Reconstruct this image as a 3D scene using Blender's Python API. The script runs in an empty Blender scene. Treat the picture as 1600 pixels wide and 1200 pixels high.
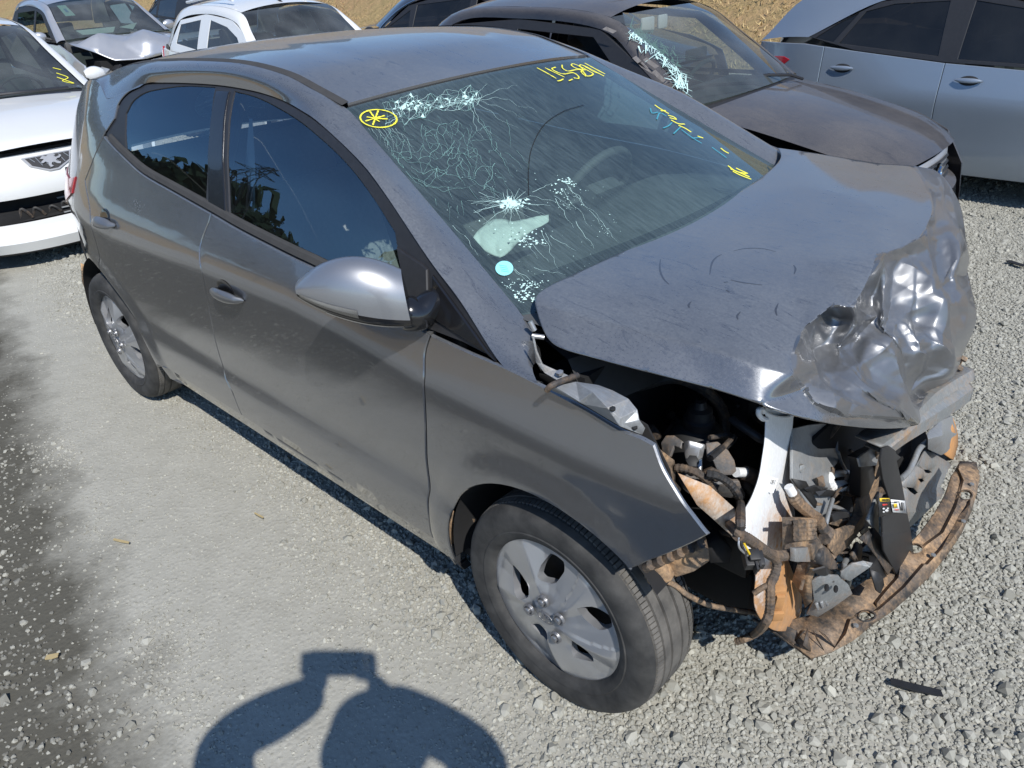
import bpy, bmesh, math, random
import numpy as np
from mathutils import Vector, Matrix
from mathutils.geometry import delaunay_2d_cdt
R = math.radians
random.seed(7)
rng = np.random.default_rng(7)
scene = bpy.context.scene
col = scene.collection

# ------------------------------------------------------------------ camera
CAM = np.array([.916, -1.833, 1.706]); YAW, PITCH, ROLL, FPX = 2.355, .512, -.063, 1200.0
def cam_axes(yaw, pitch, roll):
    cy, sy, cp, sp = math.cos(yaw), math.sin(yaw), math.cos(pitch), math.sin(pitch)
    f = np.array([cy*cp, sy*cp, -sp]); r = np.array([sy, -cy, 0.0]); u = np.cross(r, f)
    cr_, sr_ = math.cos(roll), math.sin(roll)
    return cr_*r+sr_*u, -sr_*r+cr_*u, f
c_r, c_u, c_f = cam_axes(YAW, PITCH, ROLL)
cd = bpy.data.cameras.new('camera'); cam = bpy.data.objects.new('camera', cd); col.objects.link(cam)
cd.sensor_width = 36; cd.lens = 36*FPX/1600; cd.clip_start = .02; cd.clip_end = 2000
cam.matrix_world = Matrix(((c_r[0], c_u[0], -c_f[0], CAM[0]), (c_r[1], c_u[1], -c_f[1], CAM[1]),
                           (c_r[2], c_u[2], -c_f[2], CAM[2]), (0, 0, 0, 1)))
scene.camera = cam

# ------------------------------------------------------------------ sky, sun, exposure
TO_SUN = Vector((.848, -.406, 1.0)).normalized()
w = bpy.data.worlds.new('World'); scene.world = w; w.use_nodes = True
nt = w.node_tree; bg = nt.nodes['Background']
sky = nt.nodes.new('ShaderNodeTexSky'); sky.sky_type = 'NISHITA'; sky.sun_disc = False
sky.sun_elevation = math.asin(TO_SUN.z); sky.sun_rotation = math.atan2(TO_SUN.x, TO_SUN.y)
sky.air_density = 1.0; sky.dust_density = .05; sky.ozone_density = 6.0
nt.links.new(sky.outputs[0], bg.inputs[0]); bg.inputs[1].default_value = .132
sl = bpy.data.lights.new('sun', 'SUN'); sl.energy = 4.2; sl.angle = R(.53); sl.color = (1, .965, .91)
sun = bpy.data.objects.new('sun', sl); col.objects.link(sun)
sun.rotation_euler = TO_SUN.to_track_quat('Z', 'Y').to_euler()
scene.view_settings.view_transform = 'Standard'; scene.view_settings.look = 'None'
scene.view_settings.exposure = 0.18; scene.view_settings.gamma = 1
scene.view_settings.use_curve_mapping = False
scene.render.engine = 'CYCLES'
scene.cycles.max_bounces = 10; scene.cycles.transparent_max_bounces = 16
scene.cycles.glossy_bounces = 4; scene.cycles.diffuse_bounces = 3; scene.cycles.transmission_bounces = 6
scene.cycles.caustics_reflective = False; scene.cycles.caustics_refractive = False

# ------------------------------------------------------------------ helpers: placing
def ray(u, v):
    return c_f+c_r*(u-800)/FPX-c_u*(v-600)/FPX
def at(u, v, ax, c):
    """point of the sight line through photo pixel (u, v) where the axis 'x','y' or 'z' has value c"""
    i = 'xyz'.index(ax); d = ray(u, v); t = (c-CAM[i])/d[i]
    return CAM+t*d
def atd(u, v, dist):
    return CAM+ray(u, v)*dist
def interp(x, xs, ys): return np.interp(x, xs, ys)

# ------------------------------------------------------------------ helpers: curves
def cr(pts, n=6):
    """smooth open curve through the points"""
    p = [np.array(q, float) for q in pts]
    if len(p) < 3: return p
    p = [2*p[0]-p[1]]+p+[2*p[-1]-p[-2]]
    out = []
    for i in range(1, len(p)-2):
        a, b, c, d = p[i-1], p[i], p[i+1], p[i+2]
        for k in range(n):
            t = k/n
            out.append(.5*((2*b)+(c-a)*t+(2*a-5*b+4*c-d)*t*t+(3*b-a-3*c+d)*t**3))
    out.append(p[-2])
    return out
def resample(pts, n):
    p = np.array(pts, float); s = np.r_[0, np.cumsum(np.linalg.norm(np.diff(p, axis=0), axis=1))]
    t = np.linspace(0, s[-1], n)
    return np.stack([np.interp(t, s, p[:, k]) for k in range(p.shape[1])], 1)
def chain(*parts):
    out = []
    for q in parts:
        for p in q:
            p = np.array(p, float)
            if not out or np.linalg.norm(p-out[-1]) > 1e-4: out.append(p)
    if np.linalg.norm(out[0]-out[-1]) < 1e-4: out.pop()
    return out
def densify(poly, step, closed=True):
    out = []; n = len(poly)
    for i in range(n if closed else n-1):
        a, b = np.array(poly[i]), np.array(poly[(i+1) % n])
        k = max(1, int(math.ceil(np.linalg.norm(b-a)/step)))
        out += [a+(b-a)*j/k for j in range(k)]
    if not closed: out.append(np.array(poly[-1]))
    return out
def area2(p):
    p = np.array(p); q = np.roll(p, -1, 0)
    return .5*np.sum(p[:, 0]*q[:, 1]-q[:, 0]*p[:, 1])
def offset(poly, d):
    """inward offset of a closed counter-clockwise polygon"""
    p = np.array(poly, float); a = np.roll(p, 1, 0); b = np.roll(p, -1, 0)
    e1 = p-a; e2 = b-p
    e1 /= np.linalg.norm(e1, axis=1)[:, None]+1e-12; e2 /= np.linalg.norm(e2, axis=1)[:, None]+1e-12
    n1 = np.stack([-e1[:, 1], e1[:, 0]], 1); n2 = np.stack([-e2[:, 1], e2[:, 0]], 1)
    n = n1+n2; l2 = np.maximum((n*n).sum(1), .6)
    return p+n*(2*d/l2)[:, None]
def inside(pts, poly):
    pts = np.array(pts); poly = np.array(poly); x, y = pts[:, 0], pts[:, 1]
    r = np.zeros(len(pts), bool); j = len(poly)-1
    for i in range(len(poly)):
        xi, yi = poly[i]; xj, yj = poly[j]
        if yi != yj:
            m = ((yi > y) != (yj > y)) & (x < (xj-xi)*(y-yi)/(yj-yi)+xi)
            r ^= m
        j = i
    return r
def near_edge(pts, poly, d):
    pts = np.array(pts); poly = np.array(poly); m = np.zeros(len(pts), bool)
    for i in range(len(poly)):
        a = poly[i]; b = poly[(i+1) % len(poly)]; ab = b-a
        t = np.clip(((pts-a)@ab)/max(ab@ab, 1e-12), 0, 1)
        m |= np.linalg.norm(pts-(a+t[:, None]*ab), axis=1) < d
    return m

# ------------------------------------------------------------------ helpers: meshes and objects
def mesh_obj(name, verts, faces, mat=None, parent=None, smooth=True, loc=None, sharp=None):
    me = bpy.data.meshes.new(name)
    me.from_pydata([tuple(map(float, v)) for v in verts], [], [tuple(f) for f in faces])
    if smooth: me.polygons.foreach_set('use_smooth', [True]*len(me.polygons))
    if sharp is not None: me.set_sharp_from_angle(angle=R(sharp))
    if mat: me.materials.append(mat)
    me.update()
    o = bpy.data.objects.new(name, me); col.objects.link(o)
    if parent: o.parent = parent
    if loc is not None: o.location = loc
    return o
def empty(name, label, cat, loc=(0, 0, 0), rz=0.0, group=None):
    o = bpy.data.objects.new(name, None); col.objects.link(o); o.empty_display_size = .1
    o.location = loc; o.rotation_euler = (0, 0, rz)
    return tag(o, label, cat, group)
def tag(o, label=None, cat=None, group=None, kind=None):
    if label: o['label'] = label
    if cat: o['category'] = cat
    if group: o['group'] = group
    if kind: o['kind'] = kind
    return o
class MB:
    """collects shapes for ONE mesh object"""
    def __init__(s): s.v, s.f = [], []
    def add(s, v, f):
        b = len(s.v); s.v += [tuple(map(float, p)) for p in v]; s.f += [tuple(i+b for i in q) for q in f]; return s
    def box(s, c, size, rot=None, bev=0.0):
        bm = bmesh.new(); bmesh.ops.create_cube(bm, size=1)
        for v in bm.verts: v.co = Vector((v.co.x*size[0], v.co.y*size[1], v.co.z*size[2]))
        if bev: bmesh.ops.bevel(bm, geom=bm.edges[:], offset=bev, segments=2, affect='EDGES', profile=.6)
        M = rot.to_3x3() if rot is not None else Matrix.Identity(3)
        bm.verts.index_update()
        s.add([M @ v.co+Vector(c) for v in bm.verts], [[v.index for v in f.verts] for f in bm.faces]); bm.free(); return s
    def tube(s, pts, rad, n=8, cap=True, ribs=0.0):
        p = [Vector(map(float, q)) for q in pts]; b = len(s.v); m = len(p)
        rr = rad if hasattr(rad, '__len__') else [rad]*m
        up = None
        for i in range(m):
            t = (p[min(i+1, m-1)]-p[max(i-1, 0)]).normalized()
            if up is None:
                up = t.orthogonal().normalized()
            up = (up-t*up.dot(t)).normalized(); sd = t.cross(up)
            r_ = rr[i]*(1+(ribs if i % 2 else 0))
            for k in range(n):
                a = 2*math.pi*k/n; s.v.append(tuple(p[i]+up*(r_*math.cos(a))+sd*(r_*math.sin(a))))
        for i in range(m-1):
            for k in range(n):
                a, c = b+i*n+k, b+i*n+(k+1) % n
                s.f.append((a, c, c+n, a+n))
        if cap:
            s.f.append(tuple(b+k for k in range(n))[::-1]); s.f.append(tuple(b+(m-1)*n+k for k in range(n)))
        return s
    def lathe(s, prof, n=32, c=(0, 0, 0), axis='z', cap=False):
        """profile of (radius, height) turned about an axis through c"""
        b = len(s.v); m = len(prof)
        for r_, h in prof:
            for k in range(n):
                a = 2*math.pi*k/n; x, y = r_*math.cos(a), r_*math.sin(a)
                q = (x, y, h) if axis == 'z' else ((x, h, y) if axis == 'y' else (h, x, y))
                s.v.append((c[0]+q[0], c[1]+q[1], c[2]+q[2]))
        for i in range(m-1):
            for k in range(n):
                a, d = b+i*n+k, b+i*n+(k+1) % n
                f = (a, d, d+n, a+n)
                s.f.append(f if axis != 'y' else f[::-1])
        if cap:
            s.f.append(tuple(b+k for k in range(n))); s.f.append(tuple(b+(m-1)*n+k for k in range(n)))
        return s
    def plate(s, poly, thick, fn):
        """flat outline (2D) with thickness; fn(a, b, t) places it in space"""
        n = len(poly); b = len(s.v)
        for t in (0, thick): s.v += [tuple(map(float, fn(p[0], p[1], t))) for p in poly]
        s.f.append(tuple(b+i for i in range(n))[::-1]); s.f.append(tuple(b+n+i for i in range(n)))
        for i in range(n):
            j = (i+1) % n; s.f.append((b+i, b+j, b+n+j, b+n+i))
        return s
    def loft(s, rows, closed=False):
        b = len(s.v); n = len(rows[0])
        for r_ in rows: s.v += [tuple(map(float, p)) for p in r_]
        for i in range(len(rows)-1):
            for k in range(n if closed else n-1):
                a, c = b+i*n+k, b+i*n+(k+1) % n
                s.f.append((a, c, c+n, a+n))
        return s
    def build(s, name, mat=None, parent=None, smooth=True, sharp=35, loc=None):
        return mesh_obj(name, s.v, s.f, mat, parent, smooth, loc, sharp if smooth else None)
def mirrored(o, name=None, axis=1):
    """a mirrored twin (other side of a vehicle) with a mesh of its own"""
    me = o.data.copy(); co = np.empty(len(me.vertices)*3); me.vertices.foreach_get('co', co)
    co = co.reshape(-1, 3); co[:, axis] *= -1; me.vertices.foreach_set('co', co.ravel()); me.flip_normals(); me.update()
    c = bpy.data.objects.new(name or o.name.split('.')[0], me); col.objects.link(c); c.parent = o.parent
    return c
def cdt_surface(poly, step, holes=(), gridrot=0.0):
    """triangulate a 2D polygon with regular inner points; returns 2D verts and faces"""
    P = [np.array(p, float) for p in poly]; lo = np.min(P, 0); hi = np.max(P, 0)
    gx = np.arange(lo[0]+step*.5, hi[0], step); gy = np.arange(lo[1]+step*.5, hi[1], step)
    g = np.stack(np.meshgrid(gx, gy), -1).reshape(-1, 2)
    if len(g):
        g = g+np.stack([np.where((np.round((g[:, 1]-lo[1])/step-.5) % 2) > .5, step*.5, 0), 0*g[:, 0]], 1)
        k = inside(g, P) & ~near_edge(g, P, step*.45)
        for h in holes: k &= ~inside(g, h) & ~near_edge(g, h, step*.45)
        g = g[k]
    vs = [Vector(p) for p in P]; ed = [(i, (i+1) % len(P)) for i in range(len(P))]
    for h in holes:
        b = len(vs); vs += [Vector(p) for p in h]; ed += [(b+i, b+(i+1) % len(h)) for i in range(len(h))]
    vs += [Vector(p) for p in g]
    r = delaunay_2d_cdt(vs, ed, [], 0, 1e-7)
    v2 = np.array([tuple(v) for v in r[0]]); f2 = [tuple(f) for f in r[2]]
    cen = np.array([v2[list(f)].mean(0) for f in f2])
    k = inside(cen, P)
    for h in holes: k &= ~inside(cen, h)
    f2 = [f for f, q in zip(f2, k) if q]
    f2 = [f if area2(v2[list(f)]) > 0 else f[::-1] for f in f2]
    return v2, f2
# ------------------------------------------------------------------ materials
class NT:
    def __init__(s, name):
        s.m = bpy.data.materials.new(name); s.m.use_nodes = True; s.t = s.m.node_tree
        s.n = s.t.nodes; s.p = s.n['Principled BSDF']; s.out = s.n['Material Output']
        s.tc = s.n.new('ShaderNodeTexCoord').outputs['Object']
    def link(s, a, b): s.t.links.new(a, b)
    def mapping(s, scale=(1, 1, 1), rot=(0, 0, 0), src=None):
        m = s.n.new('ShaderNodeMapping'); m.inputs['Scale'].default_value = scale; m.inputs['Rotation'].default_value = rot
        s.link(src or s.tc, m.inputs[0]); return m.outputs[0]
    def noise(s, scale, detail=4, rough=.55, vec=None, out=0, dist=0.0):
        n = s.n.new('ShaderNodeTexNoise'); n.inputs['Scale'].default_value = scale; n.inputs['Detail'].default_value = detail
        n.inputs['Roughness'].default_value = rough; n.inputs['Distortion'].default_value = dist
        s.link(vec or s.tc, n.inputs['Vector']); return n.outputs[out]
    def voro(s, scale, feature='F1', vec=None, out=0, rand=1.0):
        n = s.n.new('ShaderNodeTexVoronoi'); n.feature = feature; n.inputs['Scale'].default_value = scale
        n.inputs['Randomness'].default_value = rand
        s.link(vec or s.tc, n.inputs['Vector']); return n.outputs[out]
    def ramp(s, src, stops):
        r = s.n.new('ShaderNodeValToRGB'); e = r.color_ramp.elements
        while len(e) < len(stops): e.new(.5)
        for q, (p, c) in zip(e, stops):
            q.position = p; q.color = (c if hasattr(c, '__len__') else (c, c, c))[:3]+(1,) if hasattr(c, '__len__') else (c, c, c, 1)
        s.link(src, r.inputs[0]); return r.outputs[0]
    def math(s, op, a, b=None, clamp=False):
        n = s.n.new('ShaderNodeMath'); n.operation = op; n.use_clamp = clamp
        for i, q in enumerate((a, b)):
            if q is None: continue
            if isinstance(q, (int, float)): n.inputs[i].default_value = q
            else: s.link(q, n.inputs[i])
        return n.outputs[0]
    def mix(s, fac, a, b, mode='MIX'):
        n = s.n.new('ShaderNodeMix'); n.data_type = 'RGBA'; n.blend_type = mode
        for i, q in ((0, fac), (6, a), (7, b)):
            if isinstance(q, (int, float)): n.inputs[i].default_value = q
            elif isinstance(q, tuple): n.inputs[i].default_value = tuple(q)[:3]+(1,)
            else: s.link(q, n.inputs[i])
        return n.outputs[2]
    def set(s, **k):
        for a, b in k.items():
            i = s.p.inputs[a.replace('_', ' ')]
            if isinstance(b, (int, float)): i.default_value = b
            elif isinstance(b, tuple): i.default_value = tuple(b)[:3]+(1,)
            else: s.link(b, i)
        return s
    def bump(s, h, strength=.3, dist=.01, normal=None):
        b = s.n.new('ShaderNodeBump'); b.inputs['Strength'].default_value = strength; b.inputs['Distance'].default_value = dist
        s.link(h, b.inputs['Height'])
        if normal: s.link(normal, b.inputs['Normal'])
        s.link(b.outputs[0], s.p.inputs['Normal']); return b.outputs[0]
    def upness(s):
        g = s.n.new('ShaderNodeNewGeometry'); x = s.n.new('ShaderNodeSeparateXYZ'); s.link(g.outputs['Normal'], x.inputs[0])
        return x.outputs[2]
def simple(name, colr, rough=.6, metal=0.0, var=.15, scale=30, coat=0.0, bump=0.0, spec=.5):
    t = NT(name); n = t.noise(scale, 5)
    a = tuple(c*(1-var) for c in colr); b = tuple(min(1, c*(1+var)) for c in colr)
    t.set(Base_Color=t.mix(n, a, b), Roughness=rough, Metallic=metal, Coat_Weight=coat, Specular_IOR_Level=spec)
    if bump: t.bump(n, bump, .004)
    return t.m
def car_paint(name, base, metal=.5, dust=.5, dust_col=(.27, .245, .215), rough=.34, streak=True, flake=.12, coat=1.0):
    """metallic paint under clear coat with settled dust, thicker on what faces up, with dried-rain runs"""
    t = NT(name)
    fl = t.noise(900, 1)
    basec = t.mix(fl, tuple(c*(1-flake) for c in base), tuple(c*(1+flake) for c in base))
    up = t.upness()
    upm = t.math('MULTIPLY', t.math('MAXIMUM', up, 0.0), 1.0)
    upm = t.math('POWER', upm, 1.5)
    big = t.noise(2.3, 5, .6)
    fine = t.noise(160, 3, .7)
    if streak:
        st = t.noise(7, 6, .66, t.mapping((1, 5, 1), (0, 0, .25)), dist=2.2)
        st = t.ramp(st, [(.34, .55), (.47, 1.0), (.52, .82), (.62, 1.0)])
        dr = t.voro(190, 'F1'); dr = t.ramp(dr, [(.18, .78), (.42, 1.0)])
        st = t.math('MULTIPLY', st, dr)
    else:
        st = t.ramp(t.noise(9, 5), [(.3, .55), (.7, 1.0)])
    lo = t.math('ADD', t.math('MULTIPLY', upm, .90), .10)
    m = t.math('MULTIPLY', lo, dust)
    m = t.math('MULTIPLY', m, t.ramp(big, [(.25, .55), (.75, 1.15)]))
    m = t.math('MULTIPLY', m, st)
    m = t.math('MULTIPLY', m, t.ramp(fine, [(.25, .65), (.75, 1.2)]), clamp=True)
    t.set(Base_Color=t.mix(m, basec, dust_col), Roughness=t.math('ADD', t.math('MULTIPLY', m, .5), rough),
          Metallic=t.math('MULTIPLY', t.math('SUBTRACT', 1.0, m), metal),
          Coat_Weight=t.math('MULTIPLY', t.math('SUBTRACT', 1.0, t.math('MULTIPLY', m, 1.2), clamp=True), coat), Coat_Roughness=.04)
    t.bump(t.noise(700, 2), .02, .001)
    return t.m
def glass_mat(name, tint=(.55, .66, .64), rough=.0, dust=.15, dust_col=(.33, .33, .31), refl=1.0, streak=True, ior=1.56, gcol=(1, 1, 1)):
    """window pane: tinted see-through, mirror sheen by angle, thin dust film"""
    t = NT(name); n = t.n
    tr = n.new('ShaderNodeBsdfTransparent'); tr.inputs[0].default_value = tint+(1,)
    gl = n.new('ShaderNodeBsdfGlossy'); gl.inputs['Roughness'].default_value = rough; gl.inputs[0].default_value = gcol+(1,)
    fr = n.new('ShaderNodeFresnel'); fr.inputs[0].default_value = ior
    mx = n.new('ShaderNodeMixShader'); t.link(fr.outputs[0], mx.inputs[0]); t.link(tr.outputs[0], mx.inputs[1]); t.link(gl.outputs[0], mx.inputs[2])
    df = n.new('ShaderNodeBsdfDiffuse'); df.inputs[0].default_value = dust_col+(1,)
    a = t.noise(34, 5, .6, t.mapping((.5, 5.0, .5), (0, 0, .22)), dist=.6) if streak else t.noise(3, 3)
    b = t.noise(2.2, 4)
    m = t.math('MULTIPLY', t.ramp(a, [(.35, .45), (.65, 1.0)]), t.ramp(b, [(.3, .6), (.7, 1.2)]))
    m = t.math('MULTIPLY', m, dust, clamp=True)
    m2 = n.new('ShaderNodeMixShader'); t.link(m, m2.inputs[0]); t.link(mx.outputs[0], m2.inputs[1]); t.link(df.outputs[0], m2.inputs[2])
    t.link(m2.outputs[0], t.out.inputs[0]); n.remove(t.p)
    return t.m
def muddy(name, base, mud=(.30, .19, .105), amount=.5, rough=.6, metal=0.0, scale=9, low=None):
    """a part with dried mud on it; low = (height where the mud is thickest, height where it ends)"""
    t = NT(name)
    n = t.noise(scale, 7, .65); f = t.noise(scale*9, 4, .7)
    m = t.math('ADD', t.math('MULTIPLY', n, .7), t.math('MULTIPLY', f, .3))
    if low:
        x = t.n.new('ShaderNodeSeparateXYZ'); t.link(t.tc, x.inputs[0])
        g = t.n.new('ShaderNodeMapRange'); t.link(x.outputs[2], g.inputs[0])
        g.inputs[1].default_value = low[0]; g.inputs[2].default_value = low[1]; g.inputs[3].default_value = .20; g.inputs[4].default_value = -.22
        m = t.math('ADD', m, g.outputs[0])
    c = .62-amount*.25
    m = t.ramp(m, [(c-.10, 0.0), (c, .35), (c+.12, 1.0)])
    tone = t.ramp(t.noise(scale*.6, 5, .6), [(.3, .72), (.7, 1.3)])
    mudc = t.mix(f, tuple(q*.65 for q in mud), tuple(q*1.2 for q in mud))
    mudc = t.mix(1.0, mudc, tone, 'MULTIPLY')
    mudc = t.mix(t.ramp(t.noise(scale*1.7, 4), [(.45, 0.0), (.7, .6)]), mudc, (.24, .215, .185))
    scr = t.ramp(t.noise(40, 5, .7, t.mapping((1, 5, 2), (.3, .5, .8))), [(.45, 0.0), (.7, .5)])
    b2 = t.mix(scr, base, tuple(min(1, q*1.5+.03) for q in base))
    t.set(Base_Color=t.mix(m, b2, mudc), Roughness=t.math('ADD', t.math('MULTIPLY', m, .92-rough), rough),
          Metallic=t.math('MULTIPLY', t.math('SUBTRACT', 1.0, m), metal))
    t.bump(t.math('ADD', t.math('MULTIPLY', m, .6), t.math('MULTIPLY', f, .4)), .5, .004)
    return t.m
M = {}
M['paint'] = car_paint('grey_metallic_paint', (.190, .195, .207), metal=.8, rough=.17, dust=.55, dust_col=(.262, .280, .290))
M['paint_clean'] = car_paint('grey_paint_bare', (.20, .205, .215), metal=.75, dust=.36, dust_col=(.25, .262, .272), rough=.34, streak=False, coat=.5)
M['mirror_paint'] = car_paint('grey_mirror_paint_lit', (.36, .365, .38), metal=.8, dust=.14, rough=.40, streak=False)  # body paint lightened so the cap carries a broader sun highlight
M['black_trim'] = simple('black_trim', (.022, .022, .024), .45, var=.35, scale=60)
M['gloss_black'] = simple('gloss_black_plastic', (.012, .012, .013), .18, var=.3, coat=.5)
M['rubber'] = simple('dusty_rubber', (.045, .044, .043), .85, var=.3, scale=25, bump=.1)
M['hubcap'] = simple('silver_hubcap_paint', (.50, .51, .53), .32, metal=.72, var=.06, scale=12, coat=.4)
M['steel_dark'] = simple('dark_steel', (.03, .03, .03), .6, metal=.3, var=.3)
M['chrome'] = simple('chrome', (.75, .76, .78), .12, metal=1.0, var=.03)
M['cavity'] = simple('shade_black', (.012, .012, .013), .9, var=.3)  # near-black standing in for deep shade inside and under the cars
M['cabin'] = simple('cabin_plastic', (.085, .088, .09), .7, var=.2)
M['seat'] = simple('seat_fabric', (.13, .132, .135), .9, var=.25, scale=80)
M['seat_light'] = simple('brightened_cabin_fabric', (.38, .38, .37), .9, var=.2, scale=60)  # lightened cabin fabric, brightness put into the colour so it shows through glass
M['side_glass'] = glass_mat('tinted_side_glass', (.64, .73, .74), dust=.02, streak=False, ior=2.2, gcol=(.62, .84, 1.0))
M['windshield'] = glass_mat('windshield_glass', (.74, .89, .86), dust=.26, dust_col=(.22, .30, .315), ior=1.9, gcol=(.85, .97, 1.0))
M['white_mud'] = muddy('mud_washed_white_plastic', (.62, .60, .55), mud=(.52, .28, .12), amount=.85, rough=.5, scale=7)
M['wiped'] = car_paint('paint_under_wiped_dust', (.10, .105, .115), metal=.6, dust=.10, streak=False)
M['nut'] = simple('grey_nut_cap', (.38, .38, .39), .35, metal=.8, var=.15)
M['crack_fine'] = simple('fine_glass_crack', (.26, .46, .42), .4, var=.2)
M['steel_mid'] = muddy('road_worn_steel', (.13, .135, .14), amount=.45, rough=.5, metal=.2)
M['crack'] = simple('crushed_glass', (.60, .84, .79), .35, var=.12)
M['frit'] = simple('black_glass_band', (.010, .011, .012), .25, var=.3, coat=.6)
M['tail_red'] = simple('red_lamp_plastic', (.40, .02, .03), .15, var=.1, coat=.6)
M['paper'] = simple('pale_airbag_cloth', (.80, .86, .84), .8, var=.06, scale=20)
M['yellow_ink'] = simple('yellow_marker', (.85, .80, .06), .55, var=.08)
M['mud'] = muddy('mud_caked_plastic', (.045, .043, .041), mud=(.47, .30, .165), amount=.54)
M['mud_black'] = muddy('muddy_black_plastic', (.028, .028, .029), amount=.35)
M['mud_steel'] = muddy('muddy_steel', (.24, .25, .25), amount=.30, rough=.45, metal=.35)
M['galv'] = muddy('grey_primer_steel', (.27, .28, .285), mud=(.30, .23, .16), amount=.02, rough=.42, metal=.3)
M['alu'] = simple('cast_aluminium', (.46, .46, .46), .35, metal=.7, var=.12, scale=18)
M['white_plastic'] = muddy('white_tank_plastic', (.78, .79, .79), mud=(.55, .28, .11), amount=.46, rough=.4, scale=8, low=(.36, .70))
M['white_label'] = simple('white_label', (.80, .80, .78), .5, var=.05)
M['bead_orange'] = simple('orange_mud', (.45, .23, .09), .9, var=.3, scale=30, bump=.3)
M['hose'] = muddy('black_hose', (.02, .02, .021), amount=.2)
M['hose_mud'] = muddy('muddy_hose', (.04, .035, .032), amount=.45)
M['black_plastic'] = simple('black_plastic', (.02, .02, .021), .5, var=.4, scale=40)
M['yellow_label'] = simple('yellow_label', (.80, .55, .03), .5, var=.05)
M['red_ink'] = simple('red_print', (.6, .04, .03), .5, var=.05)
M['black_ink'] = simple('black_print', (.01, .01, .01), .6, var=.05)
M['teal'] = simple('teal_sticker', (.10, .55, .58), .5, var=.15, scale=40)
# ------------------------------------------------------------------ ground
def near_mask_inputs(t): pass
def ground_mat():
    t = NT('gravel_yard'); 
    n1 = t.noise(1.1, 6, .6); n2 = t.noise(9, 5, .6); n3 = t.noise(110, 4, .7)
    c = t.mix(t.ramp(n2, [(.3, 0.0), (.7, 1.0)]), (.345, .336, .292), (.42, .41, .36))
    c = t.mix(t.ramp(n3, [(.35, 0.0), (.65, .5)]), c, (.30, .285, .238))
    # damp dark patch along the near left
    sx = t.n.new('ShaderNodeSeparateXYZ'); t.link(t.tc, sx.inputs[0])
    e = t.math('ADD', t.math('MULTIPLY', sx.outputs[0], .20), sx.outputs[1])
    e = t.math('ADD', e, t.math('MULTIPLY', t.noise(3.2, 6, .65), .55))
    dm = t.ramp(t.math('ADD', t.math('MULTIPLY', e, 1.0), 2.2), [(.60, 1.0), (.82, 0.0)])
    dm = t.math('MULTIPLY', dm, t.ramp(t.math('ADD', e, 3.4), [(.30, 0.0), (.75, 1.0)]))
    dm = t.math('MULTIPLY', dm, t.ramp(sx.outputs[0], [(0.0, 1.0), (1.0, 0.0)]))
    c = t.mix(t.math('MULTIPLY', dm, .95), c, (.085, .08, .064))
    t.set(Base_Color=c, Roughness=.95, Specular_IOR_Level=.2)
    v = t.voro(55); h = t.math('ADD', t.math('MULTIPLY', t.ramp(v, [(0.0, 1.0), (.55, 0.0)]), .5), t.math('ADD', t.math('MULTIPLY', n3, .35), t.math('MULTIPLY', t.noise(14, 5), .9)))
    t.bump(h, .34, .010)
    return t.m
M['ground'] = ground_mat()
ground = mesh_obj('ground', [(-400, -400, 0), (400, -400, 0), (400, 400, 0), (-400, 400, 0)], [(0, 1, 2, 3)], M['ground'], None, False)
tag(ground, 'pale grey dusty gravel yard under the cars', kind='structure')
# ------------------------------------------------------------------ gravel: loose and half-buried stones
def vnoise(x, y, s, seed):
    r = np.random.default_rng(seed); G = r.random((64, 64))
    u, v = x*s, y*s; i, j = np.floor(u).astype(int), np.floor(v).astype(int); f, g = u-i, v-j; f = f*f*(3-2*f); g = g*g*(3-2*g)
    a = G[i % 64, j % 64]; b = G[(i+1) % 64, j % 64]; c = G[i % 64, (j+1) % 64]; d = G[(i+1) % 64, (j+1) % 64]
    return (a*(1-f)+b*f)*(1-g)+(c*(1-f)+d*f)*g
def coarse_mask(x, y):
    """1 where loose stones lie, 0 on the packed dusty strip along the near side of the wreck"""
    n = vnoise(x, y, 1.3, 3)*.6+vnoise(x, y, 4.1, 4)*.4
    strip = np.clip((.55-np.abs((y+1.18)+.10*(x+1.2)))/.5, 0, 1)*np.clip((.35-x)/.5, 0, 1)
    return np.clip(.95-strip*1.15+(n-.5)*.7, 0.02, 1)
t_ = NT('crushed_rock')
oi = t_.n.new('ShaderNodeObjectInfo'); rnd = oi.outputs['Random']
c_ = t_.ramp(rnd, [(0.0, (.285, .275, .232)), (.35, (.35, .342, .295)), (.75, (.40, .39, .34)), (1.0, (.485, .47, .40))])
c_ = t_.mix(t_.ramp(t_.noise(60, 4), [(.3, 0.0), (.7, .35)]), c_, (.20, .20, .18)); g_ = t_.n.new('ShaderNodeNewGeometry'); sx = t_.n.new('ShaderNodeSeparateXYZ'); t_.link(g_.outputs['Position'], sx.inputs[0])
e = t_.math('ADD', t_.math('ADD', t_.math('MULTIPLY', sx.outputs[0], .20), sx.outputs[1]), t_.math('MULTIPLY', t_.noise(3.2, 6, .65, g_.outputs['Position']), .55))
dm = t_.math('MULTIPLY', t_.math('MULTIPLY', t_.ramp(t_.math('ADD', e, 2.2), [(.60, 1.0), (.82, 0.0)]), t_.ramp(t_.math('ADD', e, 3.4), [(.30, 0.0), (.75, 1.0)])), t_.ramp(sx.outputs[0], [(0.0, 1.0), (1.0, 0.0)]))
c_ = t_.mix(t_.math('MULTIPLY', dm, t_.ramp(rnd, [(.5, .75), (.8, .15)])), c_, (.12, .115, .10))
t_.set(Base_Color=c_, Roughness=.95, Specular_IOR_Level=.2)
M['stone'] = t_.m
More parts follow.
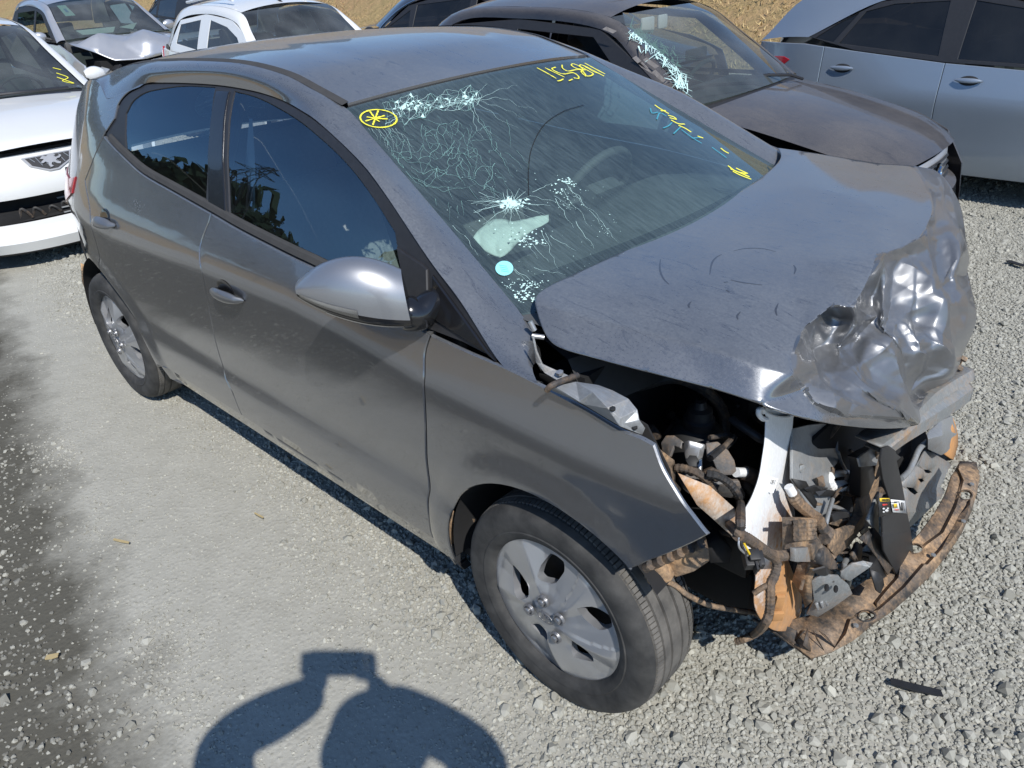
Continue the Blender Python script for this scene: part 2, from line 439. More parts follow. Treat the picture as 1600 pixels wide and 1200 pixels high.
def scatter(name, n_try, box, size, keep, label, seed, sink=.28):
    r = np.random.default_rng(seed)
    x = r.uniform(box[0], box[1], n_try); y = r.uniform(box[2], box[3], n_try)
    # densest where the picture looks, thinner beside it
    d = np.stack([x, y, 0*x], 1)-CAM; zc = d@c_f; u = 800+FPX*(d@c_r)/zc; v = 600-FPX*(d@c_u)/zc
    k = (zc > .1) & (u > -60) & (u < 1660) & (v > -40) & (v < 1260); k |= r.random(len(x)) < .22
    x, y = x[k], y[k]; m = coarse_mask(x, y); dmp = (.2*x+y > -2.75)*np.clip((-1.56-(.2*x+y)+(vnoise(x, y, 3.0, 8)-.5)*.35)/.14, 0, 1)*(x < -.3); k = r.random(len(x)) < keep(m)*(1-.85*dmp); x, y, m = x[k], y[k], m[k]
    s = size*np.exp(r.normal(0, .34, len(x)))*(.75+.35*m); s = np.clip(s, size*.4, size*1.9)
    z = s*(.36*m-sink+r.uniform(-.10, .12, len(x)))
    me = bpy.data.meshes.new(name); me.vertices.add(len(x)); me.vertices.foreach_set('co', np.stack([x, y, z], 1).ravel())
    a = me.attributes.new('size', 'FLOAT', 'POINT'); a.data.foreach_set('value', s)
    rot = me.attributes.new('turn', 'FLOAT_VECTOR', 'POINT'); rot.data.foreach_set('vector', np.stack([r.normal(0, .35, len(x)), r.normal(0, .35, len(x)), r.uniform(0, 6.3, len(x))], 1).ravel())
    o = bpy.data.objects.new(name, me); col.objects.link(o); tag(o, label, kind='stuff')
    return o, len(x)
def stone_nodes(shapes):
    g = bpy.data.node_groups.new('stone_scatter', 'GeometryNodeTree'); N = g.nodes
    g.interface.new_socket('Geometry', in_out='INPUT', socket_type='NodeSocketGeometry'); g.interface.new_socket('Geometry', in_out='OUTPUT', socket_type='NodeSocketGeometry')
    gi, go = N.new('NodeGroupInput'), N.new('NodeGroupOutput'); m2p = N.new('GeometryNodeMeshToPoints'); ip = N.new('GeometryNodeInstanceOnPoints')
    gj = N.new('GeometryNodeGeometryToInstance')
    for k in range(shapes):
        ic = N.new('GeometryNodeMeshIcoSphere'); ic.inputs['Radius'].default_value = .5; ic.inputs['Subdivisions'].default_value = 1
        sp = N.new('GeometryNodeSetPosition'); rv = N.new('FunctionNodeRandomValue'); rv.data_type = 'FLOAT_VECTOR'
        for q in rv.inputs:
            if q.type == 'VECTOR' and q.name == 'Min': q.default_value = (-.15, -.15, -.13)
            if q.type == 'VECTOR' and q.name == 'Max': q.default_value = (.15, .15, .13)
            if q.name == 'Seed': q.default_value = 40+k
        g.links.new(ic.outputs['Mesh'], sp.inputs['Geometry']); g.links.new([q for q in rv.outputs if q.type == 'VECTOR'][0], sp.inputs['Offset'])
        tf = N.new('GeometryNodeTransform'); tf.inputs['Scale'].default_value = (1, .75+.05*(k % 5), .68+.05*(k % 3)); g.links.new(sp.outputs[0], tf.inputs['Geometry'])
        sm_ = N.new('GeometryNodeSetMaterial'); sm_.inputs['Material'].default_value = M['stone']; g.links.new(tf.outputs[0], sm_.inputs['Geometry']); g.links.new(sm_.outputs[0], gj.inputs[0])
    ip.inputs['Pick Instance'].default_value = True
    a = N.new('GeometryNodeInputNamedAttribute'); a.data_type = 'FLOAT'; a.inputs[0].default_value = 'size'
    b = N.new('GeometryNodeInputNamedAttribute'); b.data_type = 'FLOAT_VECTOR'; b.inputs[0].default_value = 'turn'
    ri = N.new('FunctionNodeRandomValue'); ri.data_type = 'INT'; ri.inputs['Min'].default_value = 0 if 'Min' in ri.inputs else 0
    for s_ in ri.inputs:
        if s_.type == 'INT' and s_.name == 'Min': s_.default_value = 0
        if s_.type == 'INT' and s_.name == 'Max': s_.default_value = shapes-1
    L = g.links; L.new(gi.outputs[0], m2p.inputs[0]); L.new(m2p.outputs[0], ip.inputs['Points']); L.new(gj.outputs[0], ip.inputs['Instance'])
    L.new(a.outputs[0], ip.inputs['Scale']); L.new(b.outputs[0], ip.inputs['Rotation'])
    L.new([q for q in ri.outputs if q.type == 'INT'][0], ip.inputs['Instance Index']); L.new(ip.outputs[0], go.inputs[0]); return g
SG = stone_nodes(9)
for nm, n_, bx, sz, kp, lb, sd, sk in (
        ('near_gravel', 1700000, (-6.2, 4.2, -4.2, 6.2), .0100, lambda m: .34+.62*m, 'crushed grey gravel on the yard close to the camera', 21, .22),
        ('far_gravel', 260000, (-16, 8.0, -6.5, 9.5), .022, lambda m: .7*m, 'crushed grey gravel farther back between the cars', 22, .2),
        ('large_gravel', 3500, (-5.5, 3.8, -3.8, 5.0), .017, lambda m: .05+.45*m**2, 'bigger loose stones among the gravel', 23, .22)):
    o, cnt = scatter(nm, n_, bx, sz, kp, lb, sd, sk); md = o.modifiers.new('stones', 'NODES'); md.node_group = SG
    print('stones', nm, cnt)
# ------------------------------------------------------------------ bank of dry grass behind the yard
t_ = NT('dry_grass_bank'); n1 = t_.noise(.5, 6, .6); n2 = t_.noise(7, 6, .7)
c_ = t_.mix(t_.ramp(n1, [(.35, 0.0), (.65, 1.0)]), (.44, .33, .165), (.45, .28, .155)); c_ = t_.mix(t_.ramp(n2, [(.35, .0), (.65, .8)]), c_, (.30, .235, .11))
t_.set(Base_Color=c_, Roughness=1.0, Specular_IOR_Level=.1); t_.bump(n2, .8, .15); M['bank'] = t_.m
# its foot runs roughly across the view behind the last row of cars
bdir = np.array((-.62, -.78, 0)); bdir = np.array((.80, .60, 0)) ; F0 = np.array((-13.0, 9.0, 0)); away = np.array((0, 1.0, 0)); along = np.array((1.0, .0, 0))
rows = []
for k, (dd, hh) in enumerate(((0, -.05), (1.5, .5), (4, 1.9), (8, 4.2), (14, 6.4), (30, 7.5), (120, 8.5))):
    rows.append([F0+along*s_+away*dd+np.array((0, 0, hh+.35*math.sin(s_*.31+k)*min(1, dd/4))) for s_ in np.linspace(-160, 90, 101)])
mb = MB(); mb.loft(rows); bank = mb.build('grass_bank', M['bank'], None, True, None); tag(bank, 'bank of dry yellow grass rising behind the parked cars', kind='structure')
def grass_tufts():
    r = np.random.default_rng(9); mb_v, mb_f = [], []
    n = 60000; s_ = r.uniform(-28, 14, n); dd = r.uniform(0, 9, n)**1.0
    hh = np.interp(dd, [0, 1.5, 4, 8, 14], [-.05, .5, 1.9, 4.2, 6.4])
    P = F0+along*s_[:, None]+away*dd[:, None]; P[:, 2] = hh
    h = r.uniform(.035, .10, n); a = r.uniform(0, 6.3, n); lean = r.normal(0, .06, (n, 2)); wd = r.uniform(.006, .014, n)
    V = np.empty((n, 3, 3)); dx = np.stack([np.cos(a)*wd, np.sin(a)*wd, 0*a], 1)
    V[:, 0] = P-dx; V[:, 1] = P+dx; V[:, 2] = P+np.stack([lean[:, 0], lean[:, 1], h], 1)
    me = bpy.data.meshes.new('dry_grass'); me.from_pydata(V.reshape(-1, 3).tolist(), [], [(3*i, 3*i+1, 3*i+2) for i in range(n)])
    o = bpy.data.objects.new('dry_grass', me); col.objects.link(o); me.materials.append(M['straw']); tag(o, 'tufts of dry straw-coloured grass on the bank', kind='stuff')
t_ = NT('straw'); c_ = t_.ramp(t_.noise(1.2, 4), [(.3, (.46, .34, .165)), (.5, (.54, .41, .20)), (.7, (.48, .29, .16))]); t_.set(Base_Color=c_, Roughness=1.0, Specular_IOR_Level=.1); M['straw'] = t_.m
grass_tufts()
# ------------------------------------------------------------------ the grey wrecked hatchback (x forward, y to its left, z up)
CZ = np.array([.0, .10, .17, .20, .27, .33, .40, .445, .475, .50, .60, .70, .79, .835, .865, .92, .97, 1.0, 1.1, 1.2, 1.3, 1.36, 1.40, 1.42, 1.44, 1.46])
CY = np.array([.70, .74, .785, .80, .822, .832, .838, .8405, .833, .834, .848, .856, .861, .862, .852, .832, .812, .799, .761, .713, .652, .606, .568, .547, .52, .48])
ZF = np.linspace(0, 1.46, 731)
_y = np.interp(ZF, CZ, CY); _k = np.exp(-.5*(np.arange(-12, 13)/3.2)**2); _k /= _k.sum()
YF = np.convolve(np.pad(_y, 12, 'edge'), _k, 'valid')
SHX = [-3.2, -2.6, -2.33, -1.85, -1.47, -.9, -.6, -.36, .04, .6]
SHZ = [.90, .885, .88, .89, .905, .908, .885, .848, .832, .826]
def S(x, z):
    """half width of the body at station x and height z (positive)"""
    x = np.asarray(x, float); z = np.asarray(z, float)
    sh = np.interp(x, SHX, SHZ)
    up = z > sh; mid = (z > .50) & ~up
    zc = np.where(mid, .50+(z-.50)/(sh-.50)*(.85-.50), z)
    zc = np.where(up & (z < sh+.2), .85+(z-sh)*((sh+.2)-.85)/.2, zc)
    y = np.interp(zc, ZF, YF)
    y = y-.05*np.clip((x-.05)/.55, 0, 2)**2
    y = y-.20*np.clip((-2.15-x)/.95, 0, 2)**2.3
    for cx in (0.0, -2.53):                      # the flare round each wheel arch
        d = np.hypot(x-cx, z-.30); tt = np.clip((.445-d)/.05, 0, 1)
        y = y+.012*tt*tt*(3-2*tt)
    return y
def hitS(u, v, fn=S, org=(0, 0), side=-1, zmax=1.455, tmax=9.0):
    """where the sight line through pixel (u, v) meets a body side; gives (x, z)"""
    d = ray(u, v); t = np.arange(.4, tmax, .0015); p = CAM+t[:, None]*d
    k = (p[:, 2] < zmax) & ((p[:, 1]-org[1]) > side*fn(p[:, 0]-org[0], p[:, 2]))
    i = np.argmax(k); return np.array([p[i, 0]-org[0], p[i, 2]])
def xz(pts, **k): return [hitS(*p, **k) for p in pts]
def side_panel(name, poly, mat, parent, fn=S, step=.028, inset=.0, gap=.0020, bevel=.0026, rim=.022, side=-1, both=True, sharp=24, holes=()):
    """a body-side panel: outline in (x, z) laid on the side surface, edges rolled inward"""
    P = densify(poly, step)
    if area2(P) < 0: P = P[::-1]
    P1 = offset(P, gap); P2 = offset(P, gap+bevel)
    H2 = []
    for h in holes:
        h = densify(h, step)
        if area2(h) > 0: h = h[::-1]
        H2.append((offset(h, gap), offset(h, gap+bevel)))
    v2, f = cdt_surface(P2, step, [h[1] for h in H2])
    def on(q, dn): 
        q = np.asarray(q); return np.stack([q[:, 0], side*(fn(q[:, 0], q[:, 1])-inset-dn), q[:, 1]], 1)
    V = list(on(v2, 0)); F = [q if side < 0 else q[::-1] for q in f]
    def rimloop(A, B):
        n = len(A); b = len(V)
        V.extend(on(B, 0)); V.extend(on(A, .0028)); V.extend(on(A, rim))
        for i in range(n):
            j = (i+1) % n
            for k in (0, 1):
                q = (b+k*n+j, b+k*n+i, b+(k+1)*n+i, b+(k+1)*n+j)
                F.append(q if side < 0 else q[::-1])
    if rim:
        rimloop(P1, P2)
        for h in H2: rimloop(h[0], h[1])
    o = mesh_obj(name, V, F, mat, parent, True)
    bm = bmesh.new(); bm.from_mesh(o.data); bmesh.ops.remove_doubles(bm, verts=bm.verts, dist=2e-5); bm.to_mesh(o.data); bm.free()
    for p in o.data.polygons: p.use_smooth = True
    if sharp: o.data.set_sharp_from_angle(angle=R(sharp))
    if both: mirrored(o, name)
    return o

car = empty('wrecked_car', 'dark grey hatchback with its crushed front end open and yellow marks on its cracked windscreen', 'car', (0, 0, 0))

# --- seams traced on the near side
G_FRONT = cr(xz([(676, 513), (664, 552), (662, 600), (665, 660), (669, 740), (673, 829)]), 5)         # fender / front door
G_MID = cr(xz([(330, 337), (313, 385), (317, 430), (330, 500), (348, 570), (364, 614)]), 5)             # front / rear door
G_REAR = cr(xz([(133, 282), (141, 330), (148, 372), (156, 404)]), 5)                                   # rear door / quarter
ARCH_F = [np.array((.02+.368*math.cos(a), .303+.372*math.sin(a))) for a in np.linspace(R(52), R(183), 26)]
ARCH_R = [np.array((-2.53+.362*math.cos(a), .303+.362*math.sin(a))) for a in np.linspace(R(-6), R(196), 34)]
BELT = cr(xz([(162, 212), (195, 247), (225, 273), (270, 299), (330, 333), (375, 359), (440, 393), (502, 423)])+[np.array((-.56, .975)), np.array((-.366, .948))], 4)
i_mid = int(np.argmin([abs(p[0]-G_MID[0][0]) for p in BELT]))
BELT_R, BELT_F = BELT[:i_mid+1], BELT[i_mid:]
G_MID[0] = BELT[i_mid]; G_FRONT[0] = BELT[-1]
SILL_Z = .285
# front door, rear door
fd_bot_r = np.array((G_MID[-1][0], SILL_Z+.006)); fd_bot_f = np.array((G_FRONT[-1][0], SILL_Z))
front_door = side_panel('front_door', chain(BELT_F, G_FRONT, [fd_bot_f, fd_bot_r], G_MID[::-1]), M['paint'], car)
k0 = int(np.argmin([np.linalg.norm(p-G_REAR[-1]) for p in ARCH_R]))
arch_front = ARCH_R[:k0+1]
rd = chain(BELT_R, G_MID, [fd_bot_r, np.array((ARCH_R[0][0]+.02, SILL_Z+.006))], arch_front, G_REAR[::-1])
rear_door = side_panel('rear_door', rd, M['paint'], car)
# front fender
F_TOP = [np.array((-.366, .948))]+cr(xz([(735, 550), (792, 574), (839, 597), (864, 610), (920, 640), (969, 669), (999, 681), (1023, 694)]), 4)
F_EDGE = cr(xz([(1023, 694), (1036, 729), (1055, 762), (1078, 797), (1100, 826), (1109, 836)]), 4)
F_LOW = cr(xz([(1109, 836), (1080, 851), (1030, 872), (985, 890)]), 4)
fender = side_panel('front_fender', chain(F_TOP, F_EDGE, F_LOW, ARCH_F, [np.array((ARCH_F[-1][0], .262)), np.array((G_FRONT[-1][0], .268))], G_FRONT[::-1]), M['paint'], car, rim=.007)
for o in car.children:                        # the far wing is crushed short
    if o.name.startswith('front_fender') and o is not fender:
        for v in o.data.vertices:
            if v.co.x > .10: v.co.x = .10+(v.co.x-.10)*.3; v.co.z -= .06*(v.co.x-.10)/.09
# rear quarter with the pillar up to the roof
REARX = -3.14
q_top = cr([(-2.36, 1.30), (-2.55, 1.345), (-2.75, 1.335), (-2.88, 1.30)], 5)
q_back = cr([(-2.90, 1.27), (-2.95, 1.15), (-3.03, 1.0), (-3.08, .88), (-3.12, .7), (REARX, .5), (-3.10, .3)], 5)
DLO_REAR = cr(xz([(225, 131), (196, 148), (180, 172), (169, 198), (162, 212)]), 5)
quarter = side_panel('rear_quarter', chain(G_REAR[::-1], [BELT[0]], DLO_REAR[::-1], q_top, q_back,
                     [np.array((-2.95, .25))], ARCH_R[k0:][::-1]), M['paint'], car, step=.03)
# sill under the doors
sill = side_panel('sill', [np.array(p) for p in ((-.385, .278), (-2.16, .285), (-2.16, .205), (-.385, .20))], M['paint'], car, rim=.05, inset=.012)
side_panel('sill_seam_strip', [np.array(p) for p in ((-.38, .199), (-2.17, .204), (-2.17, .17), (-.38, .165))], M['black_trim'], car, rim=.03, inset=.02)

# --- window surround and panes
DLO_TOP = cr(xz([(787, 574), (720, 472), (669, 404), (640, 358), (600, 301), (560, 250), (500, 193), (440, 156), (400, 143), (350, 134), (300, 130), (250, 129), (225, 131)]), 5)
REAR_PANE = chain(cr(xz([(195, 178), (205, 160), (222, 148), (245, 142), (285, 137), (332, 139)]), 4), cr(xz([(332, 139), (324, 220), (318, 313)]), 4),
                  cr(xz([(318, 313), (289, 299), (244, 276), (212, 256), (196, 243)]), 4))
FRONT_PANE = chain(cr(xz([(364, 146), (397, 155), (435, 174), (476, 202), (525, 246), (570, 300), (612, 366)]), 4), [np.array(hitS(622, 420)), np.array(hitS(632, 478))],
                   cr(xz([(632, 478), (560, 444), (502, 414), (412, 366), (357, 336)]), 4))
fix = lambda p: [np.array(q) for q in p]
window_trim = side_panel('window_surround', chain(DLO_TOP, DLO_REAR, BELT[1:], [np.array((-.25, .948))]), M['black_trim'], car, inset=.006, gap=.003, rim=.02,
                         holes=[fix(REAR_PANE), fix(FRONT_PANE)])
side_panel('rear_window', REAR_PANE, M['side_glass'], car, inset=.010, gap=-.004, rim=0)
side_panel('front_window', FRONT_PANE, M['side_glass'], car, inset=.010, gap=-.004, rim=0)
side_panel('corner_panel', xz([(674, 425), (776, 566), (674, 500)]), M['gloss_black'], car, inset=-.001, gap=.003, rim=.012)
side_panel('sail_panel', xz([(618, 384), (660, 412), (668, 420), (670, 500), (636, 478), (626, 430)]), M['black_trim'], car, inset=-.001, gap=.002, rim=.012)
side_panel('pillar_cover', xz([(337, 141), (358, 142), (352, 336), (324, 318)]), M['gloss_black'], car, inset=.001, gap=.002, rim=.012)
side_panel('quarter_vent_panel', xz([(154, 183), (184, 163), (179, 186), (166, 206)]), M['paint'], car, inset=-.001, gap=.002, rim=.012)
# belt moulding
bm_ = [np.array((p[0], p[1]+.004)) for p in BELT]; bm2 = [np.array((p[0], p[1]+.026)) for p in BELT]
side_panel('belt_moulding', chain(bm_[1:-1], bm2[1:-1][::-1]), M['rubber'], car, inset=-.004, gap=.001, rim=.012)

# --- windscreen opening edges, pillars, roof
WS_B, WS_T = np.array((-.218, -.602, 1.007)), np.array((-.945, -.545, 1.356))
def ws_edge(s_):
    e = WS_B+(WS_T-WS_B)*s_; e[1] = -(.545+.132*max(0, 1-s_)**1.1); return e
def on_ws_edge(u, v, push=0.0):
    d = ray(u, v); d /= np.linalg.norm(d); e = WS_T-WS_B; n = np.cross(d, e); A = np.stack([d, -e, n], 1)
    s = np.linalg.solve(A, WS_B-CAM); return WS_B+e*s[1]
ROOF_EDGE = [np.array(p) for p in ((-.955, -.552, 1.364), (-1.09, -.55, 1.398), (-1.228, -.55, 1.43), (-1.465, -.55, 1.450), (-1.784, -.55, 1.4455), (-2.14, -.545, 1.427), (-2.40, -.535, 1.399), (-2.70, -.52, 1.345), (-2.90, -.50, 1.30))]
onS = lambda p: np.array((p[0], -float(S(*p))+.001, p[1]))
KA = [onS(hitS(*q)) for q in ((839, 597), (787, 574), (720, 472), (669, 404), (600, 301), (560, 250), (500, 193), (470, 172), (440, 156), (400, 143), (350, 134), (300, 130), (250, 129), (225, 131))]
KA += [onS(p) for p in ((-2.36, 1.30), (-2.55, 1.345), (-2.75, 1.335), (-2.88, 1.30))]
KB = [at(838, 566, 'y', -.745), at(834, 525, 'y', -.72), ws_edge(-.02), ws_edge(.10), ws_edge(.38), ws_edge(.58), ws_edge(.84), ws_edge(1.0)]+[ROOF_EDGE[1], ROOF_EDGE[2], ROOF_EDGE[3], ROOF_EDGE[4], np.array((-1.98, -.548, 1.436)), ROOF_EDGE[5], ROOF_EDGE[6], np.array((-2.56, -.527, 1.372)), ROOF_EDGE[7], ROOF_EDGE[8]]
A_, B_ = np.array(cr(KA, 6)), np.array(cr(KB, 6)); NS = len(A_)
rows = []
for k in np.linspace(0, 1, 9):
    P_ = A_*(1-k)+B_*k
    bul = .018*math.sin(math.pi*k)
    fade = 1-np.clip((-P_[:, 0]-2.15)/.35, 0, 1)
    P_ = P_+np.stack([0*fade, -bul*.7*fade, bul*.7*fade], 1)
    rows.append(P_)
mb = MB(); mb.loft(rows)
# rolled edges
mb.loft([rows[0], rows[0]+np.array((0, .02, -.01))]); mb.loft([rows[-1]+np.array((0, .015, -.03)), rows[-1]])
rail = mb.build('roof_rail', M['paint'], car, sharp=60)
mirrored(rail, 'roof_rail')
# roof skin
RE = resample(cr(ROOF_EDGE, 6), 44)
def roof_row(p, nw=25, crown=None):
    x, yr, zr = p; f = np.clip((-x-.95)/.5, 0, 1); c = .026-.002*f
    w_ = np.linspace(-1, 1, nw)
    bow = .055*(1-w_**2)*(1-np.clip((-x-.95)/.9, 0, 1))-.08*(1-w_**2)*np.clip((-x-2.4)/.5, 0, 1)
    zz = zr+c*(1-np.abs(w_)**2.2)
    zz = zz-.006*np.exp(-((np.abs(w_)-.55)/.035)**2)*np.clip((-x-1.05)/.2, 0, 1)      # pressed beads
    return np.stack([x+bow, -yr*w_*-1*-1*(1-.0), zz], 1)
rr = [roof_row((p[0], -abs(p[1])+.022, p[2]+.002)) for p in RE]
mb = MB(); mb.loft(rr)
first = rr[0]; mb.loft([first+np.array((.0, 0, -.02)), first])
roof = mb.build('roof', M['paint'], car, sharp=50)
# black ditch strip between roof and rail
E1 = RE+np.array((0, .002, .000)); E2 = RE+np.array((0, .026, .006))
mb = MB(); mb.loft([E1, E2])
ditch = mb.build('roof_ditch_strip', M['rubber'], car); mirrored(ditch, 'roof_ditch_strip')
# windscreen
def ws_point(s, w_, lift=0.0):
    """s 0 at the bottom, 1 at the top; w_ -1 near side .. 1 far side"""
    e = ws_edge(s)
    b = 1-w_*w_
    p = np.array((e[0]+(.115-.06*s)*b, -y*-1 if False else (abs(e[1])*w_), e[2]+.028*b))
    return p+np.array((.43, 0, .90))*lift
NW = 31
rows = [[ws_point(s, w_) for w_ in np.linspace(-1, 1, NW)] for s in np.linspace(-.10, 1, 24)]
mb = MB(); mb.loft(rows); ws = mb.build('windshield', M['windshield'], car, sharp=None)
def ws_hit(u, v, lift=.0):
    """pixel to the windscreen's (s, w) by a small search"""
    d = ray(u, v); best = np.array((.5, 0.0))
    for _ in range(25):
        p = ws_point(*best, lift=lift); ps = (ws_point(best[0]+1e-3, best[1], lift)-p)/1e-3; pw = (ws_point(best[0], best[1]+1e-3, lift)-p)/1e-3
        t = np.dot(p-CAM, d)/np.dot(d, d)
        A = np.stack([ps, pw, -d], 1); st = np.linalg.solve(A, CAM+t*d-p)
        best = best+st[:2]
    return best
# black painted band round the glass, 4 mm under it
def ws_strip(a, b, name, lift=-.004, mat='frit'):
    mb = MB(); mb.loft([[ws_point(s, w_, lift) for s, w_ in a], [ws_point(s, w_, lift) for s, w_ in b]]); return mb.build(name, M[mat], car)
W_ = np.linspace(-1, 1, NW)
band = MB()
band.loft([[ws_point(1.0, w_, -.004) for w_ in W_], [ws_point(.935-.02*(abs(w_) > .93), w_*.999, -.004) for w_ in W_]])
band.loft([[ws_point(s, -1, -.004) for s in np.linspace(-.1, .94, 20)], [ws_point(s, -.945, -.004) for s in np.linspace(-.1, .94, 20)]])
band.loft([[ws_point(s, .945, -.004) for s in np.linspace(-.1, .94, 20)], [ws_point(s, 1, -.004) for s in np.linspace(-.1, .94, 20)]])
band.loft([[ws_point(-.1, w_, -.004) for w_ in W_*.945], [ws_point(.07, w_, -.004) for w_ in W_*.945]])
band.build('black_glass_border', M['frit'], car)

# --- mirror on the near door, its twin on the far one
def mirror(parent):
    tip, root = at(461, 462, 'y', -1.035), at(640, 482, 'y', -.845)
    ax = root-tip; L = np.linalg.norm(ax); ax /= L
    up = np.array((0, 0, 1.0)); up -= ax*up@ax; up /= np.linalg.norm(up); fw = np.cross(ax, up); fw *= np.sign(fw[0])
    def ring(t, a0, a1, n=19, out=0.0):
        # t along the housing, section from angle a0 to a1 (0 = up, 90 = forward)
        h = .108*(max(0, math.sin(math.pi*min(1, t*.68+.015)))**.85)+.004
        hb = .040*(max(0, math.sin(math.pi*min(1, t*.75+.06)))**.5)+.004
        f = .072*(math.sin(math.pi*min(1, .06+t*.68))**.55)+.003
        lean = -.05*(1-t)**2
        c = tip+ax*(L*t)+fw*lean
        pts = []
        for a in np.linspace(R(a0), R(a1), n):
            ca, sa = math.cos(a), math.sin(a)
            sx = np.sign(ca)*abs(ca)**.8; sy = np.sign(sa)*abs(sa)**.85
            pts.append(c+up*((h if ca > 0 else hb)*sx)*(1+out)+fw*((f if sa > 0 else .03)*sy)*(1+out))
        return pts
    T = 1-np.cos(np.linspace(0, math.pi/2, 22)); T = np.linspace(0, 1, 26)**1.4
    mb = MB(); mb.loft([ring(t, -75, 93) for t in T]); cap = mb.build('mirror_cap', M['mirror_paint'], parent, sharp=60)
    mb = MB(); mb.loft([ring(t, 93, 205) for t in T])
    n0 = len(mb.v); low = mb.build('mirror_lower_shell', M['gloss_black'], parent, sharp=60)
    mb = MB(); mb.loft([ring(t, 88, 101, 5, .03) for t in np.linspace(.03, .55, 14)]); mb.build('turn_signal', M['chrome'], parent)
    mb = MB(); mb.loft([ring(t, 118, 126, 4, .02) for t in np.linspace(.25, .93, 14)]); mb.build('mirror_trim_strip', M['mirror_paint'], parent)
    g = MB(); r0 = [ring(t, -75, -75, 1)[0] for t in T]; r1 = [ring(t, 205, 205, 1)[0] for t in T]
    g.loft([r0, r1]); g.build('mirror_glass', M['chrome'], parent)
    c1 = at(655, 480, 'y', -.83)
    arm = MB(); pts = cr([root+ax*-.012-up*.012, root+ax*.02-up*.012, c1+np.array((.0, .03, -.005)), c1+np.array((.0, .07, .0))], 4)
    arm.tube(pts, [.040, .042, .041, .040, .038, .036, .035, .034, .033, .032, .032, .032, .032][:len(pts)], 14); arm.build('mirror_arm', M['gloss_black'], parent)
    cap_end = MB(); cap_end.loft([ring(1, -75, 205, 30), [root+ax*.006]*30]); cap_end.build('mirror_collar', M['gloss_black'], parent)
before = set(bpy.data.objects)
mirror(car)


# --- door handles: flat dark disc painted for the shaded hollow, and grip
def handle(cx, cz, ang):
    ca, sa = math.cos(ang), math.sin(ang)
    def pt(a, b, d): 
        x, z = cx+a*ca-b*sa, cz+a*sa+b*ca; return np.array((x, -float(S(x, z))-d, z))
    cup = MB(); rows = []
    for k, (r_, d) in enumerate(((1, .0010), (.92, .0022), (.6, .0016), (.3, .0014), (.02, .0014))):
        rows.append([pt(-.012+r_*.052*math.cos(t), .008+r_*.036*math.sin(t), d) for t in np.linspace(0, 2*math.pi, 25)[:-1]])
    cup.loft(rows, closed=True); c = cup.build('handle_shade_disc', M['gloss_black'], None)
    grip = MB(); rows = []
    for t in np.linspace(-1, 1, 19):
        h = .017*(1-abs(t)**3)+.0025; d = .012+.026*(1-t*t)**.8; th = .011*(1-abs(t)**4)+.002
        rows.append([pt(t*.098, -.004+h*math.cos(a)+.006*(1-t*t), max(.0005, d-th+th*math.sin(a)+(0 if abs(t) < .8 else -.008))) for a in np.linspace(0, 2*math.pi, 13)[:-1]])
    grip.loft(rows, closed=True); g = grip.build('handle_grip', M['paint_clean'], None)
    return c, g
for dr, (u, v), nm in ((front_door, (357, 459), 'front_door'), (rear_door, (165, 346), 'rear_door')):
    hx, hz = hitS(u, v); c, g = handle(hx, hz, R(3))
    for o in (c, g): o.parent = dr
    twin = [o for o in car.children if o.name.startswith(nm) and o is not dr][0]
    for o in (c, g):
        q = mirrored(o); q.parent = twin

# --- wheels
HUB_HOLES = [[(640, 495), (668, 450), (735, 490), (745, 530), (712, 578), (690, 580), (655, 558), (638, 535)],
             [(516, 488), (560, 520), (602, 572), (612, 628), (575, 636), (545, 602), (520, 545)],
             [(598, 737), (650, 728), (690, 758), (697, 790), (680, 810), (640, 790)],
             [(780, 788), (820, 808), (850, 850), (866, 917), (825, 905), (780, 880), (770, 838)],
             [(795, 663), (850, 668), (920, 722), (938, 778), (890, 782), (845, 748), (812, 710)]]
def hub2(p):
    q = at(600+p[0]*.375, 700+p[1]*.375, 'y', -.835); return np.array((q[0], q[2]-.295))
HOLES = [fix([hub2(p) for p in h]) for h in HUB_HOLES]
def smooth_hole(h): 
    h = [np.array(p) for p in h]; n = len(h); out = []
    for i in range(n):
        a, b, c = h[i-1], h[i], h[(i+1) % n]; out += [b*.72+a*.28, b*.9+(a+c)*.05, b*.72+c*.28]
    return out
hole_ang = np.unwrap(sorted([math.atan2(np.mean(h, 0)[1], np.mean(h, 0)[0]) for h in HOLES]))
def hub_height(x, z):
    r_ = np.hypot(x, z); th = np.arctan2(z, x)
    base = .018-.030*(r_/.21)**2
    dev = np.full(np.shape(r_), 9.0)
    for a in hole_ang:
        d = (th-a-1.5*(r_-.12)+math.pi) % (2*math.pi)-math.pi
        dev = np.where(np.abs(d) < np.abs(dev), d, dev)
    f = np.clip((r_-.045)/.045, 0, 1)*np.clip((.207-r_)/.022, 0, 1)
    ph = np.clip(dev/(math.pi/5), -1, 1)
    g_ = np.where(ph > .62, 1-(ph-.62)/.38*.30, np.where(ph > 0, ph/.62, np.where(ph > -.5, -ph/.5*.45, .45+(-ph-.5)/.5*.25)))
    g_ = np.clip(g_, .22, 1)
    hubd = np.exp(-(r_/.020)**4)*.004
    return base+f*(.020*g_-.014)+hubd
def build_wheel(parent, cx, cy, cz, rot=0.0, detail=True):
    wl = empty('wheel', None, None, (cx, cy, cz)); wl.parent = parent
    return wl
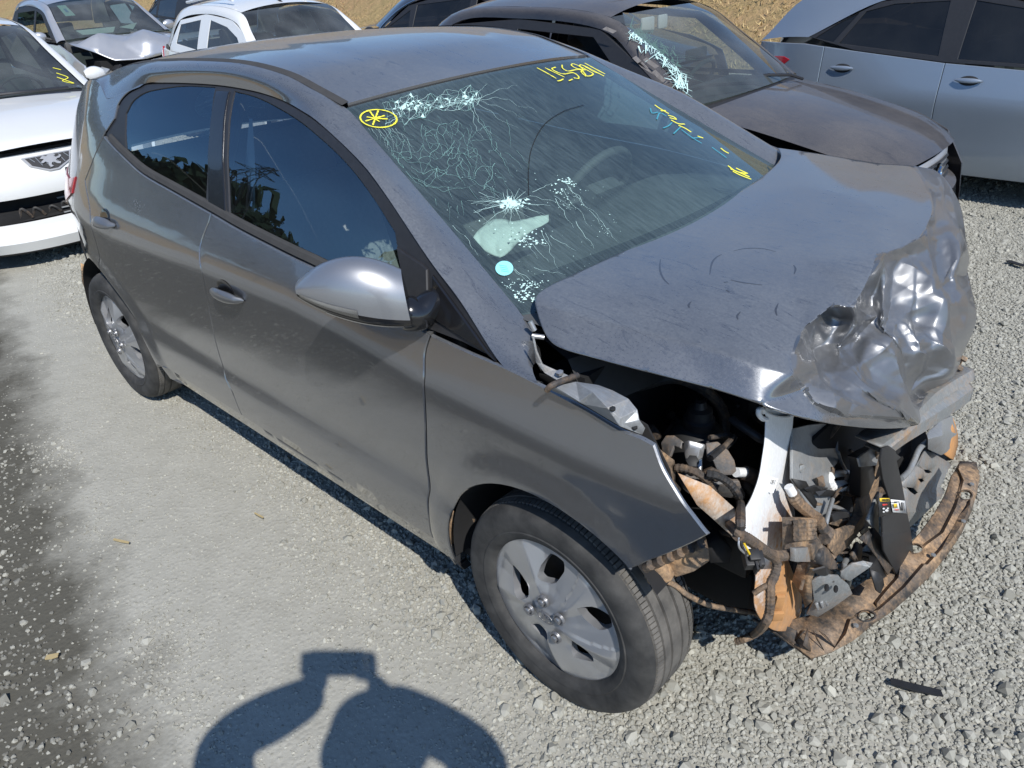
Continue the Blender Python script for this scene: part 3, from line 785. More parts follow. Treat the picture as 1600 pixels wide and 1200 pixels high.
def make_hubcap(name):
    P = [np.array((.2095*math.cos(a), .2095*math.sin(a))) for a in np.linspace(0, 2*math.pi, 97)[:-1]]
    H = []
    for h in HOLES:
        c_ = np.mean(h, 0); h = [c_+(p-c_)*.90 for p in h]; h = densify(smooth_hole(h), .006)
        H.append(np.array(h[::-1] if area2(h) > 0 else h))
    v2, f = cdt_surface(P, .0042, H)
    V = [np.array((q[0], -float(hub_height(q[0], q[1])), q[1])) for q in v2]; F = list(f)
    for L in [np.array(P)]+H:
        n = len(L); b = len(V)
        for d in (0, .022): V.extend([np.array((q[0]*(1 if d == 0 else .985), -float(hub_height(q[0], q[1]))+d, q[1]*(1 if d == 0 else .985))) for q in L])
        for i in range(n):
            j = (i+1) % n; F.append((b+j, b+i, b+n+i, b+n+j))
    o = mesh_obj(name, V, F, M['hubcap'], None, True)
    bm = bmesh.new(); bm.from_mesh(o.data); bmesh.ops.remove_doubles(bm, verts=bm.verts, dist=2e-5); bm.to_mesh(o.data); bm.free()
    o.data.set_sharp_from_angle(angle=R(38)); return o
t_ = NT('tyre_rubber')
dz = t_.noise(14, 6, .6); dd = t_.noise(120, 3)
t_.set(Base_Color=t_.mix(t_.ramp(dz, [(.35, 0.0), (.75, .75)]), (.022, .022, .022), (.095, .092, .086)), Roughness=.8)
t_.bump(dd, .08, .002); M['tyre'] = t_.m
t_ = NT('tyre_tread_rubber'); dz = t_.noise(18, 6, .6)
t_.set(Base_Color=t_.mix(t_.ramp(dz, [(.3, .25), (.7, 1.0)]), (.035, .034, .033), (.155, .145, .13)), Roughness=.85); M['tread'] = t_.m
def make_tyre():
    """carcass with shoulder blocks; local y runs outward negative"""
    mb = MB()
    prof = [(.198, .008), (.205, -.002), (.212, -.006), (.225, -.010), (.228, -.008), (.245, -.012), (.265, -.011), (.278, -.006), (.287, .004), (.2925, .014)]
    back = [(r_, .18-y) for r_, y in prof[::-1]]
    mb.lathe(prof, 96, axis='y'); mb.lathe(back, 96, axis='y')
    side = mb.build('tyre', M['tyre'], None, sharp=40)
    tr = MB(); ys = [.014, .036, .038, .041, .043, .066, .068, .071, .073, .107, .109, .112, .114, .137, .139, .142, .144, .166]
    n = 144
    for k in range(n):            # shoulder blocks either side, separated by sipes
        a0, a1 = 2*math.pi*(k+.10)/n, 2*math.pi*(k+.90)/n
        for (y0, y1) in ((.016, .037), (.143, .164)):
            q = []
            for r_ in (.2885, .2975):
                sh = .0032 if r_ > .29 else 0
                for (a, y) in ((a0, y0+sh*(y0 < .05)), (a1, y0+sh*(y0 < .05)), (a1, y1-sh*(y0 > .05)), (a0, y1-sh*(y0 > .05))):
                    rr_ = r_-(.003 if (y < .02 or y > .16) else 0)
                    q.append((rr_*math.cos(a), y, rr_*math.sin(a)))
            tr.add(q, [(0, 1, 2, 3), (7, 6, 5, 4), (0, 4, 5, 1), (1, 5, 6, 2), (2, 6, 7, 3), (3, 7, 4, 0)])
    pr = [(.2885, .014)]
    for y0, y1 in ((.042, .066), (.072, .108), (.114, .138)):
        pr += [(.2905, y0-.004), (.2905, y0-.001), (.2985, y0+.001), (.2985, y1-.001), (.2905, y1+.001), (.2905, y1+.004)]
    pr += [(.2885, .166)]
    tr.lathe(pr, 96, axis='y')
    td = tr.build('tread', M['tread'], None, sharp=30); td.parent = side
    return side, td
hubcap = make_hubcap('hubcap'); tyre, tread = make_tyre()
mb = MB(); mb.lathe([(.198, .02), (.19, .03), (.185, .06), (.06, .075), (.0, .075)], 40, axis='y'); rim_b = mb.build('rim', M['steel_dark'], None)
lug_os = []
for q in ((680, 610), (645, 670), (765, 700), (727, 760)):
    g_ = hub2(q); g_ = g_/np.linalg.norm(g_)*.053; c = (g_[0], -.017, g_[1]); lugs = MB()
    lugs.lathe([(.017, -.006), (.016, -.0125), (.012, -.0125), (.012, -.006)], 14, c, 'y')
    lugs.lathe([(.012, -.007), (.009, -.007), (.009, -.016), (.006, -.018), (.0, -.018)], 12, c, 'y')
    lug_os.append(lugs.build('wheel_nut', M['nut'], None, sharp=30))
# oval emblem with a slanted letter H at the hub
emb = MB(); th = np.linspace(0, 2*math.pi, 33)[:-1]
emb.loft([[(.024*math.cos(a)*s_, -.0235-d, .0135*math.sin(a)*s_) for a in th] for s_, d in ((1.12, 0), (1.1, .002), (.92, .002), (.9, 0.0))], closed=True)
for x0 in (-.008, .008): emb.plate([(x0-.0025-.003, -.010), (x0+.0025-.003, -.010), (x0+.0025+.003, .010), (x0-.0025+.003, .010)], .003, lambda a, b, t: (a, -.0240-t, b))
emb.plate([(-.008, -.003), (.008, .000), (.008, .0035), (-.008, .0005)], .003, lambda a, b, t: (a, -.0240-t, b))
emb_o = emb.build('hub_emblem', M['nut'], None, sharp=30)
def place_wheel(x, y, rot, flip=False, first=False):
    wl = bpy.data.objects.new('wheel', None); col.objects.link(wl); wl.parent = car
    wl.location = (x, y, .297); wl.rotation_euler = (0, 0, math.pi if flip else 0); wl.empty_display_size = .1
    spin = Matrix.Rotation(rot, 4, 'Y')
    for o in [hubcap, rim_b, emb_o, tyre]+lug_os:
        c = o if first else o.copy()
        if not first: col.objects.link(c)
        c.parent = wl; c.matrix_local = spin
        if o is tyre:                                      # tread joins the tyre as one level below the wheel
            d = tread if first else tread.copy()
            if not first: col.objects.link(d)
            d.parent = wl; d.matrix_local = spin
    return wl
place_wheel(0, -.827, 0, first=True)
place_wheel(-2.53, -.827, R(40)); place_wheel(0, .827, R(10), True); place_wheel(-2.53, .827, R(65), True)
# ------------------------------------------------------------------ crushed bonnet
def Z1(x, y): return (1220+x*.2, 360+y*.2)
def Z2(x, y): return (1200+x*.2125, 520+y*.2125)
def Z3(x, y): return (820+x*.275, 420+y*.275)
def Z4(x, y): return (1010+x*.2, 620+y*.2)
def Z5(x, y): return (1220+x*.2, 640+y*.2)
def Z6(x, y): return (1140+x*.2, 820+y*.2)
HV, HE, HNAME = [], [], {}
def hv(key, p, z):
    HNAME[key] = len(HV); HV.append((p[0], p[1], z)); return key
def fold(*keys):
    for a, b in zip(keys[:-1], keys[1:]): HE.append((HNAME[a], HNAME[b]))
# outline, from the near rear corner round the windscreen side
for k, p, z in (
    ('r0', (835, 456), 1.034), ('r1', (890, 431), 1.036), ('r2', (960, 399), 1.040), ('r3', (1030, 364), 1.044), ('r4', (1100, 329), 1.048), ('r5', (1150, 303), 1.050), ('r6', (1193, 276), 1.052),
    ('r7', (1219, 252), 1.056), ('r8', (1222, 241), 1.062), ('w0', (1216, 231), 1.066),
    ('l1', (1251, 236), 1.055), ('l2', (1292, 242), 1.046), ('l3', (1334, 249), 1.040), ('l4', (1375, 256), 1.036), ('l5', (1400, 257), 1.034), ('l6', (1427, 259), 1.030),
    ('l7', (1450, 263), 1.008), ('l8', (1463, 267), .992), ('l9', (1471, 277), .985), ('m0', (1496, 310), .955), ('m1', (1505, 338), .93), ('m2', (1508, 372), .905), ('m3', (1508, 408), .885),
    ('m4', (1514, 434), .875), ('m5', (1520, 460), .855), ('m6', (1528, 488), .825), ('m7', (1522, 515), .785), ('m8', (1512, 535), .755), ('m9', (1497, 565), .715), ('n0', (1480, 594), .690),
    ('n1', (1462, 606), .690), ('n2', (1446, 618), .690), ('n3', (1436, 640), .690), ('n4', (1428, 667), .690),
    ('f0', (1385, 671), .770), ('f1', (1327, 667), .835), ('f2', (1264, 656), .892), ('f3', (1188, 632), .925), ('f4', (1117, 607), .938), ('f5', (1012, 582), .952), ('f6', (902, 552), .966), ('f7', (858, 540), .972),
    ('f8', (842, 500), 1.000), ('g0', (836, 475), 1.024)): hv(k, p, z)
OUT = [k for k in HNAME]
fold(*OUT, OUT[0])
# fold between top and near flange
for k, p, z in (('g1', (894, 491), 1.018), ('g2', (950, 506), 1.012), ('g3', (1012, 522), 1.006), ('g4', (1060, 532), 1.002), ('g5', (1109, 545), .998), ('g6', (1177, 568), .986), ('g7', (1243, 588), .965)): hv(k, p, z)
fold('g0', 'g1', 'g2', 'g3', 'g4', 'g5', 'g6', 'g7')
# gentle top
for k, p, z in (('t1', (960, 450), 1.034), ('t2', (1060, 410), 1.040), ('t3', (1160, 360), 1.047), ('t4', (1050, 480), 1.026), ('t5', (1150, 450), 1.032), ('t6', (1240, 400), 1.038), ('t7', (1170, 520), 1.008),
                ('t8', (1228, 287), 1.057), ('t9', (1280, 295), 1.054), ('ta', (1330, 306), 1.052), ('tb', (1380, 330), 1.050), ('tc', (1431, 358), 1.036),
                ('td', (1300, 270), 1.048), ('te', (1390, 285), 1.044), ('tf', (1290, 350), 1.044), ('tg', (1340, 380), 1.044), ('th', (1260, 455), 1.024), ('ti', (1317, 411), 1.046), ('tj', (1310, 440), 1.032)): hv(k, p, z)
fold('t8', 't9', 'ta', 'tb', 'tc')
# border between dusty top and clean crushed front
for k, p, z in (('b0', (1236, 554), .985), ('b1', (1246, 526), .995), ('b2', (1260, 510), 1.003), ('b3', (1280, 494), 1.012), ('b4', (1302, 476), 1.018), ('b5', (1328, 480), 1.012), ('b6', (1348, 456), 1.026), ('b7', (1372, 400), 1.046),
                ('b8', (1406, 388), 1.036), ('b9', (1441, 368), 1.034), ('ba', (1460, 328), 1.030), ('bb', (1455, 298), 1.030)): hv(k, p, z)
fold('g7', 'b0', 'b1', 'b2', 'b3', 'b4', 'b5', 'b6', 'b7', 'b8', 'b9', 'ba', 'bb', 'l6')
# crushed front: pockets and ridges
for k, p, z in (
    ('p0', Z1(435, 940), .880), ('p1', Z1(300, 830), .945), ('p2', Z1(340, 1080), .905), ('p3', Z1(250, 1110), .925), ('p4', Z1(415, 800), .925), ('p5', Z1(480, 690), .955), ('p6', Z1(566, 700), .975), ('p7', Z1(545, 800), .945),
    ('p8', Z1(165, 900), .962), ('p9', Z1(370, 640), .972),
    ('q0', Z1(740, 500), .965), ('q1', Z1(770, 680), .925), ('q2', Z1(800, 450), .990), ('q3', Z1(815, 620), .970), ('q4', Z1(650, 640), .955), ('q5', Z1(600, 830), .885), ('q6', Z1(590, 1000), .868), ('q7', Z1(480, 960), .890), ('q8', Z1(690, 800), .915),
    ('s0', Z1(800, 690), .958), ('s1', Z1(910, 940), .885), ('s2', Z1(975, 1075), .845), ('s3', Z1(830, 860), .905), ('s4', Z1(700, 850), .915), ('s5', Z1(640, 980), .880), ('s6', Z1(760, 950), .878),
    ('u0', Z1(880, 240), 1.010), ('u1', Z1(1000, 320), .990), ('u2', Z1(1130, 400), .968), ('u3', Z1(1060, 190), 1.018), ('u4', Z1(900, 480), .962), ('u5', Z1(1000, 560), .944), ('u6', Z1(1070, 640), .908), ('u7', Z1(1200, 600), .928), ('u8', Z1(1240, 690), .900), ('u9', Z1(930, 660), .930), ('ua', Z1(1080, 500), .958),
    ('v0', Z1(1050, 775), .908), ('v1', Z1(1060, 960), .850), ('v2', Z1(1130, 850), .868), ('v3', Z1(1170, 1010), .800), ('v4', Z1(1000, 850), .872),  ('v5', Z1(1180, 760), .892), ('v6', Z1(1270, 900), .838),
    ('x0', Z1(1220, 480), .965), ('x1', Z1(1310, 850), .850), ('x2', Z1(1305, 1010), .775), ('x3', Z1(1300, 1150), .712), ('x4', Z1(1160, 250), .985),
    ('y0', Z1(1280, 30), 1.000), ('y1', Z1(1380, 350), .940), ('y2', Z1(1370, 400), .925), ('y3', Z1(1320, 440), .925), ('y4', Z1(1215, 190), .975), ('y5', Z1(1290, 300), .942), ('y6', Z1(1330, 640), .885), ('y7', Z1(1350, 900), .815), ('y8', Z1(1440, 560), .880), ('y9', Z1(1420, 800), .815),
    ('k0', (1470, 290), 1.000), ('k1', (1474, 333), 1.000), ('k2', (1493, 322), .965), ('k3', (1478, 352), .985), ('k4', (1490, 385), .935),
    ('e0', Z2(660, 410), .855), ('e1', Z2(720, 465), .842), ('e2', Z2(880, 590), .775), ('e3', Z2(490, 300), .885), ('e4', Z2(600, 430), .858), ('e5', Z2(760, 545), .815), ('e6', Z2(1000, 640), .730), ('e7', Z2(740, 380), .830),
    ('h0', Z2(980, 480), .775), ('h1', Z2(840, 170), .850), ('h2', Z2(1020, 260), .825), ('h3', Z2(1100, 460), .735), ('h4', Z2(1045, 500), .745), ('h5', Z2(1190, 250), .778), ('h6', Z2(1190, 360), .735), ('h7', Z2(960, 380), .795),
    ('j0', Z2(255, 400), .930), ('j1', Z2(460, 580), .880), ('j2', Z2(515, 490), .862), ('j3', Z2(350, 310), .905), ('j4', Z2(400, 440), .892), ('j5', Z2(330, 520), .915), ('j6', Z2(560, 620), .858), ('j7', Z2(700, 620), .835)): hv(k, p, z)
for f in (('b3', 'p9', 'p5', 'b5'), ('p5', 'p4', 'p0'), ('b5', 'p6', 'p7', 'p0'), ('b1', 'p8', 'p3', 'j3'), ('p0', 'p2', 'j3'), ('p0', 'e3', 'e4', 'e2', 'n4'), ('p0', 'q7', 'e0', 'e1', 'e6', 'n4'),
          ('b7', 'q0', 'q1'), ('b7', 'q2', 'q3', 'q1'), ('q0', 'q4', 'b6'), ('q1', 'q8', 'q5', 'q7'), ('q5', 'q6', 'e0'), ('q3', 's0', 's1', 's2'), ('s4', 's6', 'h1', 'h0', 'n3'), ('q1', 's3', 'h2', 'h3'), ('s4', 's5', 'e0'),
          ('b7', 'u0', 'u1', 'u2'), ('b9', 'x4', 'x0', 'x1', 'x2', 'x3'), ('b9', 'y4', 'y5', 'y3'), ('b9', 'y0', 'y1', 'y2'), ('y3', 'y6', 'y7'), ('v0', 'v1', 'v3', 'h3'), ('u6', 'v0'), ('v0', 'v2', 'v3'), ('k1', 'k3', 'k4', 'm3'), ('k0', 'k1', 'ba'), ('k1', 'k2', 'm0'), ('x3', 'h6', 'h3', 'n3'),
          ('g7', 'j0', 'j5', 'j1'), ('j1', 'j2', 'e3'), ('j1', 'j6', 'j7', 'e6'), ('l7', 'k0'), ('h5', 'h6'), ('j3', 'j4', 'j1')): fold(*f)
def clean_face(p):  # the part in front of the border
    return inside([p], [HV[HNAME[k]][:2] for k in ('g7', 'b0', 'b1', 'b2', 'b3', 'b4', 'b5', 'b6', 'b7', 'b8', 'b9', 'ba', 'bb', 'l6', 'l7', 'l8', 'l9', 'm0', 'm1', 'm2', 'm3', 'm4', 'm5', 'm6', 'm7', 'm8', 'm9', 'n0', 'n1', 'n2', 'n3', 'n4', 'e6', 'j7', 'j6', 'j1', 'j5')])[0]
crush = [k for k in HNAME if k[0] in 'pqsuvxykehj']
z0_ = {k: HV[HNAME[k]][2] for k in HNAME}
for k in crush:                               # deepen the folds
    u, v, z = HV[HNAME[k]]; ws_ = [(math.exp(-((HV[HNAME[j]][0]-u)**2+(HV[HNAME[j]][1]-v)**2)/(2*42**2)), z0_[j]) for j in HNAME if j[0] in 'pqsuvxykehjbmn']
    zm = sum(a*b for a, b in ws_)/sum(a for a, b in ws_); HV[HNAME[k]] = (u, v, zm+.38*(z-zm))
r_ = delaunay_2d_cdt([Vector(v[:2]) for v in HV], HE, [], 0, 1e-4)
uvz = []
for i, v in enumerate(r_[0]):
    src = r_[3][i]
    if src: uvz.append((v.x, v.y, HV[src[0]][2]))
    else:
        # crossing of two folds: height from the nearest controls
        d = np.array([1/(1e-3+(h[0]-v.x)**2+(h[1]-v.y)**2)**1.5 for h in HV]); uvz.append((v.x, v.y, float((d*np.array([h[2] for h in HV])).sum()/d.sum())))
outp = [HV[HNAME[k]][:2] for k in OUT]
hf = []
for f in r_[2]:
    c = np.mean([uvz[i][:2] for i in f], 0)
    if inside([c], outp)[0]: hf.append(f)
hv3 = [at(u, v, 'z', z) for u, v, z in uvz]
me = bpy.data.meshes.new('bonnet'); me.from_pydata([tuple(p) for p in hv3], [], [tuple(f) for f in hf]); me.update()
me.materials.append(M['paint']); me.materials.append(M['paint_clean'])
bonnet = bpy.data.objects.new('bonnet', me); col.objects.link(bonnet); bonnet.parent = car
ekeys = {}
for e in r_[1]: ekeys[tuple(sorted(e))] = 0
bm = bmesh.new(); bm.from_mesh(me); bm.normal_update()
cre = bm.edges.layers.float.new('crease_edge')
src_e = {}
for ei, e in enumerate(r_[1]):
    if len(r_[4][ei]): src_e[tuple(sorted(e))] = True
nOut = len(OUT)
for e in bm.edges:
    k = tuple(sorted((e.verts[0].index, e.verts[1].index)))
    if e.is_boundary: e[cre] = 1.0
    elif k in src_e: e[cre] = .35
gset = set(HNAME[k] for k in ('g0', 'g1', 'g2', 'g3', 'g4', 'g5', 'g6', 'g7', 't8', 't9', 'ta', 'tb', 'tc'))
bset = set(HNAME[k] for k in ('b0', 'b1', 'b2', 'b3', 'b4', 'b5', 'b6', 'b7', 'b8', 'b9', 'ba', 'bb'))
for e in bm.edges:
    a, b = e.verts[0].index, e.verts[1].index
    oa = r_[3][a][0] if r_[3][a] else -1; ob = r_[3][b][0] if r_[3][b] else -1
    if oa in gset and ob in gset and not e.is_boundary: e[cre] = .8
    elif oa in bset and ob in bset: e[cre] = .55
if sum(f.normal.z for f in bm.faces) < 0: bmesh.ops.reverse_faces(bm, faces=bm.faces[:])
bmesh.ops.recalc_face_normals(bm, faces=bm.faces[:])
if sum(f.normal.z for f in bm.faces) < 0: bmesh.ops.reverse_faces(bm, faces=bm.faces[:])
for f in bm.faces:
    f.smooth = True
    c = np.mean([uvz[v.index][:2] for v in f.verts], 0)
    f.material_index = 1 if clean_face(c) else 0
bm.to_mesh(me); bm.free()
md = bonnet.modifiers.new('sub', 'SUBSURF'); md.levels = 4; md.render_levels = 4
bpy.context.view_layer.update()
dg_ = bpy.context.evaluated_depsgraph_get(); m2_ = bpy.data.meshes.new_from_object(bonnet.evaluated_get(dg_)); bonnet.modifiers.clear(); bonnet.data = m2_; m2_.name = 'bonnet'
nv = len(m2_.vertices); co = np.empty(nv*3); m2_.vertices.foreach_get('co', co); co = co.reshape(-1, 3); no = np.empty(nv*3); m2_.vertex_normals.foreach_get('vector', no); no = no.reshape(-1, 3)
dd_ = co-CAM; zc_ = dd_@c_f; PX = np.stack([800+FPX*(dd_@c_r)/zc_, 600-FPX*(dd_@c_u)/zc_], 1)
RIDGES = [(.016, 9, [(1372, 402), (1380, 450), (1383, 484)]), (.020, 13, [(1441, 374), (1464, 456), (1482, 530), (1480, 588)]), (.014, 10, [(1476, 368), (1496, 430)]), (.016, 10, [(1380, 494), (1402, 548), (1415, 574)]),
          (.016, 13, [(1358, 530), (1385, 560), (1408, 622), (1424, 660)]), (.015, 10, [(1308, 554), (1340, 607), (1410, 654)]), (.010, 8, [(1304, 584), (1327, 609), (1385, 645)]), (.014, 10, [(1430, 516), (1433, 552), (1454, 562)]),
          (.013, 9, [(1396, 408), (1420, 424), (1446, 440)]), (.014, 11, [(1250, 532), (1262, 560), (1274, 586), (1296, 640)]), (.010, 8, [(1334, 522), (1352, 500), (1372, 494)]), (.014, 10, [(1470, 292), (1474, 332), (1490, 385), (1506, 408)]),
          (.011, 8, [(1446, 525), (1462, 545), (1480, 560)]), (.010, 9, [(1318, 562), (1350, 598), (1382, 628)]), (.012, 9, [(1262, 606), (1300, 628), (1340, 642), (1390, 660)]), (.012, 8, [(1330, 484), (1334, 508), (1318, 540)]),
          (-.024, 15, [(1368, 460), (1374, 494), (1345, 528), (1309, 547)]), (-.018, 13, [(1458, 404), (1478, 446), (1494, 432)]), (-.018, 14, [(1432, 478), (1440, 504), (1428, 540)]), (-.015, 11, [(1398, 516), (1417, 575), (1434, 616)]),
          (-.020, 20, [(1282, 500), (1290, 530), (1288, 574)]), (-.016, 11, [(1488, 470), (1484, 510), (1487, 552)]), (-.016, 10, [(1454, 573), (1436, 616)]), (-.014, 12, [(1322, 572), (1345, 596), (1372, 618)]), (-.014, 12, [(1392, 430), (1404, 470), (1396, 505)]), (-.012, 10, [(1462, 300), (1466, 350), (1456, 372)])]
h_ = np.zeros(nv)
for amp, wid, L in RIDGES:
    d2 = np.full(nv, 1e9); tl = np.zeros(nv)
    for q, (a, b) in enumerate(zip(L[:-1], L[1:])):
        a, b = np.array(a, float), np.array(b, float); ab = b-a; t = np.clip(((PX-a)@ab)/(ab@ab), 0, 1); e = np.linalg.norm(PX-(a+t[:, None]*ab), axis=1)
        k = e < d2; d2 = np.where(k, e, d2); tl = np.where(k, (q+t)/(len(L)-1), tl)
    h_ += amp*np.clip(1-d2/(wid*2.3), 0, 1)*(.45+.55*np.sin(math.pi*np.clip(tl, .08, .92)))
cl_ = np.array([HV[HNAME[k]][:2] for k in ('g7', 'b0', 'b1', 'b2', 'b3', 'b4', 'b5', 'b6', 'b7', 'b8', 'b9', 'ba', 'bb', 'l6', 'l7', 'l8', 'l9', 'm0', 'm1', 'm2', 'm3', 'm4', 'm5', 'm6', 'm7', 'm8', 'm9', 'n0', 'n1', 'n2', 'n3', 'n4', 'e6', 'j7', 'j6', 'j1', 'j5')])
ins = inside(PX, cl_); h_ *= ins; h_ += ins*(.004*(vnoise(PX[:, 0], PX[:, 1], .03, 31)-.5)+.0012*(vnoise(PX[:, 0], PX[:, 1], .10, 32)-.5))
fd_ = np.array((.66, -.32, .68)); co += (fd_*.75+no*.25)*(h_*1.55)[:, None]; m2_.vertices.foreach_set('co', co.ravel()); m2_.update()
m2_.polygons.foreach_set('use_smooth', [True]*len(m2_.polygons)); m2_.set_sharp_from_angle(angle=R(20))
md = bonnet.modifiers.new('sol', 'SOLIDIFY'); md.thickness = .004; md.offset = -1

# ------------------------------------------------------------------ helpers for bent sheets
def sheet(name, pts, mat, thick=.003, parent=car, step=None, folds=(), bevel=.0, smooth=True, holes=(), sub=0, noise=0.0):
    """a sheet-metal or plastic piece: corners given as (pixel u, pixel v, axis value) on the sight line; folds join corner indices"""
    V = []
    for q in pts:
        ax = q[3] if len(q) > 3 else 'z'
        V.append(at(q[0], q[1], ax, q[2]))
    n0 = len([q for q in pts if not (len(q) > 4)])
    uv = [Vector((q[0], q[1])) for q in pts]
    nb = next((i for i, q in enumerate(pts) if len(q) > 4), len(pts))
    ed = [(i, (i+1) % nb) for i in range(nb)]+list(folds)
    r = delaunay_2d_cdt(uv, ed, [], 0, 1e-5)
    vs = [V[s[0]] if s else None for s in r[3]]
    for i, q in enumerate(vs):
        if q is None:
            d = np.array([1/(1e-3+(p[0]-r[0][i].x)**2+(p[1]-r[0][i].y)**2) for p in pts]); vs[i] = (d[:, None]*np.array(V)).sum(0)/d.sum()
    outl = [(q[0], q[1]) for q in pts[:nb]]; fs = []
    for f in r[2]:
        c = np.mean([tuple(r[0][i]) for i in f], 0)
        if inside([c], outl)[0] and not any(inside([c], h)[0] for h in holes): fs.append(tuple(f))
    o = mesh_obj(name, vs, fs, mat, parent, smooth)
    bm = bmesh.new(); bm.from_mesh(o.data); bmesh.ops.recalc_face_normals(bm, faces=bm.faces[:])
    bm.faces.ensure_lookup_table()
    s_ = sum((f.calc_center_median()-Vector(CAM)).dot(f.normal)*f.calc_area() for f in bm.faces)
    if s_ > 0: bmesh.ops.reverse_faces(bm, faces=bm.faces[:])
    if sub or noise:
        cr_ = bm.edges.layers.float.new('crease_edge')
        for e in bm.edges:
            if e.is_boundary: e[cr_] = .8
    bm.to_mesh(o.data); bm.free()
    if sub: m_ = o.modifiers.new('sub', 'SUBSURF'); m_.levels = sub; m_.render_levels = sub
    m_ = o.modifiers.new('sol', 'SOLIDIFY'); m_.thickness = thick; m_.offset = -1
    if bevel: m_ = o.modifiers.new('bev', 'BEVEL'); m_.width = bevel; m_.segments = 2; m_.limit_method = 'ANGLE'
    if smooth and not sub: o.data.set_sharp_from_angle(angle=R(30))
    return o
def hose(name, pts, rad, mat, parent=car, ribs=0.0, n=8, k=6):
    """a pipe or cable through points given as (pixel u, pixel v, height z or (axis, value))"""
    P = [at(q[0], q[1], q[3] if len(q) > 3 else 'z', q[2]) for q in pts]
    c = cr(P, k)
    if ribs:
        L = float(np.sum(np.linalg.norm(np.diff(np.array(c), axis=0), axis=1))); c = resample(c, max(8, int(L/.0045)))
    mb = MB(); mb.tube(c, rad, n, True, ribs); return mb.build(name, M[mat], parent, True, 60 if not ribs else 20)
def bolt(parent, p, d, r=.008, h=.006, mat='steel_dark', name='bolt'):
    mb = MB(); mb.lathe([(r, 0), (r, h), (r*.7, h*1.15), (0, h*1.15)], 6); o = mb.build(name, M[mat], parent, True, 30)
    o.rotation_euler = Vector(d).to_track_quat('Z', 'Y').to_euler(); o.location = p; return o

# ------------------------------------------------------------------ dark inner body: floor, bulkhead, engine lump
mb = MB()
mb.box((-1.35, 0, .235), (2.5, 1.52, .03))            # floor pan
mb.box((-.02, 0, .56), (.04, 1.38, .66))                # bulkhead
mb.box((-2.95, 0, .45), (.06, 1.3, .4))
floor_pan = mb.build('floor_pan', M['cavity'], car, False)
for s_ in (-1, 1):                                      # inner arch tubs
    for cx in (0.0, -2.53):
        mb = MB()
        r0 = [(cx+.35*math.cos(a), s_*.60, .30+.36*math.sin(a)) for a in np.linspace(R(38) if cx == 0 else R(0), R(186), 22)]
        r1 = [(cx+.362*math.cos(a), s_*.815, .30+.368*math.sin(a)) for a in np.linspace(R(38) if cx == 0 else R(0), R(186), 22)]
        mb.loft([r0, r1]); mb.loft([r0, [(cx, s_*.60, .30)]*22]); mb.build('arch_liner', M['cavity'], car, True)
flap = sheet('mud_flap', [(709, 800, -.80, 'y'), (742, 812, -.74, 'y'), (728, 876, -.74, 'y'), (706, 864, -.80, 'y'), (700, 830, -.81, 'y')], M['mud'], .006)
sheet('rear_arch_liner', [(127, 412, -.80, 'y'), (141, 420, -.76, 'y'), (146, 450, -.76, 'y'), (139, 470, -.79, 'y'), (128, 440, -.80, 'y')], M['mud'], .006)
# engine block and ancillaries in the dark
mb = MB()
mb.box((.12, .10, .62), (.30, .62, .34), bev=.02); mb.box((.14, .12, .80), (.20, .46, .06), bev=.015)
mb.box((.10, -.22, .60), (.22, .20, .26), bev=.02); mb.box((.24, .38, .60), (.14, .2, .22), bev=.02)
mb.build('engine_block', M['cavity'], car, True)
mb = MB(); mb.box((.335, .12, .40), (.05, .86, .44), Matrix.Rotation(R(-6), 4, 'Y'), .008); mb.build('radiator', M['cavity'], car, True)  # black block added as dark backing behind the support
mb = MB(); mb.box((.16, .0, .26), (.34, .9, .16), None, .03); mb.box((.10, -.42, .40), (.18, .16, .2), None, .03); mb.build('gearbox_dark_fill', M['cavity'], car, True)  # black fill added to darken the gaps under the engine
mb = MB(); mb.box((.22, -.50, .46), (.26, .08, .11), None, .01); mb.build('chassis_rail', M['steel_dark'], car, True)
mb = MB(); mb.box((.22, .52, .46), (.26, .08, .11), None, .01); mb.build('chassis_rail', M['steel_dark'], car, True)
mb = MB()
for i in range(5): mb.tube(cr([(.22, -.1+.09*i, .78), (.28, -.1+.09*i, .74), (.29, -.1+.09*i, .62)], 5), .018, 8)
mb.build('intake_manifold', M['black_plastic'], car, True)
for pts in ([(.05, -.4, .78), (.16, -.3, .84), (.24, -.1, .82), (.3, .1, .74)], [(.0, -.2, .86), (.1, -.05, .87), (.2, .1, .84)], [(.3, -.2, .5), (.34, -.05, .62), (.3, .2, .66)], [(.02, -.52, .80), (.1, -.46, .82), (.18, -.4, .74), (.2, -.42, .6)]):
    mb = MB(); mb.tube(cr(pts, 6), .013, 8); mb.build('engine_hose', M['hose'], car)
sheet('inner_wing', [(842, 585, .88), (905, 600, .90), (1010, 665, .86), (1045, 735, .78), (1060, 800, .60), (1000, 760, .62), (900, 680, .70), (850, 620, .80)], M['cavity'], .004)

# apron plate under the bonnet edge
apr = sheet('wing_apron', [(*Z3(150, 690), .945), (*Z3(170, 668), .960), (*Z3(290, 640), .962), (*Z3(420, 660), .962), (*Z3(500, 690), .960), (*Z3(590, 738), .955), (*Z3(640, 800), .945), (*Z3(652, 860), .930), (*Z3(685, 905), .905), (*Z3(668, 945), .892), (*Z3(540, 895), .925), (*Z3(330, 770), .938),
                             (*Z3(385, 700), .972, 'z', 1), (*Z3(310, 755), .946, 'z', 1), (*Z3(540, 850), .940, 'z', 1), (*Z3(560, 880), .926, 'z', 1), (*Z3(470, 790), .962, 'z', 1)], M['galv'], .004, folds=((13, 12), (12, 4), (12, 16), (16, 14), (14, 6)), bevel=.001)
for u, v, z in ((*Z3(500, 800), .958), (*Z3(625, 905), .912)): bolt(apr, at(u, v, 'z', z), (0, -.3, 1), .006, .004)
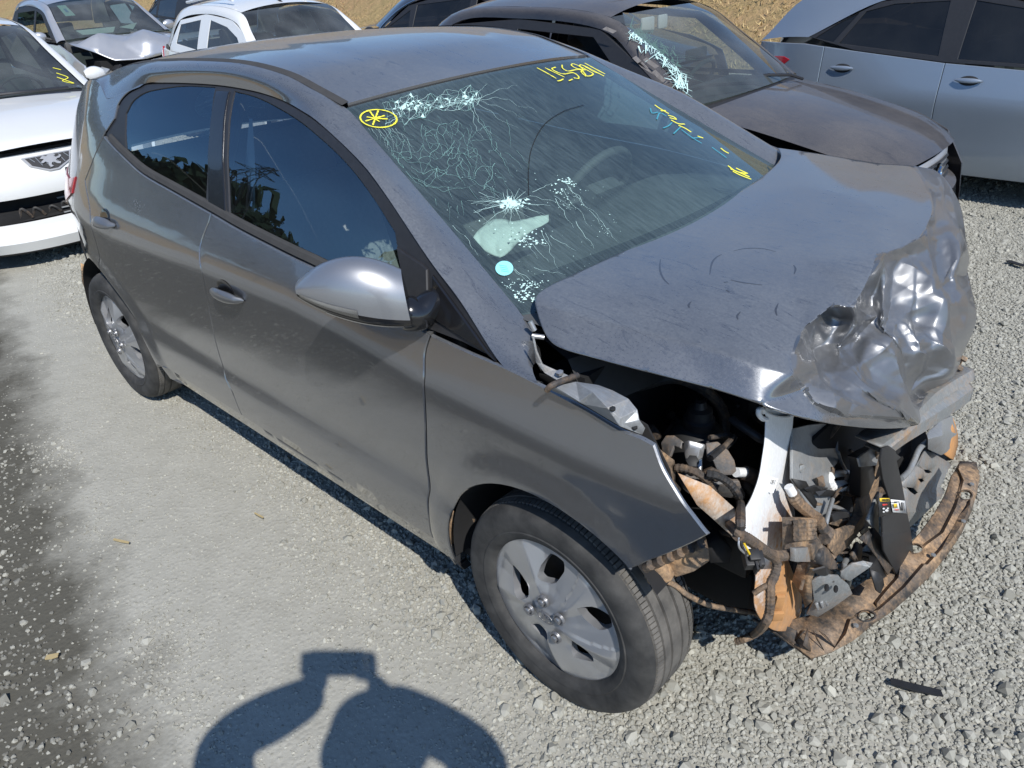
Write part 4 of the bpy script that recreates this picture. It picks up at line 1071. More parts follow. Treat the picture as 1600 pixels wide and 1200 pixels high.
mb = MB(); a_, b_ = at(*Z3(452, 818), 'z', .946), at(*Z3(452, 818), 'z', .946)
hinge = sheet('bonnet_hinge', [(*Z3(40, 380), 1.02), (*Z3(60, 470), .985), (*Z3(95, 540), .955), (*Z3(180, 575), .945), (*Z3(255, 608), .94), (*Z3(180, 630), .935), (*Z3(110, 590), .94), (*Z3(62, 530), .955)], M['galv'], .005, bevel=.001)
bolt(hinge, at(*Z3(200, 598), 'z', .946), (0, -.2, 1), .008, .006, 'alu')
hose('hinge_cable', [(*Z3(125, 690), .955), (*Z3(150, 665), .968), (*Z3(215, 635), .97), (*Z3(300, 606), .965)], .0065, 'hose_mud')
for q in (((*Z3(30, 300), 1.01), (*Z3(55, 350), .99)), ((*Z3(40, 380), .98), (*Z3(110, 390), .975))): hose('hinge_stay', list(q), .006, 'alu')

# engine mount: dark dome, rubber boss, aluminium arm
c0 = at(*Z4(400, 340), 'z', .70)
mb = MB(); mb.lathe([(.072, -.09), (.074, -.03), (.066, .01), (.050, .035), (.034, .042)], 32, c0); dome = mb.build('engine_mount', M['steel_dark'], car)
mb = MB(); mb.lathe([(.036, .036), (.036, .060), (.030, .064), (.028, .085), (.016, .090), (.012, .105), (0, .107)], 24, c0); mb.build('mount_boss', M['black_plastic'], dome)
sheet('mount_arm', [(*Z4(292, 348), .765), (*Z4(330, 340), .775), (*Z4(462, 372), .765), (*Z4(440, 480), .735), (*Z4(424, 585), .715), (*Z4(385, 560), .715), (*Z4(312, 540), .715), (*Z4(296, 440), .745),
                    (*Z4(330, 400), .760, 'z', 1), (*Z4(420, 410), .758, 'z', 1), (*Z4(385, 520), .726, 'z', 1), (*Z4(325, 505), .726, 'z', 1)], M['alu'], .012, folds=((8, 9), (9, 10), (10, 11), (11, 8)), bevel=.003)
bolt(dome, at(*Z4(360, 515), 'z', .735), (.3, -.5, .8), .014, .012)
sheet('mount_cup', [(*Z4(462, 360), .762), (*Z4(560, 352), .765), (*Z4(640, 420), .745), (*Z4(690, 500), .72), (*Z4(706, 580), .695), (*Z4(670, 612), .69), (*Z4(590, 615), .69), (*Z4(545, 560), .705), (*Z4(520, 500), .725), (*Z4(478, 470), .74)], M['steel_mid'], .008, bevel=.002)
sheet('mount_cup', [(*Z4(110, 360), .735), (*Z4(150, 300), .75), (*Z4(215, 298), .755), (*Z4(280, 345), .76), (*Z4(262, 400), .75), (*Z4(215, 380), .745), (*Z4(180, 470), .72), (*Z4(120, 420), .72)], M['steel_mid'], .008, bevel=.002)
sheet('rail_end', [(*Z4(230, 600), .665), (*Z4(300, 590), .68), (*Z4(520, 640), .68), (*Z4(730, 660), .665), (*Z4(742, 710), .645), (*Z4(775, 760), .62), (*Z4(765, 805), .60), (*Z4(500, 775), .615), (*Z4(330, 760), .635), (*Z4(280, 720), .645),
                   (*Z4(520, 690), .672, 'z', 1), (*Z4(300, 660), .672, 'z', 1)], M['steel_mid'], .02, folds=((11, 10),), bevel=.003)
mb = MB(); p0, p1 = at(*Z4(700, 590), 'z', .69), at(*Z4(770, 592), 'z', .675); mb.tube([p0, p1], .011, 12); mb.build('coolant_spigot', M['white_plastic'], car)
hose('coolant_hose', [(*Z4(765, 592), .675), (*Z4(830, 620), .66), (*Z4(900, 690), .62)], .017, 'hose'); hose('coolant_hose', [(*Z4(740, 668), .64), (*Z4(800, 690), .63), (*Z4(850, 760), .60)], .015, 'hose')
c1 = at(*Z4(835, 330), 'x', .12); mb = MB(); mb.lathe([(.0, .02), (.02, .022), (.03, .012), (.034, 0), (.034, -.05)], 20); o_ = mb.build('pulley', M['steel_dark'], car); o_.location = c1; o_.rotation_euler = Vector((.7, -.6, .3)).to_track_quat('Z', 'Y').to_euler()
sheet('wing_edge_bracket', [(*Z4(70, 372), .80, 'z'), (*Z4(120, 420), .78), (*Z4(218, 495), .74), (*Z4(232, 560), .715), (*Z4(225, 660), .69), (*Z4(272, 720), .67), (*Z4(262, 740), .668), (*Z4(180, 620), .715), (*Z4(120, 480), .76)], M['mud'], .004)

# ------------------------------------------------------------------ washer tank with its tall filler neck
ns = [((1217, 636), .345, .026), ((1217, 650), .348, .0255), ((1214, 690), .356, .0262), ((1211, 720), .362, .0275), ((1207, 755), .370, .0325), ((1203, 790), .380, .038)]
mb = MB(); rings = []
prev = None
tank_secs = [  # left edge px, right edge px, x station, fore-aft half depth
    ((1196, 640), (1240, 647), .345, .027), ((1195, 660), (1239, 664), .350, .026), ((1194, 690), (1236, 692), .356, .026), ((1190, 712), (1234, 714), .362, .028), ((1186, 742), (1237, 742), .370, .032),
    ((1178, 765), (1236, 765), .376, .036), ((1170, 785), (1238, 785), .384, .042), ((1160, 800), (1243, 806), .392, .050), ((1154, 820), (1243, 828), .398, .058), ((1158, 845), (1240, 850), .405, .060), ((1172, 862), (1226, 866), .412, .052),
    ((1180, 885), (1232, 882), .420, .046), ((1180, 905), (1238, 900), .430, .050), ((1176, 930), (1250, 925), .440, .056), ((1180, 948), (1255, 948), .448, .056), ((1196, 966), (1248, 968), .452, .046), ((1208, 973), (1240, 974), .454, .030)]
for (a, b, x, d) in tank_secs:
    x = x-.012-.040*(x-.345)/.109
    A, B = at(a[0], a[1], 'x', x), at(b[0], b[1], 'x', x); c = (A+B)/2; h = (B-A)/2; ring = []
    vd = c-CAM; vd[2] = 0; vd /= np.linalg.norm(vd)
    for t in np.linspace(0, 2*math.pi, 29)[:-1]:
        ct, st = math.cos(t), math.sin(t)
        ring.append(c+h*np.sign(ct)*abs(ct)**.85-vd*d*np.sign(st)*abs(st)**.9)
    rings.append(ring)
sm_r = []
for i in range(len(rings)-1):
    sm_r.append(rings[i])
mb.loft(rings, closed=True); mb.f.append(tuple(range(len(mb.v)-28, len(mb.v))))
tank = mb.build('washer_tank', M['white_plastic'], car, True, None)
md = tank.modifiers.new('sub', 'SUBSURF'); md.levels = 1; md.render_levels = 2
mb = MB()
lip = [np.array(p) for p in rings[0]]; cc = np.mean(lip, 0)
mb.loft([[cc+(p-cc)*1.05+np.array((0, 0, .004)) for p in lip], [cc+(p-cc)*1.06-np.array((0, 0, .004)) for p in lip]], closed=True)
mb.loft([[cc+(p-cc)*1.05+np.array((0, 0, .004)) for p in lip], [cc+(p-cc)*.88+np.array((0, 0, .004)) for p in lip], [cc+(p-cc)*.86-np.array((0, 0, .04)) for p in lip]], closed=True)
mb.build('filler_lip', M['white_plastic'], tank)
hk = [at(*Z4(*q), 'x', .345) for q in ((940, 175), (905, 170), (880, 140), (878, 105), (900, 98), (915, 118))]
mb = MB(); mb.tube(cr(hk, 5), .0055, 8); mb.build('cap_hook', M['white_plastic'], tank)
def on_tank(u, v):    # a little in front of the tank wall
    P = np.array([np.array(r).mean(0) for r in rings]); d = ray(u, v)
    best = None
    for i, r in enumerate(rings):
        for p in r:
            q = np.dot(p-CAM, d)/np.dot(d, d); e = np.linalg.norm(CAM+d*q-p)
            if best is None or e < best[0]-1e-4 or (e < .02 and q < best[1]): best = (e, q)
    return CAM+d*(best[1]-.004)
lb = [on_tank(*Z4(*q)) for q in ((925, 618), (1030, 640), (992, 752), (882, 735))]
def quad(name, P, mat, parent, u0=0, u1=1, v0=0, v1=1, lift=0.0):
    def q(u, v): return P[0]*(1-u)*(1-v)+P[1]*u*(1-v)+P[2]*u*v+P[3]*(1-u)*v+(CAM-P[0])/np.linalg.norm(CAM-P[0])*lift
    return q
dmin = min(np.linalg.norm(p-CAM) for p in lb)-.004
lb = [CAM+(p-CAM)*(dmin/np.linalg.norm(p-CAM)) for p in lb]
q_ = quad('', lb, None, None)
lab = mesh_obj('paper_label', [q_(0, 0), q_(1, 0), q_(1, 1), q_(0, 1)], [(0, 3, 2, 1)], M['white_label'], tank, False)
q_ = quad('', lb, None, None, lift=.001); mb = MB()
for k in range(9):
    u0 = .08+k*.095; mb.add([q_(u0, .12), q_(u0+.03+.02*(k % 3 == 0), .12), q_(u0+.03+.02*(k % 3 == 0), .46), q_(u0, .46)], [(0, 3, 2, 1)])
bars = mb.build('bar_print', M['black_ink'], lab, False); bars['kind'] = 'stuff'

# ------------------------------------------------------------------ wiring looms
hose('wiring_loom', [(*Z4(232, 555), .725), (*Z4(300, 560), .73), (*Z4(390, 590), .725), (*Z4(460, 640), .71), (*Z4(520, 720), .67), (*Z4(555, 830), .62), (*Z4(610, 950), .56), (*Z4(690, 1040), .425, 'x'), (*Z4(760, 1080), .445, 'x')], .0085, 'hose_mud', ribs=.14)
hose('wiring_loom', [(*Z4(470, 600), .73), (*Z4(560, 620), .725), (*Z4(640, 670), .705), (*Z4(700, 740), .68), (*Z4(735, 830), .64), (*Z4(735, 960), .432, 'x'), (*Z4(735, 1020), .44, 'x')], .0085, 'hose', ribs=.14)
hose('wiring_loom', [(*Z4(470, 615), .69), (*Z4(500, 590), .70), (*Z4(545, 610), .69), (*Z4(560, 640), .68)], .011, 'hose_mud', ribs=.2)
hose('plug_wire', [(*Z4(735, 1020), .44, 'x'), (*Z4(735, 1100), .445, 'x'), (*Z4(745, 1160), .45, 'x'), (*Z6(130, 230), .455, 'x')], .0028, 'hose')
hose('plug_wire', [(*Z4(740, 1020), .44, 'x'), (*Z4(750, 1110), .445, 'x'), (*Z4(775, 1170), .45, 'x'), (*Z6(160, 235), .455, 'x')], .0022, 'yellow_label')
hose('plug_wire', [(*Z4(730, 1020), .44, 'x'), (*Z4(722, 1110), .445, 'x'), (*Z4(728, 1180), .45, 'x'), (*Z6(140, 240), .455, 'x')], .0022, 'alu')
p = at(*Z6(185, 275), 'x', .458); mb = MB(); rm = Matrix.Rotation(R(-45), 4, 'Z') @ Matrix.Rotation(R(25), 4, 'Y')
mb.box(p, (.030, .036, .024), rm, .003); mb.box(p+np.array((.002, -.004, .016)), (.022, .02, .012), rm, .002)
for k in range(3): mb.box(p+np.array((.012, -.012+.010*k, -.004)), (.016, .004, .026), rm)
mb.build('plug_connector', M['black_plastic'], car)
hose('wiring_loom', [(*Z6(60, 80), .44, 'x'), (*Z6(130, 105), .445, 'x'), (*Z6(200, 150), .452, 'x'), (*Z6(270, 200), .458, 'x'), (*Z6(340, 240), .46, 'x'), (*Z6(420, 240), .458, 'x'), (*Z6(480, 225), .452, 'x'), (*Z6(500, 180), .445, 'x'), (*Z6(470, 185), .45, 'x')], .0105, 'hose_mud', ribs=.12)
hose('wiring_loom', [(*Z6(340, 240), .46, 'x'), (*Z6(370, 300), .465, 'x'), (*Z6(350, 400), .47, 'x'), (*Z6(320, 460), .475, 'x'), (*Z6(318, 560), .482, 'x'), (*Z6(310, 680), .485, 'x'), (*Z6(270, 780), .475, 'x'), (*Z6(200, 850), .20), (*Z6(120, 890), .17), (*Z6(55, 912), .15)], .009, 'hose_mud', ribs=.12)
hose('wiring_loom', [(*Z6(320, 460), .475, 'x'), (*Z6(250, 495), .465, 'x'), (*Z6(190, 535), .455, 'x')], .006, 'hose_mud')
hose('drain_pipe', [(1010, 900, .52), (1050, 912, .46), (1075, 930, .42), (1110, 946, .37), (1150, 953, .33), (1180, 958, .29), (1196, 968, .26)], .0065, 'mud')
hose('drain_pipe', [(1112, 838, .52), (1130, 832, .52), (1160, 845, .49)], .0065, 'hose_mud')
p = at(*Z6(365, 600), 'x', .468); mb = MB(); rm = Matrix.Rotation(R(-45), 4, 'Z') @ Matrix.Rotation(R(8), 4, 'Y')
mb.box(p, (.018, .026, .09), rm, .004); mb.box(p+np.array((.010, -.010, .016)), (.010, .018, .036), rm, .003); mb.box(p+np.array((.012, -.012, -.024)), (.008, .022, .026), rm, .002)
mb.build('washer_pump', M['bead_orange'], car)
# muddy splash bracket behind the tank foot
sheet('tank_bracket', [(*Z6(490, 440), .36), (*Z6(530, 310), .42), (*Z6(640, 290), .44), (*Z6(720, 150), .50), (*Z6(740, 180), .48), (*Z6(640, 440), .37), (*Z6(645, 600), .30), (*Z6(590, 650), .27), (*Z6(565, 560), .31)], M['mud'], .005, folds=((2, 8), (5, 8)))
sheet('tank_shield', [(1060, 740, .30, 'x'), (1110, 760, .34, 'x'), (1160, 805, .36, 'x'), (1168, 850, .37, 'x'), (1150, 842, .37, 'x'), (1125, 820, .35, 'x'), (1090, 790, .33, 'x')], M['white_mud'], .004)

# ------------------------------------------------------------------ radiator support, slam panel, bumper beam
sheet('headlamp_panel', [(*Z5(90, 150), .34, 'x'), (*Z5(200, 125), .33, 'x'), (*Z5(330, 110), .33, 'x'), (*Z5(490, 130), .33, 'x'), (*Z5(447, 200), .34, 'x'), (*Z5(452, 370), .36, 'x'), (*Z5(440, 420), .37, 'x'), (*Z5(380, 490), .385, 'x'), (*Z5(385, 600), .40, 'x'), (*Z5(390, 690), .41, 'x'), (*Z5(360, 800), .425, 'x'), (*Z5(340, 900), .435, 'x'), (*Z5(250, 800), .42, 'x'), (*Z5(150, 640), .40, 'x'), (*Z5(90, 540), .385, 'x'),
                         (*Z5(250, 210), .325, 'x', 1), (*Z5(380, 180), .322, 'x', 1), (*Z5(300, 330), .345, 'x', 1), (*Z5(200, 440), .375, 'x', 1), (*Z5(290, 540), .385, 'x', 1), (*Z5(330, 640), .395, 'x', 1)], M['galv'], .006, folds=((15, 16), (15, 17), (17, 18), (18, 19), (19, 20), (16, 5)), bevel=.001)
sheet('panel_slot_trim', [(*Z5(235, 205), .322, 'x'), (*Z5(300, 150), .318, 'x'), (*Z5(370, 138), .318, 'x'), (*Z5(310, 170), .318, 'x'), (*Z5(250, 220), .322, 'x')], M['steel_dark'], .002)
sheet('sensor_bracket', [(*Z5(95, 540), .395, 'x'), (*Z5(200, 560), .395, 'x'), (*Z5(240, 640), .405, 'x'), (*Z5(285, 720), .415, 'x'), (*Z5(275, 770), .42, 'x'), (*Z5(210, 680), .41, 'x'), (*Z5(150, 620), .40, 'x')], M['steel_dark'], .005)
bolt(car, at(*Z5(150, 455), 'x', .375), (.9, -.4, .3), .010, .008, 'mud_steel')
hose('corrugated_pipe', [(*Z5(75, 620), .40, 'x'), (*Z5(110, 700), .41, 'x'), (*Z5(170, 760), .42, 'x'), (*Z5(240, 820), .43, 'x'), (*Z5(290, 850), .435, 'x')], .012, 'hose_mud', ribs=.18)
hose('pipe_stub', [(*Z5(60, 600), .40, 'x'), (*Z5(95, 660), .41, 'x')], .010, 'white_plastic')
def fitting(pts, rad, mat, name): return hose(name, pts, rad, mat, n=12, k=3)
fitting([(*Z5(380, 515), .385, 'x'), (*Z5(450, 500), .37, 'x'), (*Z5(540, 490), .35, 'x')], .0095, 'white_label', 'air_con_pipe')
hose('air_con_pipe', [(*Z5(380, 515), .385, 'x'), (*Z5(375, 560), .39, 'x'), (*Z5(400, 610), .395, 'x')], .012, 'white_label', ribs=.15)
hose('air_con_coupling', [(*Z5(430, 605), .39, 'x'), (*Z5(470, 595), .385, 'x'), (*Z5(545, 598), .375, 'x')], .014, 'white_label', ribs=.10); fitting([(*Z5(545, 598), .375, 'x'), (*Z5(585, 596), .37, 'x')], .006, 'white_label', 'air_con_coupling')
# bent lower support coming down from the beam
sheet('radiator_support', [(*Z5(760, 270), .455, 'x'), (*Z5(800, 280), .455, 'x'), (*Z5(790, 360), .45, 'x'), (*Z5(775, 480), .445, 'x'), (*Z5(760, 640), .44, 'x'), (*Z5(700, 800), .44, 'x'), (*Z5(640, 920), .445, 'x'), (*Z5(540, 1060), .455, 'x'), (*Z5(430, 1150), .465, 'x'), (*Z5(380, 1090), .465, 'x'), (*Z5(390, 950), .455, 'x'), (*Z5(510, 900), .445, 'x'), (*Z5(560, 830), .44, 'x'), (*Z5(600, 690), .435, 'x'), (*Z5(690, 655), .435, 'x'), (*Z5(730, 560), .437, 'x'), (*Z5(745, 400), .445, 'x'),
                           (*Z5(640, 830), .458, 'x', 1), (*Z5(540, 960), .462, 'x', 1)], M['mud'], .006, folds=((13, 17), (17, 18), (18, 8)), bevel=.001)
sheet('latch_box', [(*Z5(640, 355), .43, 'x'), (*Z5(680, 320), .425, 'x'), (*Z5(765, 265), .42, 'x'), (*Z5(775, 330), .43, 'x'), (*Z5(745, 440), .44, 'x'), (*Z5(740, 540), .44, 'x'), (*Z5(690, 660), .44, 'x'), (*Z5(622, 690), .44, 'x'), (*Z5(622, 470), .435, 'x'), (*Z5(608, 380), .43, 'x'), (*Z5(740, 435), .436, 'x', 1), (*Z5(625, 450), .436, 'x', 1)], M['black_plastic'], .03, folds=((10, 11),), bevel=.003)
sheet('latch_cap', [(*Z5(608, 380), .442, 'x'), (*Z5(640, 350), .44, 'x'), (*Z5(690, 318), .438, 'x'), (*Z5(768, 262), .435, 'x'), (*Z5(778, 330), .443, 'x'), (*Z5(748, 438), .450, 'x'), (*Z5(625, 450), .448, 'x')], M['galv'], .006, bevel=.002)
sheet('torn_bracket', [(*Z5(735, 235), .45, 'x'), (*Z5(810, 165), .44, 'x'), (*Z5(850, 205), .45, 'x'), (*Z5(845, 240), .46, 'x'), (*Z5(770, 270), .46, 'x')], M['mud_steel'], .003)
# bumper beam: a channel from near end to far corner, seen against the gravel
BT = [(*Z2(820, 840), .665), (*Z2(980, 715), .675), (*Z2(1090, 590), .682), (*Z2(1170, 505), .688), (*Z2(1250, 430), .69), (*Z2(1380, 345), .69), (*Z2(1500, 275), .688), (*Z2(1512, 272), .688)]
BM1 = [(*Z2(850, 850), .655), (*Z2(990, 745), .664), (*Z2(1100, 635), .668), (*Z2(1180, 560), .668), (*Z2(1260, 500), .668), (*Z2(1390, 420), .668), (*Z2(1510, 345), .668), (*Z2(1520, 342), .668)]
BM2 = [(*Z2(860, 875), .635), (*Z2(1000, 765), .645), (*Z2(1110, 672), .645), (*Z2(1190, 622), .645), (*Z2(1270, 572), .645), (*Z2(1400, 490), .645), (*Z2(1500, 415), .645), (*Z2(1508, 410), .645)]
BB = [(*Z2(880, 905), .610), (*Z2(1010, 810), .615), (*Z2(1120, 742), .612), (*Z2(1200, 692), .61), (*Z2(1280, 640), .61), (*Z2(1400, 560), .61), (*Z2(1480, 500), .61), (*Z2(1490, 495), .61)]
rows = [[at(u, v, 'z', z) for u, v, z in L] for L in (BT, BM1, BM2, BB)]
rows = [resample(cr(r, 4), 30) for r in rows]
mid = (rows[1]+rows[2])/2+np.array((-.012, .004, 0))
bk = rows[0]+np.array((-.06, .01, .0)); bk2 = rows[3]+np.array((-.06, .01, 0))
mb = MB(); mb.loft([bk, rows[0], rows[1]*.6+rows[0]*.4, rows[1], mid, rows[2], rows[2]*.4+rows[3]*.6, rows[3], bk2]); beam = mb.build('bumper_beam', M['mud_steel'], car, True, 25)
md = beam.modifiers.new('sol', 'SOLIDIFY'); md.thickness = .003; md.offset = 0
mb = MB(); 
for k in range(9): 
    p = at(1497+random.uniform(-9, 9), 568+random.uniform(-8, 8), 'z', .70+random.uniform(-.01, .01)); mb.box(p, (.016, .012, .010), Matrix.Rotation(random.uniform(0, 3), 4, (1, 1, .4)), .002)
mb.build('torn_foam', M['mud'], car)
# far crash box, cross-member, blade, lower tray
sheet('crash_box', [(*Z5(1140, 190), .44, 'x'), (*Z5(1160, 165), .44, 'x'), (*Z5(1255, 85), .45, 'x'), (*Z5(1340, 50), .44, 'x'), (*Z5(1375, 190), .43, 'x'), (*Z5(1330, 290), .44, 'x'), (*Z5(1300, 330), .47, 'x'), (*Z5(1255, 358), .47, 'x'), (*Z5(1150, 310), .45, 'x'), (*Z5(1265, 200), .475, 'x', 1), (*Z5(1150, 230), .452, 'x', 1)], M['galv'], .008, folds=((2, 9), (9, 6), (10, 9)), bevel=.001)
sheet('crash_box_mud', [(*Z5(1340, 55), .435, 'x'), (*Z5(1365, 110), .43, 'x'), (*Z5(1385, 200), .425, 'x'), (*Z5(1385, 420), .44, 'x'), (*Z5(1290, 350), .455, 'x'), (*Z5(1330, 290), .45, 'x')], M['bead_orange'], .012)
H1 = [Z5(*q) for q in ((1115, 468), (1160, 470), (1183, 490), (1160, 500), (1130, 492))]; H2 = [Z5(*q) for q in ((1070, 540), (1110, 538), (1122, 560), (1098, 575))]; H3 = [Z5(*q) for q in ((980, 605), (1040, 612), (1075, 650), (1050, 668), (1010, 640))]
inner_pts = [(*Z5(1000, 760), .46, 'x', 1), (*Z5(1180, 640), .46, 'x', 1), (*Z5(1290, 500), .455, 'x', 1), (*Z5(1080, 430), .445, 'x', 1)]
for h in (H1, H2, H3): inner_pts += [(q[0], q[1], .452, 'x', 1) for q in h]
base_pts = [(*Z5(1130, 318), .44, 'x'), (*Z5(1200, 345), .44, 'x'), (*Z5(1280, 392), .445, 'x'), (*Z5(1352, 440), .455, 'x'), (*Z5(1345, 560), .475, 'x'), (*Z5(1240, 700), .49, 'x'), (*Z5(1140, 800), .49, 'x'), (*Z5(1010, 920), .485, 'x'), (*Z5(985, 800), .47, 'x'), (*Z5(945, 600), .445, 'x'), (*Z5(950, 545), .44, 'x'), (*Z5(1060, 440), .44, 'x')]
nb = len(base_pts); fl = [(nb, nb+1), (nb+1, nb+2)]; o_ = nb+4
for h in (H1, H2, H3):
    fl += [(o_+i, o_+(i+1) % len(h)) for i in range(len(h))]; o_ += len(h)
xm = sheet('cross_member', base_pts+inner_pts, M['mud_steel'], .005, folds=fl, holes=(H1, H2, H3))
sheet('shade_backing', [(*Z5(900, 330), .36, 'x'), (*Z5(1130, 170), .36, 'x'), (*Z5(1180, 330), .38, 'x'), (*Z5(1050, 700), .40, 'x'), (*Z5(960, 820), .41, 'x'), (*Z5(860, 700), .40, 'x')], M['cavity'], .004)  # dark sheet put in for the shade behind the cross-member
hose('sealing_strip', [(*Z5(940, 540), .45, 'x'), (*Z5(1000, 480), .445, 'x'), (*Z5(1040, 400), .44, 'x'), (*Z5(1080, 310), .435, 'x'), (*Z5(1140, 250), .435, 'x')], .009, 'galv')
# black air-guide blade with its stickers
BL = [(*Z5(800, 300), .50, 'x'), (*Z5(850, 285), .50, 'x'), (*Z5(895, 318), .50, 'x'), (*Z5(905, 345), .502, 'x'), (*Z5(942, 372), .503, 'x'), (*Z5(908, 402), .505, 'x'), (*Z5(945, 560), .515, 'x'), (*Z5(985, 780), .525, 'x'), (*Z5(1015, 940), .535, 'x'), (*Z5(1042, 1135), .545, 'x'), (*Z6(1380, 262), .546, 'x'), (*Z6(1395, 440), .552, 'x'), (*Z6(1330, 512), .555, 'x'), (*Z6(1312, 400), .55, 'x'), (*Z6(1275, 330), .546, 'x'), (*Z6(1205, 200), .54, 'x'), (*Z6(1200, 90), .535, 'x'), (*Z5(800, 960), .53, 'x'), (*Z5(795, 840), .525, 'x'), (*Z5(862, 800), .522, 'x'), (*Z5(850, 700), .517, 'x'), (*Z5(800, 540), .508, 'x'), (*Z5(780, 400), .502, 'x')]
blade = sheet('air_guide', BL, M['black_plastic'], .006, bevel=.0015)
lab2 = sheet('print_panel', [(*Z5(768, 690), .520, 'x'), (*Z5(852, 690), .520, 'x'), (*Z5(862, 800), .525, 'x'), (*Z5(862, 815), .526, 'x'), (*Z5(770, 840), .527, 'x')], M['black_plastic'], .002)
sheet('warning_label', [(*Z5(774, 692), .5215, 'x'), (*Z5(850, 692), .5215, 'x'), (*Z5(852, 718), .5225, 'x'), (*Z5(776, 720), .5225, 'x')], M['yellow_label'], .0008, parent=blade)
sheet('red_print', [(*Z5(796, 738), .5235, 'x'), (*Z5(834, 737), .5235, 'x'), (*Z5(835, 750), .524, 'x'), (*Z5(797, 752), .524, 'x')], M['red_ink'], .0006, parent=blade)
lw = sheet('white_sticker', [(*Z5(860, 702), .5235, 'x'), (*Z5(970, 712), .5235, 'x'), (*Z5(984, 812), .5285, 'x'), (*Z5(876, 802), .5275, 'x')], M['white_label'], .0008, parent=blade)
for (a, b, c, d, m_) in ((884, 718, 926, 726, 'black_ink'), (884, 735, 910, 768, 'yellow_label'), (890, 780, 925, 787, 'red_ink'), (940, 725, 952, 790, 'black_ink'), (958, 728, 963, 792, 'black_ink'), (795, 700, 815, 712, 'black_ink'), (820, 700, 846, 710, 'black_ink')):
    sheet('label_print', [(*Z5(a, b), .5305 if a > 860 else .5245, 'x'), (*Z5(c, b), .5305 if a > 860 else .5245, 'x'), (*Z5(c+3, d), .5305 if a > 860 else .5245, 'x'), (*Z5(a+3, d), .5305 if a > 860 else .5245, 'x')], M[m_], .0004, parent=blade)
for (cx_, cy_, r_) in ((806, 775, 10), (830, 790, 14), (806, 800, 9), (838, 772, 8)):
    th = np.linspace(0, 2*math.pi, 9)[:-1]; sheet('white_print', [(*Z5(cx_+r_*math.cos(a), cy_+r_*.8*math.sin(a)), .5275, 'x') for a in th], M['white_label'], .0004, parent=blade)
sheet('muddy_grille_strip', [(*Z5(770, 640), .48, 'x'), (*Z5(765, 700), .485, 'x'), (*Z5(765, 960), .50, 'x'), (*Z5(720, 920), .50, 'x'), (*Z5(680, 860), .495, 'x'), (*Z5(740, 700), .485, 'x')], M['galv'], .006)
sheet('bent_baffle', [(*Z6(1015, 102), .50, 'x'), (*Z6(1110, 20), .495, 'x'), (*Z6(1130, 22), .50, 'x'), (*Z6(1210, 130), .515, 'x'), (*Z6(1285, 275), .54, 'x'), (*Z6(1275, 330), .545, 'x'), (*Z6(1240, 392), .55, 'x'), (*Z6(1205, 330), .54, 'x'), (*Z6(1150, 250), .525, 'x'), (*Z6(1085, 160), .51, 'x')], M['mud_black'], .004)
sheet('baffle_foot', [(*Z6(1090, 240), .51, 'x'), (*Z6(1150, 260), .525, 'x'), (*Z6(1230, 400), .545, 'x'), (*Z6(1200, 420), .55, 'x'), (*Z6(1210, 470), .555, 'x'), (*Z6(1180, 535), .56, 'x'), (*Z6(1150, 510), .555, 'x'), (*Z6(1130, 440), .545, 'x'), (*Z6(1100, 350), .53, 'x')], M['black_plastic'], .004)
mb = MB()   # caked blocks in front of the tank
fgrid = [(*Z5(115, 850), .44, 'x'), (*Z5(255, 845), .44, 'x'), (*Z5(270, 1000), .455, 'x'), (*Z5(235, 1180), .465, 'x'), (*Z5(115, 1170), .465, 'x')]
sheet('ribbed_duct', fgrid, M['mud'], .03, bevel=.004)
for k in range(5):
    a, b = (*Z5(118, 880+k*32), .447+.003*k, 'x'), (*Z5(182, 876+k*32), .447+.003*k, 'x'); hose('duct_rib', [a, b], .006, 'mud')
for k in range(5):
    a, b = (*Z5(192, 876+k*32), .447+.003*k, 'x'), (*Z5(262, 870+k*32), .447+.003*k, 'x'); hose('duct_rib', [a, b], .006, 'mud')
sheet('duct_foot', [(*Z5(115, 1085), .476, 'x'), (*Z5(215, 1075), .472, 'x'), (*Z5(235, 1190), .478, 'x'), (*Z5(115, 1190), .482, 'x')], M['mud_steel'], .012, bevel=.002)
sheet('duct_side', [(*Z5(255, 850), .43, 'x'), (*Z5(300, 870), .43, 'x'), (*Z5(330, 1000), .44, 'x'), (*Z6(720, 20), .45, 'x'), (*Z6(725, 130), .46, 'x'), (*Z6(660, 280), .47, 'x'), (*Z6(640, 150), .465, 'x'), (*Z5(270, 1000), .45, 'x')], M['mud'], .02, bevel=.003)
hose('short_loom', [(*Z5(290, 860), .45, 'x'), (*Z5(330, 930), .455, 'x'), (*Z5(370, 960), .46, 'x'), (*Z5(340, 1010), .465, 'x')], .012, 'hose_mud', ribs=.2)
foam = sheet('foam_block', [(*Z6(740, 150), .465, 'x'), (*Z6(790, 190), .467, 'x'), (*Z6(850, 290), .48, 'x'), (*Z6(855, 350), .485, 'x'), (*Z6(790, 355), .485, 'x'), (*Z6(720, 320), .48, 'x'), (*Z6(715, 240), .475, 'x')], M['mud_black'], .04, bevel=.01)
sheet('torn_clip', [(*Z5(400, 820), .45, 'x'), (*Z5(440, 800), .45, 'x'), (*Z5(530, 800), .45, 'x'), (*Z5(545, 840), .452, 'x'), (*Z5(480, 855), .455, 'x'), (*Z5(420, 880), .455, 'x')], M['black_plastic'], .012, bevel=.002)
hose('thin_stay', [(*Z5(405, 700), .43, 'x'), (*Z5(375, 800), .445, 'x'), (*Z5(350, 910), .455, 'x')], .005, 'galv')

